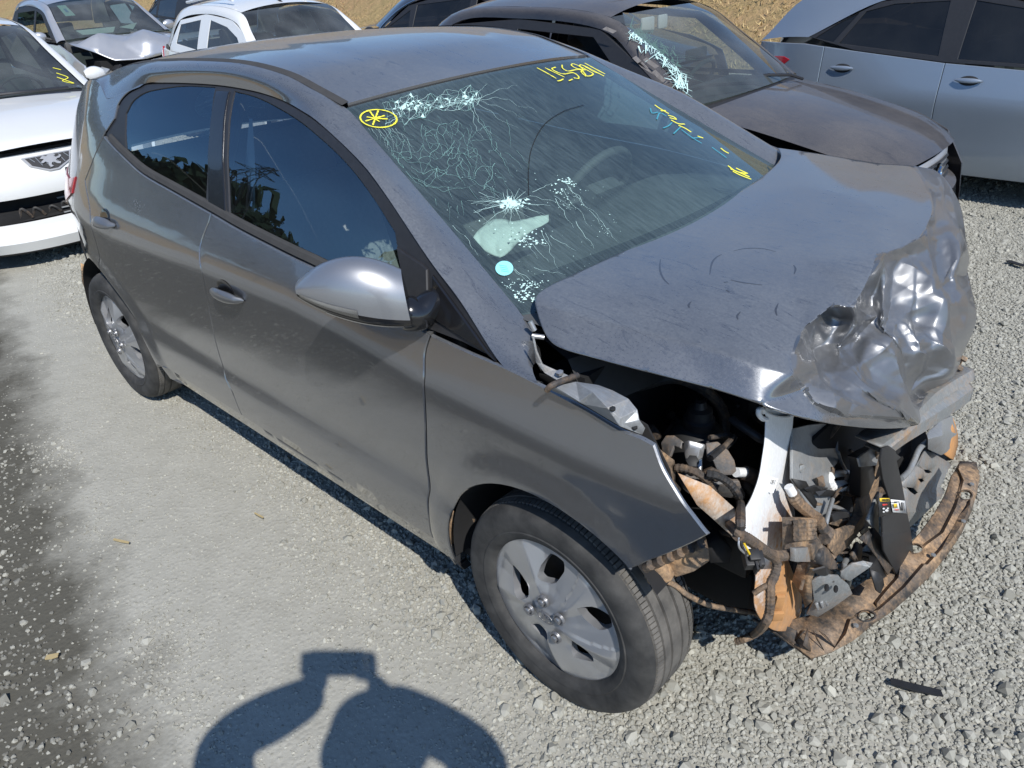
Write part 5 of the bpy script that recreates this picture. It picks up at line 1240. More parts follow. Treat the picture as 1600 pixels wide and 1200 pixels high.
# lower tray (bumper under-shield): a curved lip just above the gravel
TO = [(1186, 969), (1240, 1008), (1268, 1028), (1300, 1018), (1335, 1000), (1365, 975), (1395, 955), (1425, 928), (1452, 902), (1480, 868), (1502, 835), (1518, 800), (1527, 768), (1531, 745), (1526, 722), (1500, 720)]
TI = [(1488, 742), (1478, 772), (1462, 800), (1440, 830), (1410, 862), (1378, 890), (1345, 912), (1310, 935), (1285, 950), (1262, 962), (1240, 968), (1214, 962)]
HOLE = []
for (u, v, a, b) in ((1509, 773, 10, 7), (1431, 857, 10, 7), (1354, 962, 13, 8)):
    HOLE.append([(u+a*math.cos(t), v+b*math.sin(t)) for t in np.linspace(0, 2*math.pi, 15)[:-1]])
gro = [[(1494, 730), (1502, 748), (1490, 790), (1470, 830), (1445, 848)], [(1440, 880), (1410, 915), (1370, 950), (1325, 966), (1318, 988)], [(1512, 785), (1497, 820), (1468, 855)], [(1445, 880), (1480, 845), (1507, 800)], [(1400, 900), (1382, 920), (1366, 940)]]
tp = [(u, v, .165 if i not in (0, 1) else .16, 'z') for i, (u, v) in enumerate(TO)]+[(u, v, .19, 'z') for u, v in TI]
nbt = len(tp); fl = []
for h in HOLE:
    b = len(tp); tp += [(u, v, .182, 'z', 1) for u, v in h]; fl += [(b+i, b+(i+1) % len(h)) for i in range(len(h))]
for g_ in gro:
    for off, dz in ((0, .172), (4, .186)):
        b = len(tp); tp += [(u+off, v+off*.6, dz, 'z', 1) for u, v in g_]; fl += [(b+i, b+i+1) for i in range(len(g_)-1)]
tray = sheet('lower_tray', tp, M['mud'], .006, folds=fl, holes=HOLE)
for h in HOLE:
    c = np.mean(h, 0); mb = MB(); ring = [at(c[0]+(q[0]-c[0])*s_, c[1]+(q[1]-c[1])*s_, 'z', z) for s_, z in ((1.22, .184),) for q in h]; ring2 = [at(c[0]+(q[0]-c[0])*1.0, c[1]+(q[1]-c[1])*1.0, 'z', .187) for q in h]; mb.loft([ring, ring2], closed=True); mb.build('tray_boss', M['mud_black'], car)
for (u, v) in ((1518, 757), (1458, 868), (1505, 815), (1337, 978)): bolt(tray, at(u, v, 'z', .186), (0, 0, 1), .007, .004, 'mud_steel')
# spread creases of the torn corner
for (a, b, c) in (((1262, 982), (1268, 1020), (1255, 1008)), ((1270, 985), (1288, 1018), (1276, 1000)), ((1280, 985), (1308, 1014), (1290, 992)), ((1258, 985), (1240, 1002), (1250, 985))):
    sheet('torn_fin', [(*a, .215), (*b, .165), (*c, .19)], M['mud_black'], .002)
# steel foot with ribs between tank and tray
sheet('bumper_stay', [(*Z6(640, 440), .36), (*Z6(720, 390), .38), (*Z6(850, 400), .37), (*Z6(940, 440), .35), (*Z6(1100, 330), .39), (*Z6(1118, 300), .40), (*Z6(1040, 280), .40), (*Z6(960, 300), .40), (*Z6(870, 370), .385), (*Z6(870, 420), .36), (*Z6(930, 470), .335), (*Z6(960, 540), .29), (*Z6(820, 640), .25), (*Z6(690, 720), .22), (*Z6(600, 700), .22), (*Z6(660, 590), .29),
                      (*Z6(780, 480), .34, 'z', 1), (*Z6(860, 560), .30, 'z', 1), (*Z6(720, 620), .275, 'z', 1)], M['mud_steel'], .005, folds=((16, 17), (17, 18)), bevel=.001)
for k in range(4):
    x0 = 670+k*38; sheet('stay_rib', [(*Z6(x0, 625-k*12), .285), (*Z6(x0+24, 612-k*12), .288), (*Z6(x0+30, 665-k*16), .262), (*Z6(x0+16, 674-k*16), .258)], M['galv'], .006, bevel=.001)
for (u, v) in ((758, 490), (830, 500)):
    th = np.linspace(0, 2*math.pi, 11)[:-1]; sheet('stay_hole_disc', [(*Z6(u+20*math.cos(a), v+30*math.sin(a)), .352, 'z') for a in th], M['cavity'], .001)  # flat dark discs painted for the shade in the holes
sheet('side_guide', [(*Z6(1000, 130), .46, 'x'), (*Z6(1040, 170), .47, 'x'), (*Z6(1030, 280), .48, 'x'), (*Z6(990, 290), .48, 'x'), (*Z6(960, 230), .475, 'x')], M['mud'], .008)
sheet('tray_near_wing', [(*Z6(285, 790), .17), (*Z6(400, 775), .19), (*Z6(520, 830), .20), (*Z6(500, 910), .17), (*Z6(650, 1040), .15), (*Z6(640, 1060), .145), (*Z6(300, 815), .155)], M['mud_black'], .004)
hose('tray_edge', [(*Z6(185, 735), .16), (*Z6(280, 790), .16), (*Z6(480, 930), .155), (*Z6(650, 1055), .15)], .004, 'mud_black')
# headlamp / bumper brackets under the wing tip
def Z8(x, y): return (600+x*.375, 700+y*.375)
br = sheet('bumper_side_bracket', [(*Z8(1085, 505), -.79, 'y'), (*Z8(1150, 480), -.78, 'y'), (*Z8(1185, 520), -.77, 'y'), (*Z8(1200, 555), -.77, 'y'), (*Z8(1150, 580), -.78, 'y'), (*Z8(1100, 572), -.79, 'y'), (*Z8(1085, 540), -.79, 'y')], M['mud'], .05, bevel=.005)
sheet('bracket_clip', [(*Z8(1180, 480), -.75, 'y'), (*Z8(1240, 440), -.74, 'y'), (*Z8(1320, 405), -.72, 'y'), (*Z8(1355, 430), -.71, 'y'), (*Z8(1358, 475), -.71, 'y'), (*Z8(1290, 520), -.73, 'y'), (*Z8(1210, 545), -.75, 'y')], M['mud'], .06, bevel=.006)
for k in range(6): hose('clip_tooth', [(*Z8(1090+k*42, 500-k*18), -.80+.014*k, 'y'), (*Z8(1112+k*42, 488-k*18), -.80+.014*k, 'y')], .011, 'mud_black')
sheet('headlamp_back', [(*Z8(1330, 400), -.62, 'y'), (*Z8(1400, 380), -.60, 'y'), (*Z8(1450, 420), -.58, 'y'), (*Z8(1440, 480), -.58, 'y'), (*Z8(1360, 480), -.62, 'y')], M['cavity'], .05)

# loose ends of torn wiring, hoses and scraps hanging in the gap
rw_ = random.Random(17)
for k in range(34):
    u0, v0 = rw_.uniform(1262, 1370), rw_.uniform(690, 880); x0 = .36+.10*(v0-690)/190; L = rw_.uniform(30, 90); an = rw_.uniform(.3, 2.6)
    P = [(u0, v0, x0, 'x')]
    for j in range(3): an += rw_.uniform(-.9, .9); u0 += L/3*math.cos(an); v0 += L/3*math.sin(an); P.append((u0, v0, x0+.012*(j+1)*rw_.uniform(-.6, 1), 'x'))
    hose(rw_.choice(('torn_wire', 'loose_hose', 'torn_wire')), P, rw_.choice((.0022, .003, .0045, .007)), rw_.choice(('hose', 'hose', 'hose_mud', 'mud', 'galv')), n=6, k=4)
for k in range(16):
    u0, v0 = rw_.uniform(1272, 1400), rw_.uniform(720, 900); x0 = .37+.10*(v0-690)/190; a = rw_.uniform(0, 3.1); r1, r2 = rw_.uniform(8, 24), rw_.uniform(5, 12)
    P = [(u0+r1*math.cos(a+t)*(1 if i % 2 else .7), v0+r2*math.sin(a+t), x0+rw_.uniform(-.012, .012), 'x') for i, t in enumerate((0, 1.2, 2.2, 3.3, 4.6))]
    sheet('plastic_scrap', P, M[rw_.choice(('mud', 'mud_black', 'black_plastic', 'steel_mid'))], .004, smooth=False)
for k in range(14):
    u0, v0 = rw_.uniform(1030, 1200), rw_.uniform(600, 700); z0 = .70+rw_.uniform(-.1, .06)
    P = [(u0+rw_.uniform(-30, 30), v0+rw_.uniform(-20, 20), z0+rw_.uniform(-.04, .04)) for _ in range(4)]
    hose('engine_wire', P, rw_.choice((.004, .006, .010)), rw_.choice(('hose', 'black_plastic', 'steel_dark')), n=6, k=4)

# wiped marks in the dust of the bonnet
from mathutils.bvhtree import BVHTree
bpy.context.view_layer.update()
bv = BVHTree.FromObject(bonnet, bpy.context.evaluated_depsgraph_get())
def on_bonnet(u, v, lift=.0009):
    d = Vector(ray(u, v)).normalized(); h = bv.ray_cast(Vector(CAM), d)
    return None if h[0] is None else np.array(h[0]-d*lift)
for st in ([(1032, 405), (1031, 420), (1036, 434), (1045, 444)], [(1109, 429), (1112, 412), (1118, 403), (1128, 397)], [(1146, 392), (1165, 388), (1190, 388), (1212, 393)], [(1240, 414), (1243, 420), (1241, 428)], [(1142, 437), (1160, 441), (1191, 445)], [(1216, 474), (1212, 484), (1214, 493)],
           [(1080, 471), (1076, 476), (1077, 481)], [(1157, 487), (1152, 493), (1153, 499)], [(1135, 453), (1140, 456)], [(1131, 441), (1137, 440)]):
    c = [on_bonnet(*p) for p in cr(st, 4)]; c = [p for p in c if p is not None]
    if len(c) < 2: continue
    V = []
    for i, p in enumerate(c):
        t = c[min(i+1, len(c)-1)]-c[max(i-1, 0)]; sd = np.cross(t, (0, 0, 1.0)); sd = sd/np.linalg.norm(sd)*.0016*(.4+math.sin(math.pi*(i+.5)/len(c))); V += [p-sd, p+sd]
    mesh_obj('wipe_mark', V, [(2*i, 2*i+1, 2*i+3, 2*i+2) for i in range(len(c)-1)], M['wiped'], bonnet, False)
# ------------------------------------------------------------------ cabin of the grey hatchback
def cushion(mb, c, size, rot=None, bev=.05):
    mb.box(c, size, rot, bev)
def seat_set(parent, x, y, lean=R(18), mat='seat', headmat='seat'):
    st = bpy.data.objects.new('seat', None); col.objects.link(st); st.parent = parent; st.empty_display_size = .1
    rm = Matrix.Rotation(-lean, 4, 'Y')
    def add(n, c, s, rot=None, bev=.05, m=mat):
        mb = MB(); mb.box(c, s, rot, bev); o = mb.build(n, M[m], st, True, 50); return o
    add('seat_cushion', (x+.12, y, .50), (.52, .50, .16))
    add('seat_backrest', (x-.17, y, .80), (.13, .48, .58), rm)
    add('headrest', (x-.275, y, 1.14), (.09, .27, .19), rm, .04, headmat)
    return st
seat_set(car, -1.22, -.40, mat='seat_light', headmat='seat_light'); seat_set(car, -1.28, .36)
mb = MB(); mb.box((-2.02, 0, .52), (.5, 1.26, .18), None, .05); rb = mb.build('rear_bench', M['seat'], car, True, 50)
mb = MB(); mb.box((-2.30, 0, .82), (.14, 1.26, .56), Matrix.Rotation(R(-20), 4, 'Y'), .05); mb.build('rear_backrest', M['seat'], rb, True, 50)
# instrument panel, wheel, screen
mb = MB(); rows = []
for y in np.linspace(-.70, .70, 29):
    hump = .05*math.exp(-((y-.36)/.20)**2)
    rows.append([(-.05, y, .985), (-.25, y, .992), (-.42, y, .985+hump*.5), (-.56, y, .965+hump), (-.64, y, .93+hump), (-.68, y, .86+hump*.3), (-.64, y, .70), (-.58, y, .50)])
mb.loft(rows); dash = mb.build('dashboard', M['cabin'], car, True, 60)
mb = MB(); cw = Vector((-.80, .36, .92)); rw = Matrix.Rotation(R(-62), 4, 'Y')
th = np.linspace(0, 2*math.pi, 41)
mb.tube([cw+rw @ Vector((.185*math.cos(a), .185*math.sin(a), 0)) for a in th], .016, 8, False)
sw = mb.build('steering_wheel', M['cabin'], car, True, 60)
mb = MB(); mb.box(cw+rw @ Vector((0, 0, -.03)), (.14, .16, .06), rw, .02); mb.box(cw+rw @ Vector((0, .1, -.01)), (.035, .14, .02), rw, .006); mb.box(cw+rw @ Vector((0, -.1, -.01)), (.035, .14, .02), rw, .006); mb.box(cw+rw @ Vector((-.1, 0, -.01)), (.14, .04, .02), rw, .006)
mb.build('wheel_hub_pad', M['cabin'], sw, True, 50)
# belts, door cards, roof lining
mb = MB(); a, b = at(392, 185, 'y', -.60), at(391, 330, 'y', -.69); e = np.array((.028, 0, 0))
mb.loft([[a-e*.35, a+e*.35], [a*.5+b*.5-e*1.1, a*.5+b*.5+e], [b-e, b+e]]); mb.build('seat_belt', M['paper'], car)  # pale cloth, its whiteness standing for sunlight on the belt
mb = MB(); p = at(372, 338, 'y', -.55); mb.box(p, (.16, .03, .03), None, .006); mb.build('belt_buckle_strap', M['tail_red'], car)
for s_ in (-1, 1):
    mb = MB(); mb.box((-1.3, s_*.72, .66), (1.9, .03, .60), None, .01); mb.build('door_lining', M['cabin'], car, True, 50)
mb = MB(); mb.loft([[(p[0][0], p[0][1]*.98, p[0][2]-.03) for p in [r]]+[(q[0], q[1]*.98, q[2]-.03) for q in r[1:-1]]+[(r[-1][0], r[-1][1]*.98, r[-1][2]-.03)] for r in rr]); mb.build('roof_lining', M['seat_light'], car)
for s_ in (-1, 1):   # centre pillar trim seen through glass
    mb = MB(); mb.box((-1.52, s_*.655, 1.15), (.10, .02, .46), Matrix.Rotation(R(27)*s_, 4, 'X'), .01); mb.build('pillar_lining', M['seat_light'], car)
# tail: rear window, tailgate, lamps
mb = MB(); rows = []
for k, (x, z, hw) in enumerate(((-2.86, 1.31, .50), (-2.98, 1.17, .56), (-3.06, 1.02, .62), (-3.09, .95, .64))):
    rows.append([(x-.09*(1-w_*w_), hw*w_, z+.02*(1-w_*w_)) for w_ in np.linspace(-1, 1, 17)])
mb.loft(rows); mb.build('rear_glass', M['side_glass'], car)
mb = MB(); rows = []
for x, z, hw in ((-3.085, .95, .66), (-3.12, .85, .66), (-3.15, .70, .67), (-3.17, .55, .68), (-3.16, .40, .68), (-3.10, .28, .66)):
    rows.append([(x-.07*(1-w_*w_), hw*w_, z) for w_ in np.linspace(-1, 1, 17)])
mb.loft(rows); mb.build('tailgate', M['paint'], car)
mb = MB(); rows = []
for x, z, hw in ((-2.64, 1.362, .46), (-2.76, 1.345, .45), (-2.82, 1.325, .44), (-2.80, 1.305, .43)):
    rows.append([(x-.10*(1-w_*w_), hw*w_, z+.035*(1-w_*w_)) for w_ in np.linspace(-1, 1, 17)])
mb.loft(rows); mb.build('roof_spoiler', M['paint'], car)
# tail lamp on the near rear corner
tl = side_panel('tail_lamp', xz([(90, 262), (118, 240), (131, 262), (120, 290), (108, 300)]) if False else [np.array(p) for p in ((-2.72, .975), (-2.60, 1.0), (-2.62, .93), (-2.80, .86), (-3.07, .86), (-3.04, .96))], M['tail_red'], car, inset=-.006, rim=.02)

# ------------------------------------------------------------------ windscreen: cracks, marks, sticker, cloth
crack = MB(); crack_net = MB()
def glass_pt(u, v, lift=.0022):
    s, w_ = ws_hit(u, v, lift); return ws_point(s, w_, lift)
def in_glass(u, v):
    s, w_ = ws_hit(u, v); return -.06 < s < .995 and abs(w_) < .985
def ribbon(mb, px_pts, wid, lift=.0022, closed=False, taper=False, vary=False):
    P = [glass_pt(u, v, lift) for u, v in px_pts]; n = len(P); V = []
    for i in range(n):
        a, b = (P[(i-1) % n], P[(i+1) % n]) if closed else (P[max(i-1, 0)], P[min(i+1, n-1)])
        t = b-a; vd = P[i]-CAM; sd = np.cross(t, np.array((.43, 0, .9))); L = np.linalg.norm(sd)
        if L < 1e-9: sd = np.array((0, 1, 0)); L = 1
        w2 = wid*(1 if not taper else (1-.75*i/(n-1)))*(1 if not vary else rcv.uniform(.55, 1.25))
        V += [P[i]-sd/L*w2/2, P[i]+sd/L*w2/2]
    F = [(2*i, 2*i+1, 2*i+3, 2*i+2) for i in range(n-1)]
    if closed: F.append((2*n-2, 2*n-1, 1, 0))
    mb.add(V, F)
rc = random.Random(11); rcv = random.Random(2)
def crack_line(a, b, wid=.0009, jit=.06, k=7, bow=0.0, taper=True, to=None):
    a, b = np.array(a, float), np.array(b, float); d = b-a; nrm = np.array((-d[1], d[0])); pts = []
    for i in range(k+1):
        t = i/k; o = bow*4*t*(1-t)+(rc.uniform(-jit, jit) if 0 < i < k else 0)*.5
        pts.append(a+d*t+nrm*o)
    if len(pts) > 3 and jit < .3: pts = cr(pts, 3)
    pts = [p for p in pts if in_glass(*p)]
    if len(pts) > 1: ribbon(to or crack, pts, wid*.78, taper=taper)
def ZA(x, y): return (540+x*.1875, 130+y*.1875)
def ZB(x, y): return (660+x*.2, 260+y*.2)
hub = ZA(1050, 130)
# long radial cracks from the upper impact
for e, bw in (((1480, 300), -.05), ((1600, 250), -.08), ((1430, 20), 0), ((1180, 0), 0), ((1440, 370), .02), ((1230, 430), .12), ((1150, 460), .1), ((700, 250), .05), ((640, 180), -.04), ((520, 180), -.06), ((740, 110), -.08), ((430, 260), .06), ((380, 200), -.05)):
    crack_line(hub, ZA(*e), .0011, .07, 9, bw)
# web between the impact and the ringed corner
pts = []
for _ in range(190):
    t = rc.random(); x = 1080-t*760+rc.uniform(-30, 30); y = 120+t*120+rc.gauss(0, 34+t*26); pts.append(ZA(x, y))
for _ in range(40): pts.append(ZA(1050+rc.gauss(0, 45), 130+rc.gauss(0, 38)))
pts = [p for p in pts if in_glass(*p)]
tri = delaunay_2d_cdt([Vector(p) for p in pts], [], [], 0, 1e-4)
for e in tri[1]:
    a, b = tri[0][e[0]], tri[0][e[1]]
    if (a-b).length < 20 and rc.random() < .80: crack_line(a, b, rc.choice((.0006, .0008, .0012)), .12, 4, taper=False, to=(crack if rc.random() < .45 else crack_net))
for f in tri[2]:      # crushed, milky splinters
    P_ = [tri[0][i] for i in f]
    if max((P_[i]-P_[i-1]).length for i in range(3)) < 9 and rc.random() < .16:
        crack.add([glass_pt(p.x, p.y, .0018) for p in P_], [(0, 1, 2)])
# loose network lower down on the near half
net = []
for _ in range(120):
    x = rc.uniform(260, 1250); y = rc.uniform(280, 900)
    net.append(ZA(x, y))
net = [p for p in net if in_glass(*p)]
tri = delaunay_2d_cdt([Vector(p) for p in net], [], [], 0, 1e-4)
for e in tri[1]:
    a, b = tri[0][e[0]], tri[0][e[1]]
    if (a-b).length < 46 and rc.random() < .40: crack_line(a, b, rc.choice((.0005, .0006, .0009)), .14, 5, rc.uniform(-.22, .22), taper=False, to=crack_net)
for k in range(9): crack_line(ZA(190+k*28, 375), ZA(250+k*40+rc.uniform(-20, 20), 560+rc.uniform(-40, 60)), .0007, .1, 6, -.08)
for a, b, bw in (((380, 560), (1000, 760), .06), ((330, 640), (820, 870), .08), ((640, 500), (760, 620), .1), ((1060, 540), (1300, 800), .03), ((1060, 540), (1000, 400), -.3), ((1010, 160), (1160, 380), .05), ((1160, 380), (1290, 580), .05), ((1290, 580), (1400, 780), .05),
                 ((760, 690), (1020, 790), .1), ((1020, 790), (1400, 940), .05), ((640, 340), (650, 500), .08), ((650, 440), (770, 420), .02), ((770, 400), (850, 560), -.1), ((850, 560), (1060, 530), .2), ((480, 720), (720, 870), .1), ((720, 870), (1080, 840), .1)):
    crack_line(ZA(*a), ZA(*b), .0010, .08, 8, bw, to=crack_net)
for _ in range(70):
    x, y = rc.uniform(200, 1500), rc.uniform(250, 1050); an = rc.gauss(.95, .35); L = rc.uniform(60, 260)
    crack_line(ZA(x, y), ZA(x+L*math.cos(an), y+L*math.sin(an)), rc.choice((.0005, .0007, .0009)), .08, 6, rc.uniform(-.1, .1), to=crack_net)
# the lower star
for k in range(46):
    an = rc.uniform(0, 2*math.pi); L = rc.uniform(80, 300)*(1.15 if abs(math.cos(an)) > .6 else .7)
    c = ZB(690+rc.gauss(0, 26), 290+rc.gauss(0, 10)); crack_line(c, ZB(690+L*math.cos(an), 290+L*.62*math.sin(an)), rc.choice((.0008, .0012, .0018)), .05, 5)
for a, b in (((400, 340), (520, 440)), ((400, 360), (680, 280)), ((440, 200), (680, 290)), ((380, 290), (660, 300)), ((690, 280), (690, 440)), ((700, 290), (780, 430)), ((720, 280), (1000, 420)), ((840, 230), (1180, 330)), ((860, 200), (1010, 130)),
             ((1080, 110), (1190, 120)), ((1110, 120), (1300, 340)), ((1150, 160), (1390, 420)), ((1300, 340), (1460, 520)), ((1390, 420), (1530, 600)), ((1030, 230), (1200, 340)), ((1040, 250), (1180, 480)), ((1100, 180), (1310, 470)), ((930, 500), (1060, 800)), ((960, 520), (1010, 620)),
             ((800, 560), (980, 620)), ((850, 600), (990, 750)), ((800, 560), (900, 720)), ((690, 560), (800, 545)), ((720, 800), (900, 930)), ((870, 790), (1120, 850)), ((1000, 540), (1200, 660)), ((1200, 430), (1340, 640)), ((0, 260), (330, 540)), ((330, 540), (440, 700)), ((340, 720), (520, 880)), ((520, 880), (740, 980)), ((700, 800), (850, 920)), ((740, 980), (870, 960))):
    crack_line(ZB(*a), ZB(*b), rc.choice((.0009, .0013)), .07, 7)
# broad shattered flakes
def flakes(cx, cy, sx, sy, n, s):
    for _ in range(n):
        x, y = cx+rc.gauss(0, sx), cy+rc.gauss(0, sy); an = rc.uniform(0, 6.3); r1 = rc.uniform(.3, 1)*s
        P = [ZB(x+r1*math.cos(an+k*2.1)*rc.uniform(.4, 1.3), y+r1*.7*math.sin(an+k*2.1)*rc.uniform(.4, 1.3)) for k in range(3)]
        if all(in_glass(*p) for p in P): crack.add([glass_pt(*p, .0019) for p in P], [(0, 1, 2)])
flakes(690, 285, 55, 20, 62, 26); flakes(1140, 125, 45, 14, 26, 18); flakes(1060, 200, 40, 18, 14, 13); flakes(830, 575, 60, 24, 34, 20); flakes(700, 500, 120, 60, 20, 12); flakes(1180, 240, 60, 50, 22, 8); flakes(860, 930, 60, 22, 50, 15); flakes(760, 1010, 70, 26, 60, 16); flakes(1440, 480, 50, 40, 26, 6); flakes(1160, 290, 90, 40, 26, 7); flakes(620, 930, 90, 30, 30, 9)
for _ in range(90):
    x, y = rc.uniform(150, 1500), rc.uniform(20, 900); P = [ZB(x+rc.uniform(-5, 5), y+rc.uniform(-5, 5)) for _ in range(3)]
    if all(in_glass(*p) for p in P): crack.add([glass_pt(*p, .0019) for p in P], [(0, 1, 2)])
co = crack.build('shattered_glass', M['crack'], ws, False); co['kind'] = 'stuff'
co = crack_net.build('fine_cracks', M['crack_fine'], ws, False); co['kind'] = 'stuff'
# dark hairline arc
mb = MB(); ribbon(mb, cr([(826, 305), (826, 262), (832, 228), (850, 195), (880, 174), (912, 164)], 6), .0022, .0024); mb.build('dark_crack', M['black_ink'], ws, False)
# yellow marker: ringed star, number, scribbles
def mark(strokes, wid, name='yellow_marking', smooth=True):
    mb = MB()
    for s_ in strokes: ribbon(mb, [tuple(p) for p in (cr(s_, 6) if smooth and len(s_) > 2 else densify(s_, 3, False))], wid, .0032, vary=True)
    o = mb.build(name, M['yellow_ink'], ws, False); o['kind'] = 'stuff'; return o
ring = [(591.5+28.5*math.cos(a), 185+13.8*math.sin(a)+1.5*math.cos(a)) for a in np.linspace(0, 2*math.pi, 34)]
def ZR(x, y): return (540+x*.1, 150+y*.1)
mark([ring, [ZR(380, 240), ZR(460, 345), ZR(530, 400)], [ZR(510, 225), ZR(465, 345), ZR(425, 450)], [ZR(310, 390), ZR(465, 345), ZR(610, 305)], [ZR(330, 325), ZR(465, 345), ZR(660, 358)]], .0052)
def ZN(x, y): return (830+x*.08125, 85+y*.08125)
num = [[(110, 255), (290, 350), (480, 460)], [(265, 255), (450, 345), (640, 435)], [(470, 245), (400, 275), (500, 340), (640, 375), (800, 350), (900, 410), (910, 460), (820, 450)], [(505, 510), (560, 500), (620, 470)], [(595, 200), (605, 265), (710, 320), (850, 295), (960, 300), (1040, 380), (1040, 420)],
       [(725, 505), (760, 490), (795, 475)], [(1050, 300), (880, 270), (780, 215), (790, 180), (860, 195), (960, 250), (1000, 300), (960, 330), (1040, 405), (1140, 410), (1190, 370), (1110, 320), (1000, 260), (930, 220), (970, 200), (1080, 260), (1200, 330), (1290, 360)], [(1010, 210), (1200, 310), (1400, 415)], [(1030, 165), (1220, 270), (1420, 375)]]
mark([[ZN(*p) for p in s_] for s_ in num], .0050, 'yellow_number')
def ZS(x, y): return (1000+x*.125, 150+y*.125)
scr = [[(185, 110), (240, 150), (360, 220)], [(260, 185), (320, 180)], [(350, 240), (420, 260), (450, 290), (370, 270)], [(390, 300), (480, 345), (560, 350)], [(480, 365), (560, 400), (640, 450)], [(720, 500), (790, 525)], [(1010, 650), (1060, 690), (1110, 715)],
       [(1100, 870), (1200, 940), (1330, 970)], [(1130, 910), (1230, 950), (1370, 1010)], [(1160, 940), (1260, 990), (1390, 1040)], [(1230, 950), (1340, 1000)], [(1200, 900), (1350, 970)]]
def safe(s_): return [ZS(*p) for p in s_]
mb = MB()
for s_ in scr:
    q = [p for p in cr(safe(s_), 5) if in_glass(*p)]
    if len(q) > 1: ribbon(mb, [tuple(p) for p in q], .0060, .0032)
o_ = mb.build('yellow_scribble', M['yellow_ink'], ws, False); o_['kind'] = 'stuff'
mb = MB()
for s_ in ([(130, 150), (150, 210), (230, 200)], [(210, 290), (250, 210), (330, 250)], [(290, 400), (360, 370), (400, 330)], [(420, 470), (510, 385)], [(520, 420), (640, 510), (770, 590)], [(650, 525), (760, 520)], [(900, 640), (1080, 770)]):
    q = [p for p in cr(safe(s_), 5) if in_glass(*p)]
    if len(q) > 1: ribbon(mb, [tuple(p) for p in q], .0045, .0028)
o_ = mb.build('teal_scribble', simple('teal_marker', (.06, .30, .38), .5), ws, False); o_['kind'] = 'stuff'
# round teal badge low on the near side
c = ZB(640, 795); th = np.linspace(0, 2*math.pi, 29)[:-1]
P = [glass_pt(c[0]+14*math.cos(a), c[1]+11.5*math.sin(a), .003) for a in th]
st_ = mesh_obj('round_sticker', P, [tuple(range(28))[::-1]], simple('pale_teal_sticker', (.30, .74, .78), .5, var=.08, scale=120), ws, False)
for k in range(4):
    mb = MB(); ribbon(mb, [(c[0]-8+k, c[1]-5+k*3), (c[0]+4+k*1.2, c[1]-3+k*3)], .0016, .0036); mb.build('sticker_print', M['teal'], st_, False)
# burst airbag cloth lying on the dash behind the glass
def behind(u, v, d): 
    p = glass_pt(u, v, 0); r_ = ray(u, v); r_ = r_/np.linalg.norm(r_); return p+r_*d
A_out = [(380, 590), (430, 520), (510, 440), (560, 425), (680, 415), (760, 430), (860, 400), (985, 380), (990, 430), (880, 490), (790, 550), (700, 640), (640, 700), (610, 715), (540, 690), (450, 640)]
A_in = [(520, 560, .020), (600, 520, .012), (650, 590, .018), (560, 640, .02), (700, 500, .02), (820, 470, .03), (610, 640, .014)]
uv = [Vector(ZB(*p)) for p in A_out]+[Vector(ZB(p[0], p[1])) for p in A_in]
r_ = delaunay_2d_cdt(uv, [(i, (i+1) % len(A_out)) for i in range(len(A_out))], [], 1, 1e-4)
Vb = [behind(*ZB(*p), .045) for p in A_out]+[behind(*ZB(p[0], p[1]), p[2]+.01) for p in A_in]
bag = mesh_obj('airbag', Vb, [tuple(f) for f in r_[2]], M['paper'], car)
bm = bmesh.new(); bm.from_mesh(bag.data); cl = bm.edges.layers.float.new('crease_edge')
for e in bm.edges: e[cl] = .95 if e.is_boundary else .45
bm.to_mesh(bag.data); bm.free()
m_ = bag.modifiers.new('sub', 'SUBSURF'); m_.levels = 2; m_.render_levels = 2
tx = bpy.data.textures.new('folds', 'CLOUDS'); tx.noise_scale = .06; tx.noise_depth = 2
m_ = bag.modifiers.new('folds', 'DISPLACE'); m_.texture = tx; m_.strength = .03; m_.texture_coords = 'LOCAL'
m_ = bag.modifiers.new('sol', 'SOLIDIFY'); m_.thickness = .003
# torn dash pieces by the corner
sheet('cowl_scrap', [(795, 500, .93), (818, 492, .94), (826, 520, .92), (829, 560, .90), (815, 540, .90)], M['black_plastic'], .006)
mb = MB(); rows = [[ws_point(-.10, w_, .004)+np.array((.0, 0, -.012)) for w_ in W_], [ws_point(-.10, w_, 0)+np.array((.10, 0, -.05)) for w_ in W_], [ws_point(-.10, w_, 0)+np.array((.16, 0, -.16)) for w_ in W_]]
mb.loft(rows); mb.build('cowl_panel', M['black_plastic'], car)
# ------------------------------------------------------------------ parked vehicles around
M['white_paint'] = car_paint('white_paint', (.74, .75, .74), metal=0.0, dust=.30, dust_col=(.50, .46, .40), rough=.35, streak=False, flake=.01)
M['silver_paint'] = car_paint('silver_paint', (.50, .51, .53), metal=.6, dust=.30, dust_col=(.42, .39, .35), streak=False)
M['black_paint'] = car_paint('dusty_black_paint', (.014, .014, .018), metal=.1, dust=.55, dust_col=(.235, .21, .185))
M['blue_paint'] = car_paint('grey_blue_paint', (.29, .345, .41), metal=.55, dust=.30, dust_col=(.36, .34, .31), streak=False)
M['navy_paint'] = car_paint('navy_paint', (.012, .014, .022), metal=.1, dust=.25, dust_col=(.25, .23, .21), streak=False)
M['dark_glass'] = glass_mat('dark_film_glass', (.02, .022, .03), dust=.05, streak=False)
M['clear_glass'] = glass_mat('clear_car_glass', (.52, .62, .60), dust=.14, streak=False)
M['bg_screen'] = glass_mat('dusty_windscreen', (.42, .52, .50), dust=.30, dust_col=(.22, .24, .25), streak=False)
M['lamp_lens'] = simple('lamp_lens', (.55, .57, .58), .12, metal=.5, var=.1, coat=1.0)
M['grille'] = simple('grille_mesh', (.02, .02, .022), .5, var=.4, scale=90)

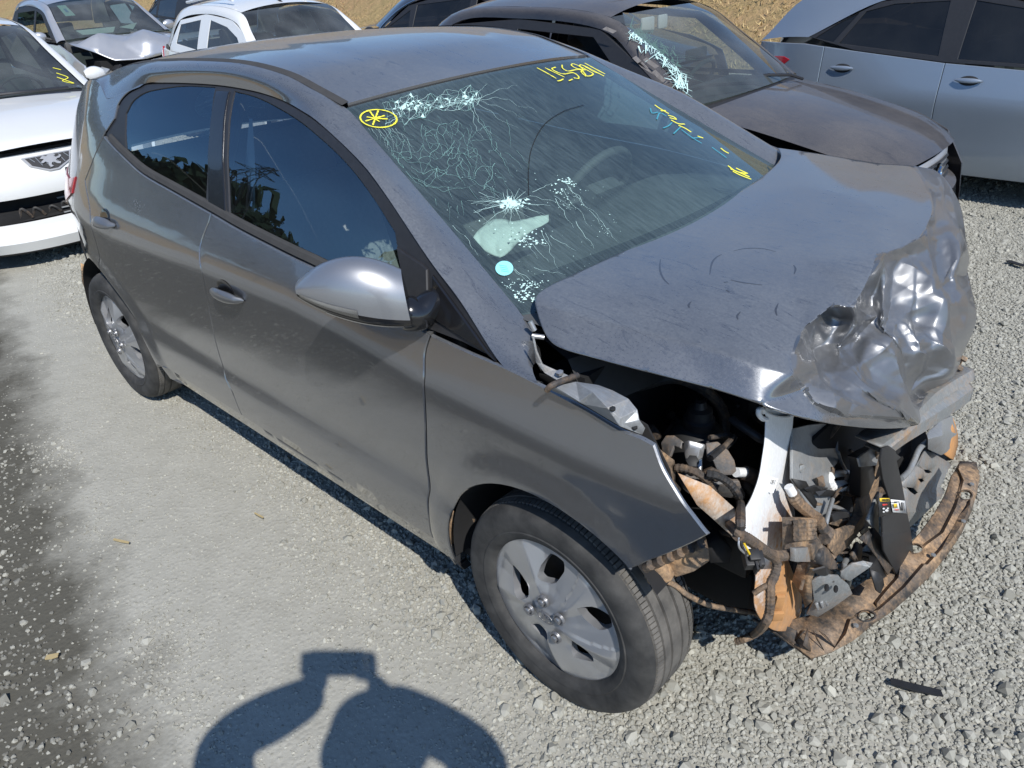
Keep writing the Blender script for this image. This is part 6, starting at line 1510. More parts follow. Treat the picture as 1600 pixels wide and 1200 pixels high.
class Car:
    """a whole parked car from a few lines of its side view (local x forward from the windscreen foot, y to its left)"""
    def __init__(s, name, label, loc, rz, paint, W, zs, hood, dlo, roofe, xf, xr, wheels, belt, hwb, cat='car', group=None, Rw=.29, body_sh=.72, tap=(.10, .12)):
        s.root = empty(name, label, cat, (loc[0], loc[1], 0), rz, group); s.loc = loc; s.rz = rz
        s.paint, s.W, s.zs, s.xf, s.xr, s.dlo, s.roofe, s.wheels, s.belt, s.hood, s.Rw = paint, W, zs, xf, xr, dlo, roofe, wheels, belt, hood, Rw
        zr = max(p[2] for p in roofe); hr = np.mean([p[1] for p in roofe[1:3]])
        s.zt, s.ht, s.tap, s.sh = zr, hr, tap, body_sh
    def S(s, x, z):
        x = np.asarray(x, float); z = np.asarray(z, float); zb = np.interp(x, [p[0] for p in s.belt], [p[1] for p in s.belt])
        y = np.interp(z, [.1, s.zs, .34, .42, s.sh-.06, s.sh], [s.W-.09, s.W-.04, s.W-.012, s.W-.014, s.W, s.W-.006])
        y = np.where(z > s.sh, s.W-.006-(z-s.sh)/np.maximum(zb-s.sh, .05)*.045, y)
        yb = s.W-.051
        y = np.where(z > zb, yb+(s.ht-yb)*np.clip((z-zb)/np.maximum(s.zt-zb, .1), 0, 1)**1.12, y)
        a = np.clip((x-(s.xf-.75))/.75, 0, 1.2); b = np.clip(((s.xr+.7)-x)/.7, 0, 1.2)
        y = y-s.tap[0]*1.5*a**2.6-s.tap[1]*1.3*b**2.4
        for cx in s.wheels:
            d = np.hypot(x-cx, z-s.Rw); tt = np.clip((s.Rw+.13-d)/.05, 0, 1); y = y+.010*tt*tt*(3-2*tt)
        return y
    def panel(s, name, poly, mat, both=True, **k):
        k.setdefault('step', .045)
        return side_panel(name, [np.array(p, float) for p in poly], mat, s.root, fn=s.S, both=both, **k)
    def clip(s, poly, x0, x1):
        def half(P, c, sg):
            out = []
            for i in range(len(P)):
                a, b = P[i], P[(i+1) % len(P)]; da, db = sg*(a[0]-c), sg*(b[0]-c)
                if da >= 0: out.append(a)
                if da*db < 0: t = da/(da-db); out.append((a[0]+(b[0]-a[0])*t, a[1]+(b[1]-a[1])*t))
            return out
        return half(half(poly, x0, 1), x1, -1)
    def lower(s, gaps, names, front_top, rear_pts):
        """side below the belt, cut into panels at the door gaps (x, rising)"""
        A = []
        Ra = s.Rw+.065
        def arch(cx): return [(cx+Ra*math.cos(a), s.Rw+.01+Ra*math.sin(a)) for a in np.linspace(R(-16), R(196), 22)]
        poly = [(s.xf-.02, .25)]+[(cx+0, z) for cx, z in []]
        poly += arch(max(s.wheels))+arch(min(s.wheels))
        poly += [(s.xr+.06, .26)]+rear_pts+[(p[0], p[1]) for p in s.belt]+front_top
        poly = [tuple(map(float, p)) for p in poly]
        xs = [s.xr-.5]+list(gaps)+[s.xf+.5]
        for n, a, b in zip(names, xs[:-1], xs[1:]): s.panel(n, s.clip(poly, a, b), s.paint)
        sill = [(max(s.wheels)-Ra+.02, s.zs+.06), (min(s.wheels)+Ra-.02, s.zs+.06), (min(s.wheels)+Ra-.02, s.zs-.01), (max(s.wheels)-Ra+.02, s.zs-.01)]
        s.panel('sill', sill, s.paint, inset=.012)
    def cross(s, name, pts, mat, bx=.05, bz=.03, n=17, k=5, smooth=True, w=.985, par=None):
        P = cr(pts, k) if smooth and len(pts) > 2 else [np.array(p, float) for p in pts]
        rows = []
        for p in P:
            ww = np.linspace(-1, 1, n); b = 1-np.abs(ww)**2.2
            fx = bx if not hasattr(bx, '__call__') else bx(p); rows.append([(p[0]+fx*q, p[1]*w*t, p[2]+bz*q) for t, q in zip(ww, b)])
        mb = MB(); mb.loft(rows); return mb.build(name, mat, par or s.root, True, 60)
    def shell(s, panes, holes=(), glass='clear_glass', surround='black_trim', screen='bg_screen', rail_mat=None, k1=1, k2=3, roof_bz=.05, trim_inset=.005):
        dl = [np.array(p, float) for p in s.dlo]
        closed = dl+[np.array(p) for p in s.belt if s.dlo[-1][0] < p[0] < s.dlo[0][0]]
        s.panel('window_surround', closed, M[surround], inset=trim_inset, holes=[[np.array(p, float) for p in h] for h in list(panes)+list(holes)], gap=.002, rim=.015)
        for p in panes: s.panel('side_window', p, M[glass], inset=trim_inset+.006, gap=-.004, rim=0)
        A = cr([(p[0], -float(s.S(*p)), p[1]) for p in dl], 6); B = cr([(p[0], -p[1], p[2]) for p in s.roofe], 6); A, B = np.array(A), np.array(B)
        rows = []
        for t in np.linspace(0, 1, 6):
            b_ = .016*math.sin(math.pi*t); rows.append(A*(1-t)+B*t+np.array((0, -b_*.7, b_*.7)))
        mb = MB(); mb.loft(rows); o = mb.build('roof_rail', rail_mat or s.paint, s.root, True, 60); mirrored(o)
        Bc = [tuple(p) for p in s.roofe]; full = cr(Bc, 6)
        i1, i2, i3 = k1*6, k2*6, (len(Bc)-1)*6
        s.cross('windshield', [full[i] for i in range(0, i1+1, 2)], M[screen], bx=lambda p: .10, bz=.02, k=3)
        s.cross('roof', full[i1:i2+1:2], s.paint, bx=0.0, bz=roof_bz, k=2)
        s.cross('rear_glass', full[i2:i3+1:2], M['dark_glass'], bx=lambda p: -.08, bz=.02, k=2)
        fl = [full[0], full[2]]
        mb = MB()    # dark cabin: floor, dash, seats are seen through the panes
        mb.box(((s.xr+.4+0)/2, 0, .36), (abs(s.xr)-.5, s.W*1.7, .12)); mb.build('cabin_floor', M['cavity'], s.root, False)
        z0 = s.roofe[0][2]
        mb = MB(); mb.box((-.24, 0, z0-.10), (.44, s.W*1.66, .16), None, .04); mb.build('dashboard', M['cabin'], s.root, True, 50)
        for sx, sy in ((-1.02, -.34), (-1.02, .34)):
            st = bpy.data.objects.new('seat', None); col.objects.link(st); st.parent = s.root
            mb = MB(); mb.box((sx, sy, .72), (.14, .46, .56), Matrix.Rotation(R(-16), 4, 'Y'), .05); mb.build('seat_backrest', M['cabin'], st, True, 50)
            mb = MB(); mb.box((sx-.10, sy, 1.06), (.09, .25, .18), None, .04); mb.build('headrest', M['cabin'], st, True, 50)
        mb = MB(); mb.box((-1.85, 0, .76), (.16, s.W*1.5, .5), Matrix.Rotation(R(-18), 4, 'Y'), .05); mb.build('rear_backrest', M['cabin'], s.root, True, 50)
        mb = MB(); cw = Vector((-.55, .34, z0-.06)); rw = Matrix.Rotation(R(-60), 4, 'Y')
        mb.tube([cw+rw @ Vector((.18*math.cos(a), .18*math.sin(a), 0)) for a in np.linspace(0, 2*math.pi, 29)], .014, 6, False); mb.build('steering_wheel', M['cabin'], s.root, True, 60)
        mt = s.roofe[1]; mb = MB(); mb.box((mt[0]-.02, 0, mt[2]-.06), (.03, .22, .06), None, .012); mb.build('interior_mirror', M['cabin'], s.root, True, 50)
    def front(s, rows, mat, name='front_bumper', c=.22, n=25, span=1.0):
        out = []
        for x, z in rows:
            ww = np.linspace(-span, span, n); out.append([(x-c*abs(t)**2.6, float(s.S(min(x, s.xf-.10), z))*t*1.0, z) for t in ww])
        mb = MB(); mb.loft(out); return mb.build(name, mat, s.root, True, 40)
    def rear(s, rows, mat, name='rear_bumper', c=.18, n=21):
        out = []
        for x, z in rows:
            ww = np.linspace(-1, 1, n); out.append([(x+c*abs(t)**2.6, -float(s.S(x+.12, z))*t, z) for t in ww])
        mb = MB(); mb.loft(out); return mb.build(name, mat, s.root, True, 40)
    def under(s):
        mb = MB(); L = s.xf-s.xr-.3
        mb.box(((s.xf+s.xr)/2, 0, .30), (L, s.W*1.55, .16)); mb.box((s.xf-.55, 0, .52), (.6, s.W*1.3, .4)); mb.build('underbody', M['cavity'], s.root, False)
        for cx in s.wheels:
            for sd in (-1, 1):
                w_ = bpy.data.objects.new('wheel', None); col.objects.link(w_); w_.parent = s.root; w_.empty_display_size = .1
                w_.location = (cx, sd*(s.W-.03), s.Rw); w_.rotation_euler = (0, 0, 0 if sd < 0 else math.pi); k = s.Rw/.298; w_.scale = (k, k, k)
                sp = Matrix.Rotation(random.uniform(0, 6), 4, 'Y')
                for o in (hubcap, rim_b, tyre, tread):
                    c = o.copy(); col.objects.link(c); c.parent = w_; c.matrix_local = sp
    def mirror_pod(s, x, z, mat, both=True):
        y = -float(s.S(x, z))
        mb = MB(); rows = []
        for t in np.linspace(0, 1, 12):
            h = .065*math.sin(math.pi*min(1, .12+t*.8))**.6; d = .05*math.sin(math.pi*min(1, .15+t*.75))**.6
            rows.append([(x-.03-.02*t+d*math.sin(a)*(1.0 if math.sin(a) > 0 else .4), y-.04-.17*t, z+.05+h*math.cos(a)) for a in np.linspace(0, 2*math.pi, 15)[:-1]])
        mb.loft(rows, closed=True); mb.f.append(tuple(range(len(mb.v)-14, len(mb.v)))); mb.f.append(tuple(range(14))[::-1])
        o = mb.build('mirror', mat, s.root, True, 60)
        mb = MB(); mb.tube([(x, y+.02, z), (x-.02, y-.06, z+.03)], .022, 8); a = mb.build('mirror_arm', M['black_trim'], s.root)
        if both: mirrored(o); mirrored(a)
    def world(s, p):
        c, q = math.cos(s.rz), math.sin(s.rz); return np.array((s.loc[0]+c*p[0]-q*p[1], s.loc[1]+q*p[0]+c*p[1], p[2]))
    def local(s, P):
        c, q = math.cos(s.rz), math.sin(s.rz); d = np.array(P)-np.array((s.loc[0], s.loc[1], 0)); return np.array((c*d[0]+q*d[1], -q*d[0]+c*d[1], d[2]))
    def handle(s, x, z, mat='chrome'):
        def pt(a, b, d): return np.array((x+a, -float(s.S(x+a, z+b))-d, z+b))
        mb = MB(); mb.loft([[pt(r_*.062*math.cos(t), r_*.030*math.sin(t), d) for t in np.linspace(0, 2*math.pi, 21)[:-1]] for r_, d in ((1, .001), (.92, .0025), (.4, .0018), (.02, .0018))], closed=True)
        c = mb.build('handle_shade_disc', M['steel_dark'], s.root)  # flat dark disc in place of a shaded hollow behind the handle
        mb = MB(); mb.loft([[pt(t*.085, .004+.013*(1-abs(t)**3)*math.cos(a)+.002*math.cos(a), .014+.012*(1-t*t)+.007*math.sin(a)) for a in np.linspace(0, 2*math.pi, 11)[:-1]] for t in np.linspace(-1, 1, 13)], closed=True)
        g = mb.build('door_handle', M[mat], s.root); mirrored(c); mirrored(g)
    def wiper(s, pts, sc=1):
        mb = MB(); mb.tube(pts, .008, 6); return mb.build('wiper', M['black_trim'], s.root)

# --- black dusty hatchback on the far side, driver's window gone, near windscreen edge shattered
bk = Car('black_car', 'dusty black hatchback with a broken front side window and shattered windscreen edge', (-1.37, 2.58), .03, M['black_paint'], .77, .20,
         [(.93, .55, .69), (.75, .60, .76), (.35, .62, .86), (0, .62, .92)], dlo=[(-.02, .90), (-.36, 1.13), (-.66, 1.295), (-1.28, 1.345), (-1.85, 1.31), (-2.10, .98)],
         roofe=[(0, .60, .93), (-.34, .55, 1.17), (-.64, .50, 1.35), (-1.25, .50, 1.405), (-1.95, .48, 1.36), (-2.38, .56, 1.0)], xf=1.14, xr=-2.62, wheels=(.42, -1.95), belt=[(-2.45, .97), (-2.1, .95), (-1.2, .90), (-.02, .87)], hwb=.6, tap=(.14, .13), body_sh=.72)
pane = [(-1.40, .93), (-2.02, .985), (-1.84, 1.25), (-1.42, 1.29)]
hole = [(-.30, .93), (-1.28, .93), (-1.28, 1.285), (-.70, 1.25)]
bk.lower([-1.34, -.06], ['rear_quarter', 'front_door', 'front_fender'], [(.0, .885), (.35, .83), (.75, .735), (.95, .66), (1.08, .5)], [(-2.60, .5), (-2.56, .75)])
bk.shell([pane], holes=[hole], glass='dark_glass', k1=2, k2=4)
bh = bk.cross('bonnet', [(1.00, .555, .645), (.93, .575, .69), (.75, .635, .755), (.35, .665, .845), (.02, .675, .895)], M['black_paint'], bx=lambda p: .10, bz=.045, w=.99)
bk.cross('cowl_panel', [(.02, .62, .895), (-.01, .61, .915)], M['black_trim'], bx=lambda p: .10, bz=.03, smooth=False)
bk.front([(1.06, .645), (1.075, .63), (1.09, .52), (1.085, .50)], M['silver_paint'], 'grille_panel', c=.16, span=.82)
for k in range(4): bk.front([(1.083+.006*k, .625-.03*k), (1.090+.006*k, .612-.03*k)], M['black_trim'], 'grille_slat', c=.16, span=.40)
bk.front([(1.08, .50), (1.16, .47), (1.175, .38), (1.15, .26), (1.08, .20)], M['black_paint'], c=.20)
bk.rear([(-2.60, .95), (-2.66, .7), (-2.70, .45), (-2.62, .22)], M['black_paint'])
for sd in (-1, 1):
    mb = MB(); mb.loft([[(1.05-.16*abs(y/.62)**2.6+.012, sd*y, z) for y in np.linspace(.36, .58, 7)] for z in (.625, .52)]); mb.build('headlamp', M['lamp_lens'], bk.root)
mb = MB(); a_ = np.linspace(0, 2*math.pi, 25)[:-1]
mb.loft([[(1.095+d, .0+.045*r_*math.cos(a), .575+.045*r_*math.sin(a)) for a in a_] for r_, d in ((1.1, 0), (1.1, .012), (.95, .014), (.9, .010), (0.02, .011))], closed=True); be = mb.build('round_badge', M['chrome'], bk.root)
mb = MB()
for k in range(4):
    for j in range(2): mb.box((1.108, -.018+.018*j+(.006 if k % 2 else 0), .550+.017*k), (.004, .012, .010))
mb.build('badge_checks', simple('blue_badge', (.03, .10, .28), .3), be)
bk.under(); bk.mirror_pod(-.30, .90, M['black_trim'])
hinges = [bk.local(at(*q, 'z', z)) for q, z in (((1073, 152), .93), ((1140, 133), .95), ((1195, 118), .955))]
w1 = MB(); w1.tube([bk.local(at(1072, 143, 'z', .99)), bk.local(at(1110, 133, 'z', .985)), bk.local(at(1170, 130, 'z', .955)), bk.local(at(1207, 135, 'z', .93))], .009, 6); w1.build('wiper', M['black_trim'], bk.root)
w1 = MB(); w1.tube([bk.local(at(1165, 121, 'z', .985)), bk.local(at(1200, 117, 'z', .99)), bk.local(at(1235, 117, 'z', .98)), bk.local(at(1254, 123, 'z', .94))], .009, 6); w1.build('wiper', M['black_trim'], bk.root)
mb = MB(); mb.tube([(-.74, .02, 1.41), (-.80, .02, 1.45), (-1.02, .02, 1.58)], [.016, .008, .004], 6); mb.build('aerial', M['black_trim'], bk.root)
mb = MB(); mb.box((-.66, -.08, 1.27), (.02, .14, .09), None, .012); mb.box((-.66, .09, 1.275), (.02, .10, .08), None, .012); mb.build('sun_sticker', M['white_label'], bk.root, True, 50)
# shattered near edge of its windscreen
def bk_ws(u, v, lift=.006):
    d = ray(u, v); n = np.array((.50, 0, .866)); p0 = bk.world((-.22, 0, 1.10)); t = np.dot(p0-CAM, n)/np.dot(d, n); return bk.local(CAM+d*t)
mb = MB(); rs = random.Random(5)
def Z6b(x, y): return (680+x*.275, y*.275)
spine = cr([Z6b(*p) for p in ((1125, 185), (1170, 220), (1240, 280), (1320, 340), (1370, 430), (1400, 520))], 8)
def toglass(u, v): 
    # onto the lofted screen by a ray test against its mesh plane pieces
    d = ray(u, v); best = None
    for tz in np.linspace(3.0, 6.5, 700):
        P = bk.local(CAM+d*tz); s_ = np.clip(-P[0]/.64, -.1, 1.05); hw = .60-.10*s_; f = 1-min(1, abs(P[1])/hw)**2.2; zz = .93+.42*s_
        xx = -.64*s_+.10*f
        if P[0] <= xx and P[2] <= zz+.02*f+.02: return P+bk.local(bk.loc+(0,))*0+np.array((.006, 0, .008))
    return bk_ws(u, v)
segs = []
for p in spine:
    for _ in range(7): a = (p[0]+rs.gauss(0, 5), p[1]+rs.gauss(0, 5)); b = (a[0]+rs.gauss(0, 8), a[1]+rs.gauss(0, 8)); segs.append((a, b, rs.choice((.003, .005, .008))))
for _ in range(26):
    p = rs.choice(spine); segs.append((p, (p[0]+rs.uniform(10, 70), p[1]+rs.uniform(-6, 30)), .0025))
for a, b, w_ in segs:
    A, B = toglass(*a), toglass(*b); sd = np.array((0, 1, .0))*w_; mb.add([A-sd, A+sd, B+sd*.4, B-sd*.4], [(0, 1, 2, 3)])
o_ = mb.build('shattered_glass', M['crack'], bk.root, False); o_['kind'] = 'stuff'
# scraped bare metal on its near pillar
sc_m = simple('scraped_metal', (.45, .40, .36), .6, var=.5, scale=40)
mb = MB()
for a, b in (((950, 165), (1010, 190)), ((1120, 330), (1190, 400)), ((1150, 360), (1230, 450)), ((1190, 430), (1260, 500)), ((1230, 410), (1300, 480)), ((1180, 340), (1250, 390))):
    P = [bk.local(at(*Z6b(*q), 'y', 1.93)) for q in (a, (a[0]+22, a[1]-14), (b[0]+22, b[1]-14), b)]; mb.add(P, [(0, 1, 2, 3)])
mb.build('scrape_marks', sc_m, bk.root, False)['kind'] = 'stuff'
mb = MB(); mb.box(bk.local(at(1104, 179, 'y', 1.86)), (.10, .006, .012), None, .002); mb.build('side_badge', M['chrome'], bk.root)

# --- grey-blue hatchback on the far right, side on
BY = 4.88
bl = Car('blue_car', 'grey-blue hatchback with dark tinted side windows parked beyond the black one', (0.42, BY), 0.0, M['blue_paint'], .82, .21,
         None, dlo=[(-.05, .87), (-.55, 1.18), (-.95, 1.285), (-1.35, 1.30), (-1.72, 1.265), (-2.16, 1.04)], roofe=[(.10, .62, .90), (-.40, .58, 1.16), (-.78, .55, 1.33), (-1.40, .55, 1.395), (-2.22, .52, 1.33), (-2.60, .60, .995)],
         xf=1.05, xr=-2.72, wheels=(.52, -1.82), belt=[(-2.60, .99), (-2.18, .998), (-1.80, .96), (-1.20, .905), (-.05, .845)], hwb=.62, Rw=.28, body_sh=.70, tap=(.10, .20))
f_bl = lambda u, v: hitS(u, v, fn=bl.S, org=(.42, BY), zmax=1.39)
px_rear = [f_bl(*q) for q in ((1288, 65), (1310, 30), (1343, 10), (1470, 4), (1462, 86), (1400, 83), (1330, 76))]
bl.lower([-2.02, -1.19, -.10], ['rear_quarter', 'rear_door', 'front_door', 'front_fender'], [(.05, .85), (.5, .76), (.92, .64), (1.0, .5)], [(-2.68, .5), (-2.62, .8)])
pr_ = [(-1.25, .945), (-1.92, 1.005), (-1.80, 1.20), (-1.62, 1.245), (-1.28, 1.262)]; pf_ = [(-.28, .90), (-1.12, .93), (-1.12, 1.262), (-.72, 1.20), (-.42, 1.02)]
pq_ = [(-1.97, 1.012), (-2.10, 1.035), (-1.98, 1.12), (-1.85, 1.19)]
bl.shell([pr_, pf_, pq_], glass='dark_glass', k1=2, k2=4)
bl.cross('bonnet', [(.98, .58, .64), (.86, .62, .72), (.5, .70, .80), (.10, .72, .875)], M['blue_paint'], bx=lambda p: .06, bz=.04)
bl.front([(1.02, .64), (1.08, .5), (1.06, .3), (.98, .20)], M['blue_paint']); bl.rear([(-2.56, 1.02), (-2.66, .9), (-2.72, .6), (-2.66, .25)], M['blue_paint'])
for x, z in ((-1.86, .845), (-1.02, .805)): bl.handle(x, z, 'blue_paint')
bl.panel('tail_lamp', [(-2.27, .885), (-2.33, .905), (-2.43, .90), (-2.43, .845), (-2.32, .845)], M['tail_red'], inset=-.004)
bl.under(); bl.mirror_pod(-.10, .82, M['blue_paint'])

# --- white hatchback left of the wreck, front end broken
pg = Car('white_car', 'white hatchback on the left edge with chrome lion badge and broken lower grille', (-6.05, -.14), -.05, M['white_paint'], .83, .17,
         None, dlo=[(-.05, .93), (-.50, 1.20), (-.85, 1.34), (-1.5, 1.39), (-2.1, 1.34), (-2.35, 1.05)], roofe=[(0, .68, .96), (-.42, .61, 1.20), (-.80, .56, 1.40), (-1.5, .55, 1.46), (-2.2, .53, 1.41), (-2.6, .58, 1.05)],
         xf=1.24, xr=-2.75, wheels=(.46, -1.98), belt=[(-2.5, 1.0), (-2.3, .98), (-1.2, .93), (-.05, .90)], hwb=.68, tap=(.14, .12))
pg.lower([-1.2, -.1], ['rear_quarter', 'front_door', 'front_fender'], [(.0, .91), (.45, .88), (.85, .79), (1.05, .67), (1.16, .47)], [(-2.72, .5), (-2.66, .8)])
pg.shell([[(-.35, .97), (-1.15, .98), (-1.15, 1.32), (-.86, 1.28)], [(-1.3, .99), (-2.2, 1.04), (-2.05, 1.26), (-1.3, 1.33)]], k1=2, k2=4)
pg.cross('bonnet', [(.98, .55, .73), (.88, .62, .78), (.5, .70, .875), (.02, .72, .925)], M['white_paint'], bx=lambda p: .12, bz=.045)
pg.cross('cowl_panel', [(.03, .70, .925), (.0, .69, .945)], M['black_trim'], bx=lambda p: .12, bz=.03, smooth=False)
pg.front([(1.02, .735), (1.04, .715)], M['cavity'], 'bonnet_gap', c=.20)
pg.front([(1.035, .72), (1.10, .69), (1.16, .60), (1.175, .50), (1.17, .47)], M['white_paint'], 'front_bumper', c=.24)
pg.front([(1.13, .47), (1.06, .465), (1.05, .34), (1.12, .31)], M['cavity'], 'grille_opening', c=.22, span=.72)
for sp in ((-1.0, -.70), (.70, 1.0)):
    rows = []
    for x, z in ((1.17, .47), (1.185, .40), (1.185, .30)): rows.append([(x-.24*abs(t)**2.6, float(pg.S(1.10, z))*t, z) for t in np.linspace(sp[0], sp[1], 9)])
    mb = MB(); mb.loft(rows); mb.build('bumper_corner', M['white_paint'], pg.root)
pg.front([(1.16, .31), (1.22, .285), (1.25, .20), (1.22, .13)], M['white_paint'], 'bumper_lip', c=.24); pg.front([(1.21, .13), (1.15, .10), (1.0, .10)], M['black_trim'], 'lower_spoiler', c=.22)
for k in range(5):
    y0 = -.20; z = .315+.016*k
    mb = MB(); mb.tube([(1.12-.02*k-.24*abs(y/.83)**2.6, y, z+.014*k) for y in np.linspace(-.02-.05*k*0, .55, 10)], .006, 6); mb.build('grille_bar', M['galv'], pg.root)
for y, h in ((-.28, .06), (-.20, .05), (-.02, .05), (.12, .06), (-.1, .04)):
    mb = MB(); mb.tube(cr([(1.08, y, .33), (1.09, y+.02, .33+h), (1.10, y+.05, .33+h*.6), (1.10, y+.07, .325)], 4), .010, 6); mb.build('torn_hose', M['hose'], pg.root)
# shield with the prancing lion emblem, lying on the bumper nose
def nose(a, b, d=.0):     # a across (metres), b up the slope
    z = .652+b*.80; x = 1.125-(z-.645)*.72+.004; return np.array((x-.24*abs((a)/.8)**2.6+d*.75, a, z+d*.65))
sh = [(-.155, .055), (.155, .055), (.13, -.01), (.03, -.062), (-.03, -.062), (-.13, -.01)]
mb = MB(); mb.plate(sh, .012, lambda a, b, t: nose(a, b, t)); plate_ = mb.build('grille_shield', M['alu'], pg.root, True, 30)
mb = MB(); mb.plate([(a*.88, b*.84) for a, b in sh], .002, lambda a, b, t: nose(a, b, .0125+t)); gm = mb.build('shield_mesh', M['grille'], plate_, True, 30)
for k in range(7):
    mb = MB(); mb.tube([nose(-.11+.035*k, .042, .0155), nose(-.11+.035*k+.02, .012 if k in (0, 6) else -.02, .0155)], .0022, 5); mb.build('mesh_bar', M['alu'], plate_)
lion = [(-.052, .020), (-.030, .036), (-.012, .030), (.002, .038), (.018, .042), (.034, .036), (.040, .026), (.028, .024), (.038, .014), (.058, .020), (.064, .030), (.070, .018), (.056, .006), (.040, .004), (.030, -.006), (.040, -.018), (.052, -.022), (.046, -.034), (.030, -.030), (.016, -.016), (.004, -.016), (-.004, -.030), (.004, -.042), (-.014, -.046), (-.020, -.030), (-.016, -.014), (-.028, -.004), (-.046, -.012), (-.054, -.004), (-.040, .006), (-.030, .014)]
mb = MB(); mb.plate(lion, .008, lambda a, b, t: nose(a*1.1, b*1.05+.002, .016+t)); mb.build('lion_badge', M['alu'], plate_, True, 30)
mb = MB(); mb.box((.60, -.06, .845), (.03, .05, .012), None, .004); mb.build('washer_nozzle', M['black_trim'], pg.root)
mb = MB(); mb.tube(cr([(.13, .52, .985), (.16, .2, 1.0), (.12, -.05, 1.0), (.13, -.5, .985)], 5), .011, 6); mb.build('wiper', M['black_trim'], pg.root)
mb = MB(); mb.tube([(.10, -.02, .975), (.13, -.06, 1.0), (.12, -.30, 1.0)], .009, 6); mb.build('wiper', M['black_trim'], pg.root)
for sd in (-1, 1):
    rows = []
    for t, (zu, zl) in zip(np.linspace(.66, .99, 9), zip(np.linspace(.66, .78, 9), np.linspace(.62, .56, 9))): rows.append([(1.06-.24*t**2.6-.35*(t-.66)+.008, sd*(.80*t-.0), zu), (1.10-.24*t**2.6-.25*(t-.66)+.012, sd*(.80*t), zl)])
    mb = MB(); mb.loft(rows); mb.build('headlamp', M['lamp_lens'], pg.root)
def pg_ws(s_, w_, lift=.01): 
    f = 1-abs(w_)**2.2; return np.array((-.80*s_+.10*f+lift*.5, w_*(.68-.12*s_)*.985, .96+.44*s_+.02*f+lift*.8))
def scrawl(strokes, nm, fn, wid):
    mb = MB()
    for st in strokes:
        P = [fn(*p) for p in (cr(st, 4) if len(st) > 2 else [np.array(p) for p in st])]
        for i in range(len(P)-1):
            a, b = P[i], P[i+1]; t = b-a; sd = np.cross(t, (.5, 0, .86)); sd = sd/(np.linalg.norm(sd)+1e-9)*wid/2; mb.add([a-sd, a+sd, b+sd, b-sd], [(0, 1, 2, 3)])
    o = mb.build(nm, M['yellow_ink'], pg.root, False); o['kind'] = 'stuff'
dig = [[(.94, -.32), (.90, -.24), (.86, -.32), (.90, -.38), (.94, -.32)], [(.94, -.20), (.94, -.08), (.86, -.16)], [(.95, .02), (.93, .10), (.905, .04), (.88, .12), (.86, .02)], [(.95, .26), (.88, .18), (.86, .26), (.89, .30), (.90, .20)], [(.95, -.52), (.85, -.48)], [(.95, .42), (.85, .46)]]
scrawl(dig, 'yellow_number', pg_ws, .016)
scrawl([[(.22, .84), (.14, .92), (.10, .82), (.05, .92), (.16, .80)], [(.30, .86), (.26, .93)]], 'yellow_scribble', pg_ws, .007)
pg.under(); pg.mirror_pod(-.35, .95, M['white_paint'])

# --- silver car behind with its bonnet folded up
sv = Car('silver_car', 'silver hatchback with buckled bonnet and a pale sticker on its windscreen', (-11.5, 3.05), -.05, M['silver_paint'], .86, .20,
         None, dlo=[(-.05, .95), (-.45, 1.19), (-.80, 1.34), (-1.5, 1.40), (-2.1, 1.35), (-2.4, 1.08)], roofe=[(0, .70, .98), (-.42, .63, 1.22), (-.78, .58, 1.41), (-1.5, .57, 1.47), (-2.3, .55, 1.42), (-2.7, .6, 1.08)],
         xf=.98, xr=-2.9, wheels=(.42, -2.1), belt=[(-2.6, 1.03), (-2.3, 1.0), (-1.2, .95), (-.05, .92)], hwb=.7)
sv.lower([-2.05, -1.12, -.1], ['rear_quarter', 'rear_door', 'front_door', 'front_fender'], [(.0, .93), (.45, .84), (.78, .70), (.86, .5)], [(-2.85, .5), (-2.8, .85)])
sv.shell([[(-.30, .98), (-1.08, 1.0), (-1.08, 1.33), (-.80, 1.28)], [(-1.16, 1.0), (-2.0, 1.03), (-2.0, 1.30), (-1.16, 1.335)]], k1=2, k2=4, glass='side_glass')
hp = [(.02, -.70, .95), (.02, .70, .95), (.45, -.74, .93), (.45, .74, .90), (.85, -.40, .72), (.90, 0, .70), (.82, .6, .76), (.48, -.40, 1.06), (.58, -.16, .90), (.52, .2, 1.05), (.62, .5, .92), (.72, -.34, .80), (.80, .1, .93), (.30, 0, .98), (.25, -.45, .97), (.25, .45, .97), (.70, -.58, .84), (.05, 0, .985)]
r_ = delaunay_2d_cdt([Vector(p[:2]) for p in hp], [(7, 11), (11, 4), (8, 5), (9, 12), (7, 8), (8, 9), (9, 10)], [], 0, 1e-5)
o_ = mesh_obj('bonnet', hp, [tuple(f) for f in r_[2]], M['silver_paint'], sv.root)
m_ = o_.modifiers.new('sub', 'SUBSURF'); m_.levels = 2; m_.render_levels = 2
bm = bmesh.new(); bm.from_mesh(o_.data); cl = bm.edges.layers.float.new('crease_edge')
for e in bm.edges: e[cl] = .75
bm.to_mesh(o_.data); bm.free()
m_ = o_.modifiers.new('sol', 'SOLIDIFY'); m_.thickness = .008
rs = random.Random(3)
for nm, mt in (('broken_lamp_piece', 'lamp_lens'), ('torn_plastic', 'black_plastic'), ('bent_metal', 'galv')):
    for _ in range(5):
        mb = MB(); mb.box((.80+rs.uniform(-.05, .12), rs.uniform(-.66, .5), rs.uniform(.48, .66)), (rs.uniform(.06, .16), rs.uniform(.06, .22), rs.uniform(.03, .08)), Matrix.Rotation(rs.uniform(-1, 1), 4, (rs.random(), rs.random(), rs.random()+.1)), .01); mb.build(nm, M[mt], sv.root, True, 40)
for y in (.02, .22):
    mb = MB(); mb.box((.96, y, .665), (.03, .09, .022), None, .005); mb.build('yellow_clip', M['yellow_label'], sv.root)
sv.front([(.86, .60), (.92, .45), (.90, .30), (.84, .20)], M['black_plastic'], c=.2)
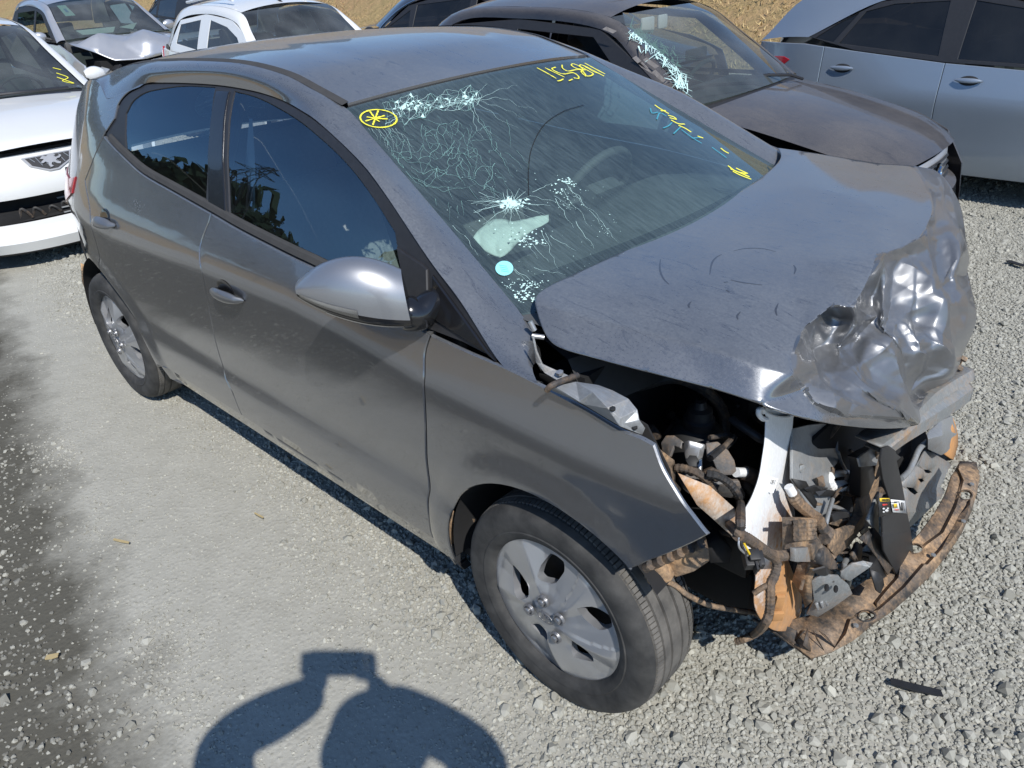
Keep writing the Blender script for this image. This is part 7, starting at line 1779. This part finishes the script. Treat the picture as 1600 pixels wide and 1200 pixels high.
P = [np.array((-.80*s_+.10*(1-abs(w_)**2.2)+.004, w_*(.70-.12*s_), .98+.43*s_+.01)) for s_, w_ in ((.93, -.80), (.93, -.62), (.62, -.55), (.62, -.75))]
stk = mesh_obj('paper_sticker', P, [(0, 1, 2, 3)], simple('mint_sticker', (.55, .80, .74), .6), sv.root, False)
mb = MB(); q = lambda u, v: P[0]*(1-u)*(1-v)+P[1]*u*(1-v)+P[2]*u*v+P[3]*(1-u)*v+np.array((.004, 0, .005)); mb.add([q(.35, .35), q(.65, .35), q(.65, .7), q(.35, .7)], [(0, 1, 2, 3)]); mb.build('sticker_print', simple('blue_print', (.10, .35, .6), .6), stk, False)
mb = MB(); mb.add([(-.28, -.45, 1.05), (-.20, .05, 1.07), (-.30, .10, 1.02), (-.18, -.40, .99), (-.15, .0, .99)], [(0, 1, 4, 3), (1, 2, 4)]); o_ = mb.build('airbag', M['paper'], sv.root, False); m_ = o_.modifiers.new('s', 'SOLIDIFY'); m_.thickness = .03
mb = MB(); mb.add([(-.25, .15, 1.04), (-.2, .40, 1.08), (-.15, .30, 1.0)], [(0, 1, 2)]); o_ = mb.build('airbag', M['paper'], sv.root, False); m_ = o_.modifiers.new('s', 'SOLIDIFY'); m_.thickness = .03
sv.under(); sv.mirror_pod(-.32, .98, M['silver_paint'])

# --- small white hatchback in the row behind
wh = Car('small_white_car', 'small white three-door hatchback with clear windows in the row behind', (-6.52, 3.06), -.02, M['white_paint'], .80, .20,
         None, dlo=[(-.02, .95), (-.25, 1.15), (-.52, 1.26), (-1.1, 1.31), (-1.68, 1.25), (-1.86, .98)], roofe=[(0, .62, .96), (-.22, .57, 1.15), (-.46, .52, 1.32), (-1.15, .52, 1.385), (-1.85, .50, 1.33), (-2.2, .58, 1.0)],
         xf=1.0, xr=-2.36, wheels=(.45, -1.85), belt=[(-2.1, .96), (-1.85, .94), (-1.0, .90), (-.02, .90)], hwb=.62)
wh.lower([-1.12, -.08], ['rear_quarter', 'front_door', 'front_fender'], [(.0, .91), (.45, .83), (.8, .70), (.92, .5)], [(-2.34, .5), (-2.3, .8)])
wh.shell([[(-.20, .95), (-.98, .96), (-.98, 1.25), (-.60, 1.19), (-.36, 1.10)], [(-1.20, .97), (-1.70, 1.02), (-1.66, 1.20), (-1.20, 1.25)]], k1=2, k2=4, surround='white_paint', glass='clear_glass')
wh.cross('bonnet', [(.90, .55, .68), (.78, .6, .75), (.4, .66, .85), (.02, .68, .93)], M['white_paint'], bx=lambda p: .08, bz=.04)
wh.front([(.94, .66), (1.0, .5), (.98, .3), (.92, .2)], M['white_paint']); wh.rear([(-2.22, 1.0), (-2.32, .8), (-2.36, .5), (-2.3, .22)], M['white_paint'])
mb = MB(); mb.tube([(-.52, 0, 1.37), (-.58, 0, 1.41), (-.84, .0, 1.58)], [.018, .01, .006], 6); mb.build('aerial', M['black_trim'], wh.root)
for sd in (-1, 1):
    mb = MB(); mb.tube(cr([(-.72, sd*.44, 1.43), (-1.1, sd*.45, 1.465), (-1.8, sd*.43, 1.41)], 5), .016, 8); mb.build('roof_bar', M['white_paint'], wh.root)
wh.panel('tail_lamp', [(-2.08, .74), (-2.24, .76), (-2.26, .96), (-2.12, .98)], M['tail_red'], inset=-.006)
wh.under(); wh.mirror_pod(-.18, .95, M['black_trim'])

# --- dark saloon behind the roof, and another dark car far left
def dark_car(name, label, loc, rz, chrome):
    d = Car(name, label, loc, rz, M['navy_paint'], .88, .20, None, dlo=[(-.05, .93), (-.5, 1.16), (-.95, 1.30), (-1.6, 1.36), (-2.25, 1.24), (-2.62, 1.0)], roofe=[(0, .68, .95), (-.45, .62, 1.19), (-.9, .56, 1.38), (-1.6, .56, 1.44), (-2.4, .55, 1.33), (-3.0, .62, 1.02)],
            xf=1.1, xr=-3.4, wheels=(.45, -2.25), belt=[(-3.3, .99), (-2.9, .99), (-2.6, .97), (-1.2, .93), (-.05, .90)], hwb=.68)
    d.lower([-2.2, -1.2, -.1], ['rear_quarter', 'rear_door', 'front_door', 'front_fender'], [(.0, .91), (.5, .83), (.9, .70), (1.02, .5)], [(-3.36, .5), (-3.34, .85)])
    d.shell([[(-1.28, .96), (-2.1, 1.0), (-2.1, 1.24), (-1.28, 1.30)], [(-2.17, 1.0), (-2.5, 1.03), (-2.2, 1.19)]], holes=[[(-.35, .96), (-1.18, .95), (-1.18, 1.29), (-.92, 1.25)]] if chrome else [], glass='dark_glass', k1=2, k2=4)
    d.cross('bonnet', [(1.0, .55, .68), (.85, .64, .75), (.45, .70, .84), (.02, .72, .93)], M['navy_paint'], bx=lambda p: .08, bz=.04)
    d.cross('boot_lid', [(-3.0, .64, 1.01), (-3.2, .66, 1.0), (-3.36, .64, .96)], M['navy_paint'], bx=lambda p: -.05, bz=.03)
    d.front([(1.04, .68), (1.12, .5), (1.08, .3), (1.0, .2)], M['navy_paint']); d.rear([(-3.36, .96), (-3.42, .7), (-3.42, .4), (-3.36, .22)], M['navy_paint'])
    if chrome:
        pts = cr([(-.9, 1.315), (-1.6, 1.372), (-2.25, 1.255), (-2.64, 1.01), (-2.5, .985), (-1.3, .945)], 6)
        mb = MB(); P = [np.array((p[0], -float(d.S(*p))-.006, p[1])) for p in pts]; mb.tube(P, .011, 6); o = mb.build('chrome_window_strip', M['chrome'], d.root); mirrored(o)
    d.under(); return d
dark_car('dark_saloon', 'dark saloon with chrome window strip half hidden behind the dusty grey roof', (-4.35, 5.15), .02, True)
dark_car('dark_hatch', 'dark car behind the silver one, only its windscreen pillar showing', (-13.6, 6.3), -.05, False)
# ------------------------------------------------------------------ the person taking the picture (only the shadow is in view)
M['skin'] = simple('skin', (.36, .20, .13), .55, var=.1); M['shirt'] = simple('blue_work_shirt', (.05, .09, .18), .85, var=.2); M['trousers'] = simple('dark_trousers', (.03, .035, .05), .85, var=.2)
def skin_mesh(name, pts, edges, rad, mat, parent, root=0, levels=2):
    me = bpy.data.meshes.new(name); me.from_pydata([tuple(map(float, p)) for p in pts], edges, []); o = bpy.data.objects.new(name, me); col.objects.link(o); o.parent = parent
    md = o.modifiers.new('skin', 'SKIN'); md.use_smooth_shade = True
    sk = me.skin_vertices[0].data
    for i, r_ in enumerate(rad): sk[i].radius = (r_, r_) if not hasattr(r_, '__len__') else r_; sk[i].use_root = (i == root)
    md2 = o.modifiers.new('sub', 'SUBSURF'); md2.levels = levels; md2.render_levels = levels; me.materials.append(mat); return o
fwd = Vector((-.707, .707, 0)); lf = Vector((-.707, -.707, 0)); up = Vector((0, 0, 1))
pe = empty('person', 'person in a brimmed hat holding up a phone, seen only as a shadow', 'person', (1.13, -2.06, 0))
def PW(a, b, z): return Vector((1.13, -2.06, 0))+fwd*a+lf*b+up*z-Vector((1.13, -2.06, 0))
Lh, Rh = Vector((.862-1.13, -1.872+2.06, 1.66)), Vector((1.000-1.13, -1.785+2.06, 1.665))
Le, Re = Vector((.634-1.13, -2.074+2.06, 1.40)), Vector((1.186-1.13, -1.641+2.06, 1.40))
hd = Vector((1.09-1.13, -1.872+2.06, 1.53))
J = [PW(-.05, 0, .92), PW(-.04, 0, 1.06), PW(-.02, 0, 1.22), PW(.02, -.02, 1.31), PW(.08, -.05, 1.40), hd+Vector((.0, .0, .0)), hd+up*.085,
     PW(.0, .16, 1.315), Le, Lh-Vector((.0, .0, .05)), PW(.0, -.16, 1.315), Re, Rh-Vector((0, 0, .05)),
     PW(-.05, .10, .86), PW(-.02, .12, .48), PW(-.06, .13, .08), PW(.08, .15, .035), PW(-.05, -.10, .86), PW(-.02, -.12, .48), PW(-.06, -.13, .08), PW(.08, -.15, .035), Lh, Rh]
E_ = [(0, 1), (1, 2), (2, 3), (3, 4), (4, 5), (5, 6), (3, 7), (7, 8), (8, 9), (3, 10), (10, 11), (11, 12), (0, 13), (13, 14), (14, 15), (15, 16), (0, 17), (17, 18), (18, 19), (19, 20), (9, 21), (12, 22)]
rad = [.15, .14, .16, .13, .07, .10, .085, .075, .048, .030, .075, .048, .030, .095, .06, .042, .034, .095, .06, .042, .034, .026, .026]
body = skin_mesh('body', J, E_, rad, M['skin'], pe)
sh_j = [J[i]+fwd*0 for i in (0, 1, 2, 3, 7, 8, 10, 11)]+[J[9]-up*.02, J[12]-up*.02]
shirt = skin_mesh('shirt', sh_j, [(0, 1), (1, 2), (2, 3), (3, 4), (4, 5), (3, 6), (6, 7), (5, 8), (7, 9)], [.165, .155, .19, .17, .115, .088, .115, .088, .052, .052], M['shirt'], pe)
tr = skin_mesh('trousers', [J[0], J[13], J[14], J[15]+up*.03, J[17], J[18], J[19]+up*.03], [(0, 1), (1, 2), (2, 3), (0, 4), (4, 5), (5, 6)], [.162, .108, .074, .06, .108, .074, .06], M['trousers'], pe)
for b in (.135, -.135):
    mb = MB(); mb.box(PW(.03, b, .045), (.27, .10, .085), Matrix.Rotation(R(135), 4, 'Z'), .03); mb.build('shoe', M['black_plastic'], pe, True, 50)
mb = MB(); mb.lathe([(.138, .030), (.139, .036), (.112, .055), (.112, .09), (.098, .125), (.06, .145), (0, .148)], 28, hd); mb.build('hat', M['trousers'], pe, True, 50)
mb = MB(); mb.lathe([(.012, -.02), (.016, 0), (.010, .02)], 8, hd+fwd*.10); mb.build('nose', M['skin'], pe)
for sd in (-1, 1):
    mb = MB(); mb.lathe([(0, -.011), (.011, 0), (0, .011)], 8, hd+fwd*.085+lf*(.034*sd)+up*.02); mb.build('eye', M['black_ink'], pe)
    mb = MB(); mb.box(hd+lf*(.085*sd), (.03, .03, .055), None, .01); mb.build('ear', M['skin'], pe, True, 50)
mb = MB(); mb.box(hd+fwd*.083-up*.045, (.03, .05, .010), Matrix.Rotation(R(135), 4, 'Z'), .003); mb.build('mouth', M['tail_red'], pe, True, 50)
# fingers curl round the phone from the two short ends
ph_c = Vector(CAM)-Vector(c_f)*.012+Vector(c_r)*.0-Vector(c_u)*.0
for (H, sd) in ((Lh, -1), (Rh, 1)):
    e0 = ph_c+Vector(c_r)*(.080*sd)-Vector((1.13, -2.06, 0))
    for k in range(4):
        off = Vector(c_u)*(-.024+.016*k); q = [H+off*.6, e0+Vector(c_r)*(.022*sd)+off-Vector(c_f)*.004, e0+Vector(c_r)*(.012*sd)+off+Vector(c_f)*.004, e0-Vector(c_r)*(.006*sd)+off+Vector(c_f)*.006]
        skin_mesh('finger', q, [(0, 1), (1, 2), (2, 3)], [.012, .0095, .0088, .0075], M['skin'], pe, levels=1)
    q = [H-Vector(c_u)*.01, e0-Vector(c_u)*.036-Vector(c_f)*.012+Vector(c_r)*(.01*sd), e0-Vector(c_u)*.030-Vector(c_f)*.014-Vector(c_r)*(.03*sd)]
    skin_mesh('thumb', q, [(0, 1), (1, 2)], [.014, .011, .009], M['skin'], pe, levels=1)
ph = MB(); rm = Matrix(((c_r[0], c_u[0], -c_f[0]), (c_r[1], c_u[1], -c_f[1]), (c_r[2], c_u[2], -c_f[2])))
ph.box(ph_c, (.155, .074, .008), rm.to_4x4(), .003); po = ph.build('phone', M['gloss_black'], None, True, 50); tag(po, 'black phone held up level by the person in the hat', 'phone')

# ------------------------------------------------------------------ far side of the yard: wooded rise and power line, seen mirrored in the side windows
M['wood'] = simple('dark_woodland', (.035, .050, .022), .95, var=.5, scale=.8)
r_ = np.random.default_rng(4); V, F = [], []
for k in range(15000):
    az = R(r_.uniform(-215, -100)); d = r_.uniform(110, 150); hgt = (5.0+3.5*math.sin(az*9)+2*math.sin(az*23))*r_.uniform(.2, 1.0)+r_.uniform(2, 9)
    hgt += 7.5+(d-110)/40*4.5; c = np.array((d*math.cos(az), d*math.sin(az), max(.5, hgt))); s_ = r_.uniform(.6, 1.7); b = len(V)
    P = r_.normal(0, 1, (6, 3)); P /= np.linalg.norm(P, axis=1)[:, None]; V += list(c+P*s_); F += [(b, b+1, b+2), (b+2, b+3, b+4), (b+1, b+4, b+5), (b+5, b+3, b)]
wood = mesh_obj('far_wood', V, F, M['wood'], None, False); tag(wood, 'dark wooded rise across the yard, mirrored in the side windows', kind='stuff')
rows = [[np.array((d*math.cos(a), d*math.sin(a), h*(1+.35*math.sin(a*7)))) for a in np.linspace(R(-220), R(-95), 60)] for d, h in ((60, -.1), (85, 2.5), (110, 7.5), (150, 12), (260, 12))]
mb = MB(); mb.loft(rows); hl = mb.build('wooded_hill', M['bank'], None, True, None); tag(hl, 'low dry rise across the yard with dark trees on it', kind='structure')
def lattice(p, H, wb, name, label):
    root = empty(name, label, 'pylon', tuple(p)); mb = MB(); n = 7
    def c_(k, i): 
        t = k/n; w_ = wb*(1-t)**1.25+.5; return np.array(((1 if i in (0, 1) else -1)*w_, (1 if i in (0, 3) else -1)*w_, H*t))
    for k in range(n):
        for i in range(4):
            mb.tube([c_(k, i), c_(k+1, i)], .09, 4); mb.tube([c_(k, i), c_(k+1, (i+1) % 4)], .05, 4); mb.tube([c_(k, (i+1) % 4), c_(k+1, i)], .09, 4)
    mb.build('lattice_mast', M['steel_dark'], root, False)
    for h_, w_ in ((.80, 6.5), (.92, 4.5)):
        mb = MB(); mb.tube([(-w_*.5, -w_*.85, H*h_), (0, 0, H*(h_+.05)), (w_*.5, w_*.85, H*h_)], .14, 4); mb.tube([(-w_*.5, -w_*.85, H*h_), (w_*.5, w_*.85, H*h_)], .14, 4); mb.build('cross_arm', M['steel_dark'], root, False)
az = R(-153); lattice(np.array((105*math.cos(az), 105*math.sin(az), 6.5)), 26, 3.2, 'power_pylon', 'steel lattice power pylon mirrored in the front side window')
az = R(-148); pole = empty('utility_pole', 'lone utility pole mirrored in the front side window', 'pole', (70*math.cos(az), 70*math.sin(az), 0))
mb = MB(); mb.tube([(0, 0, 0), (0, 0, 9)], [.14, .09], 8); mb.build('shaft', M['steel_dark'], pole); mb = MB(); mb.box((0, 0, 8.4), (.12, 1.6, .12)); mb.box((0, 0, 7.6), (.12, 1.1, .12)); mb.build('cross_arm', M['steel_dark'], pole, False)

# ------------------------------------------------------------------ small litter on the yard
def litter(u, v, L, w_, ang, nm, lb, cat, mat, lift=.012):
    p = at(u, v, 'z', lift); mb = MB(); a = np.array((math.cos(ang), math.sin(ang), 0)); b = np.array((-a[1], a[0], 0))
    mb.plate([(-L/2, -w_/2), (0, -w_*.6), (L/2, -w_/3), (L/2.2, w_/2), (0, w_*.45), (-L/2, w_/2.4)], .004, lambda x, y, t: p+a*x+b*y+np.array((0, 0, t+.06*w_*math.sin(x*40))))
    return tag(mb.build(nm, mat, None, True, 30), lb, cat)
straw = simple('dry_straw', (.42, .33, .17), .9)
litter(190, 846, .07, .008, .4, 'straw_stalk', 'straw-coloured dry stalk on the dusty strip below the rear wheel', 'straw', straw)
litter(82, 1026, .035, .016, .9, 'dry_leaf', 'small pale dry leaf on the dark damp patch at lower left', 'leaf', straw)
litter(405, 806, .05, .006, .1, 'straw_stalk', 'dry stalk on the dust below the front door', 'straw', straw)
litter(1588, 412, .11, .035, -.5, 'plastic_shard', 'dark curved plastic shard on the gravel at far right', 'plastic shard', M['black_plastic'], .02)
litter(1432, 1075, .12, .022, .35, 'mark_strip', 'thin black strip standing in for a dark mark on the gravel in front of the wreck', 'plastic strip', M['black_plastic'], .018)  # added strip that stands for a dark mark on the ground
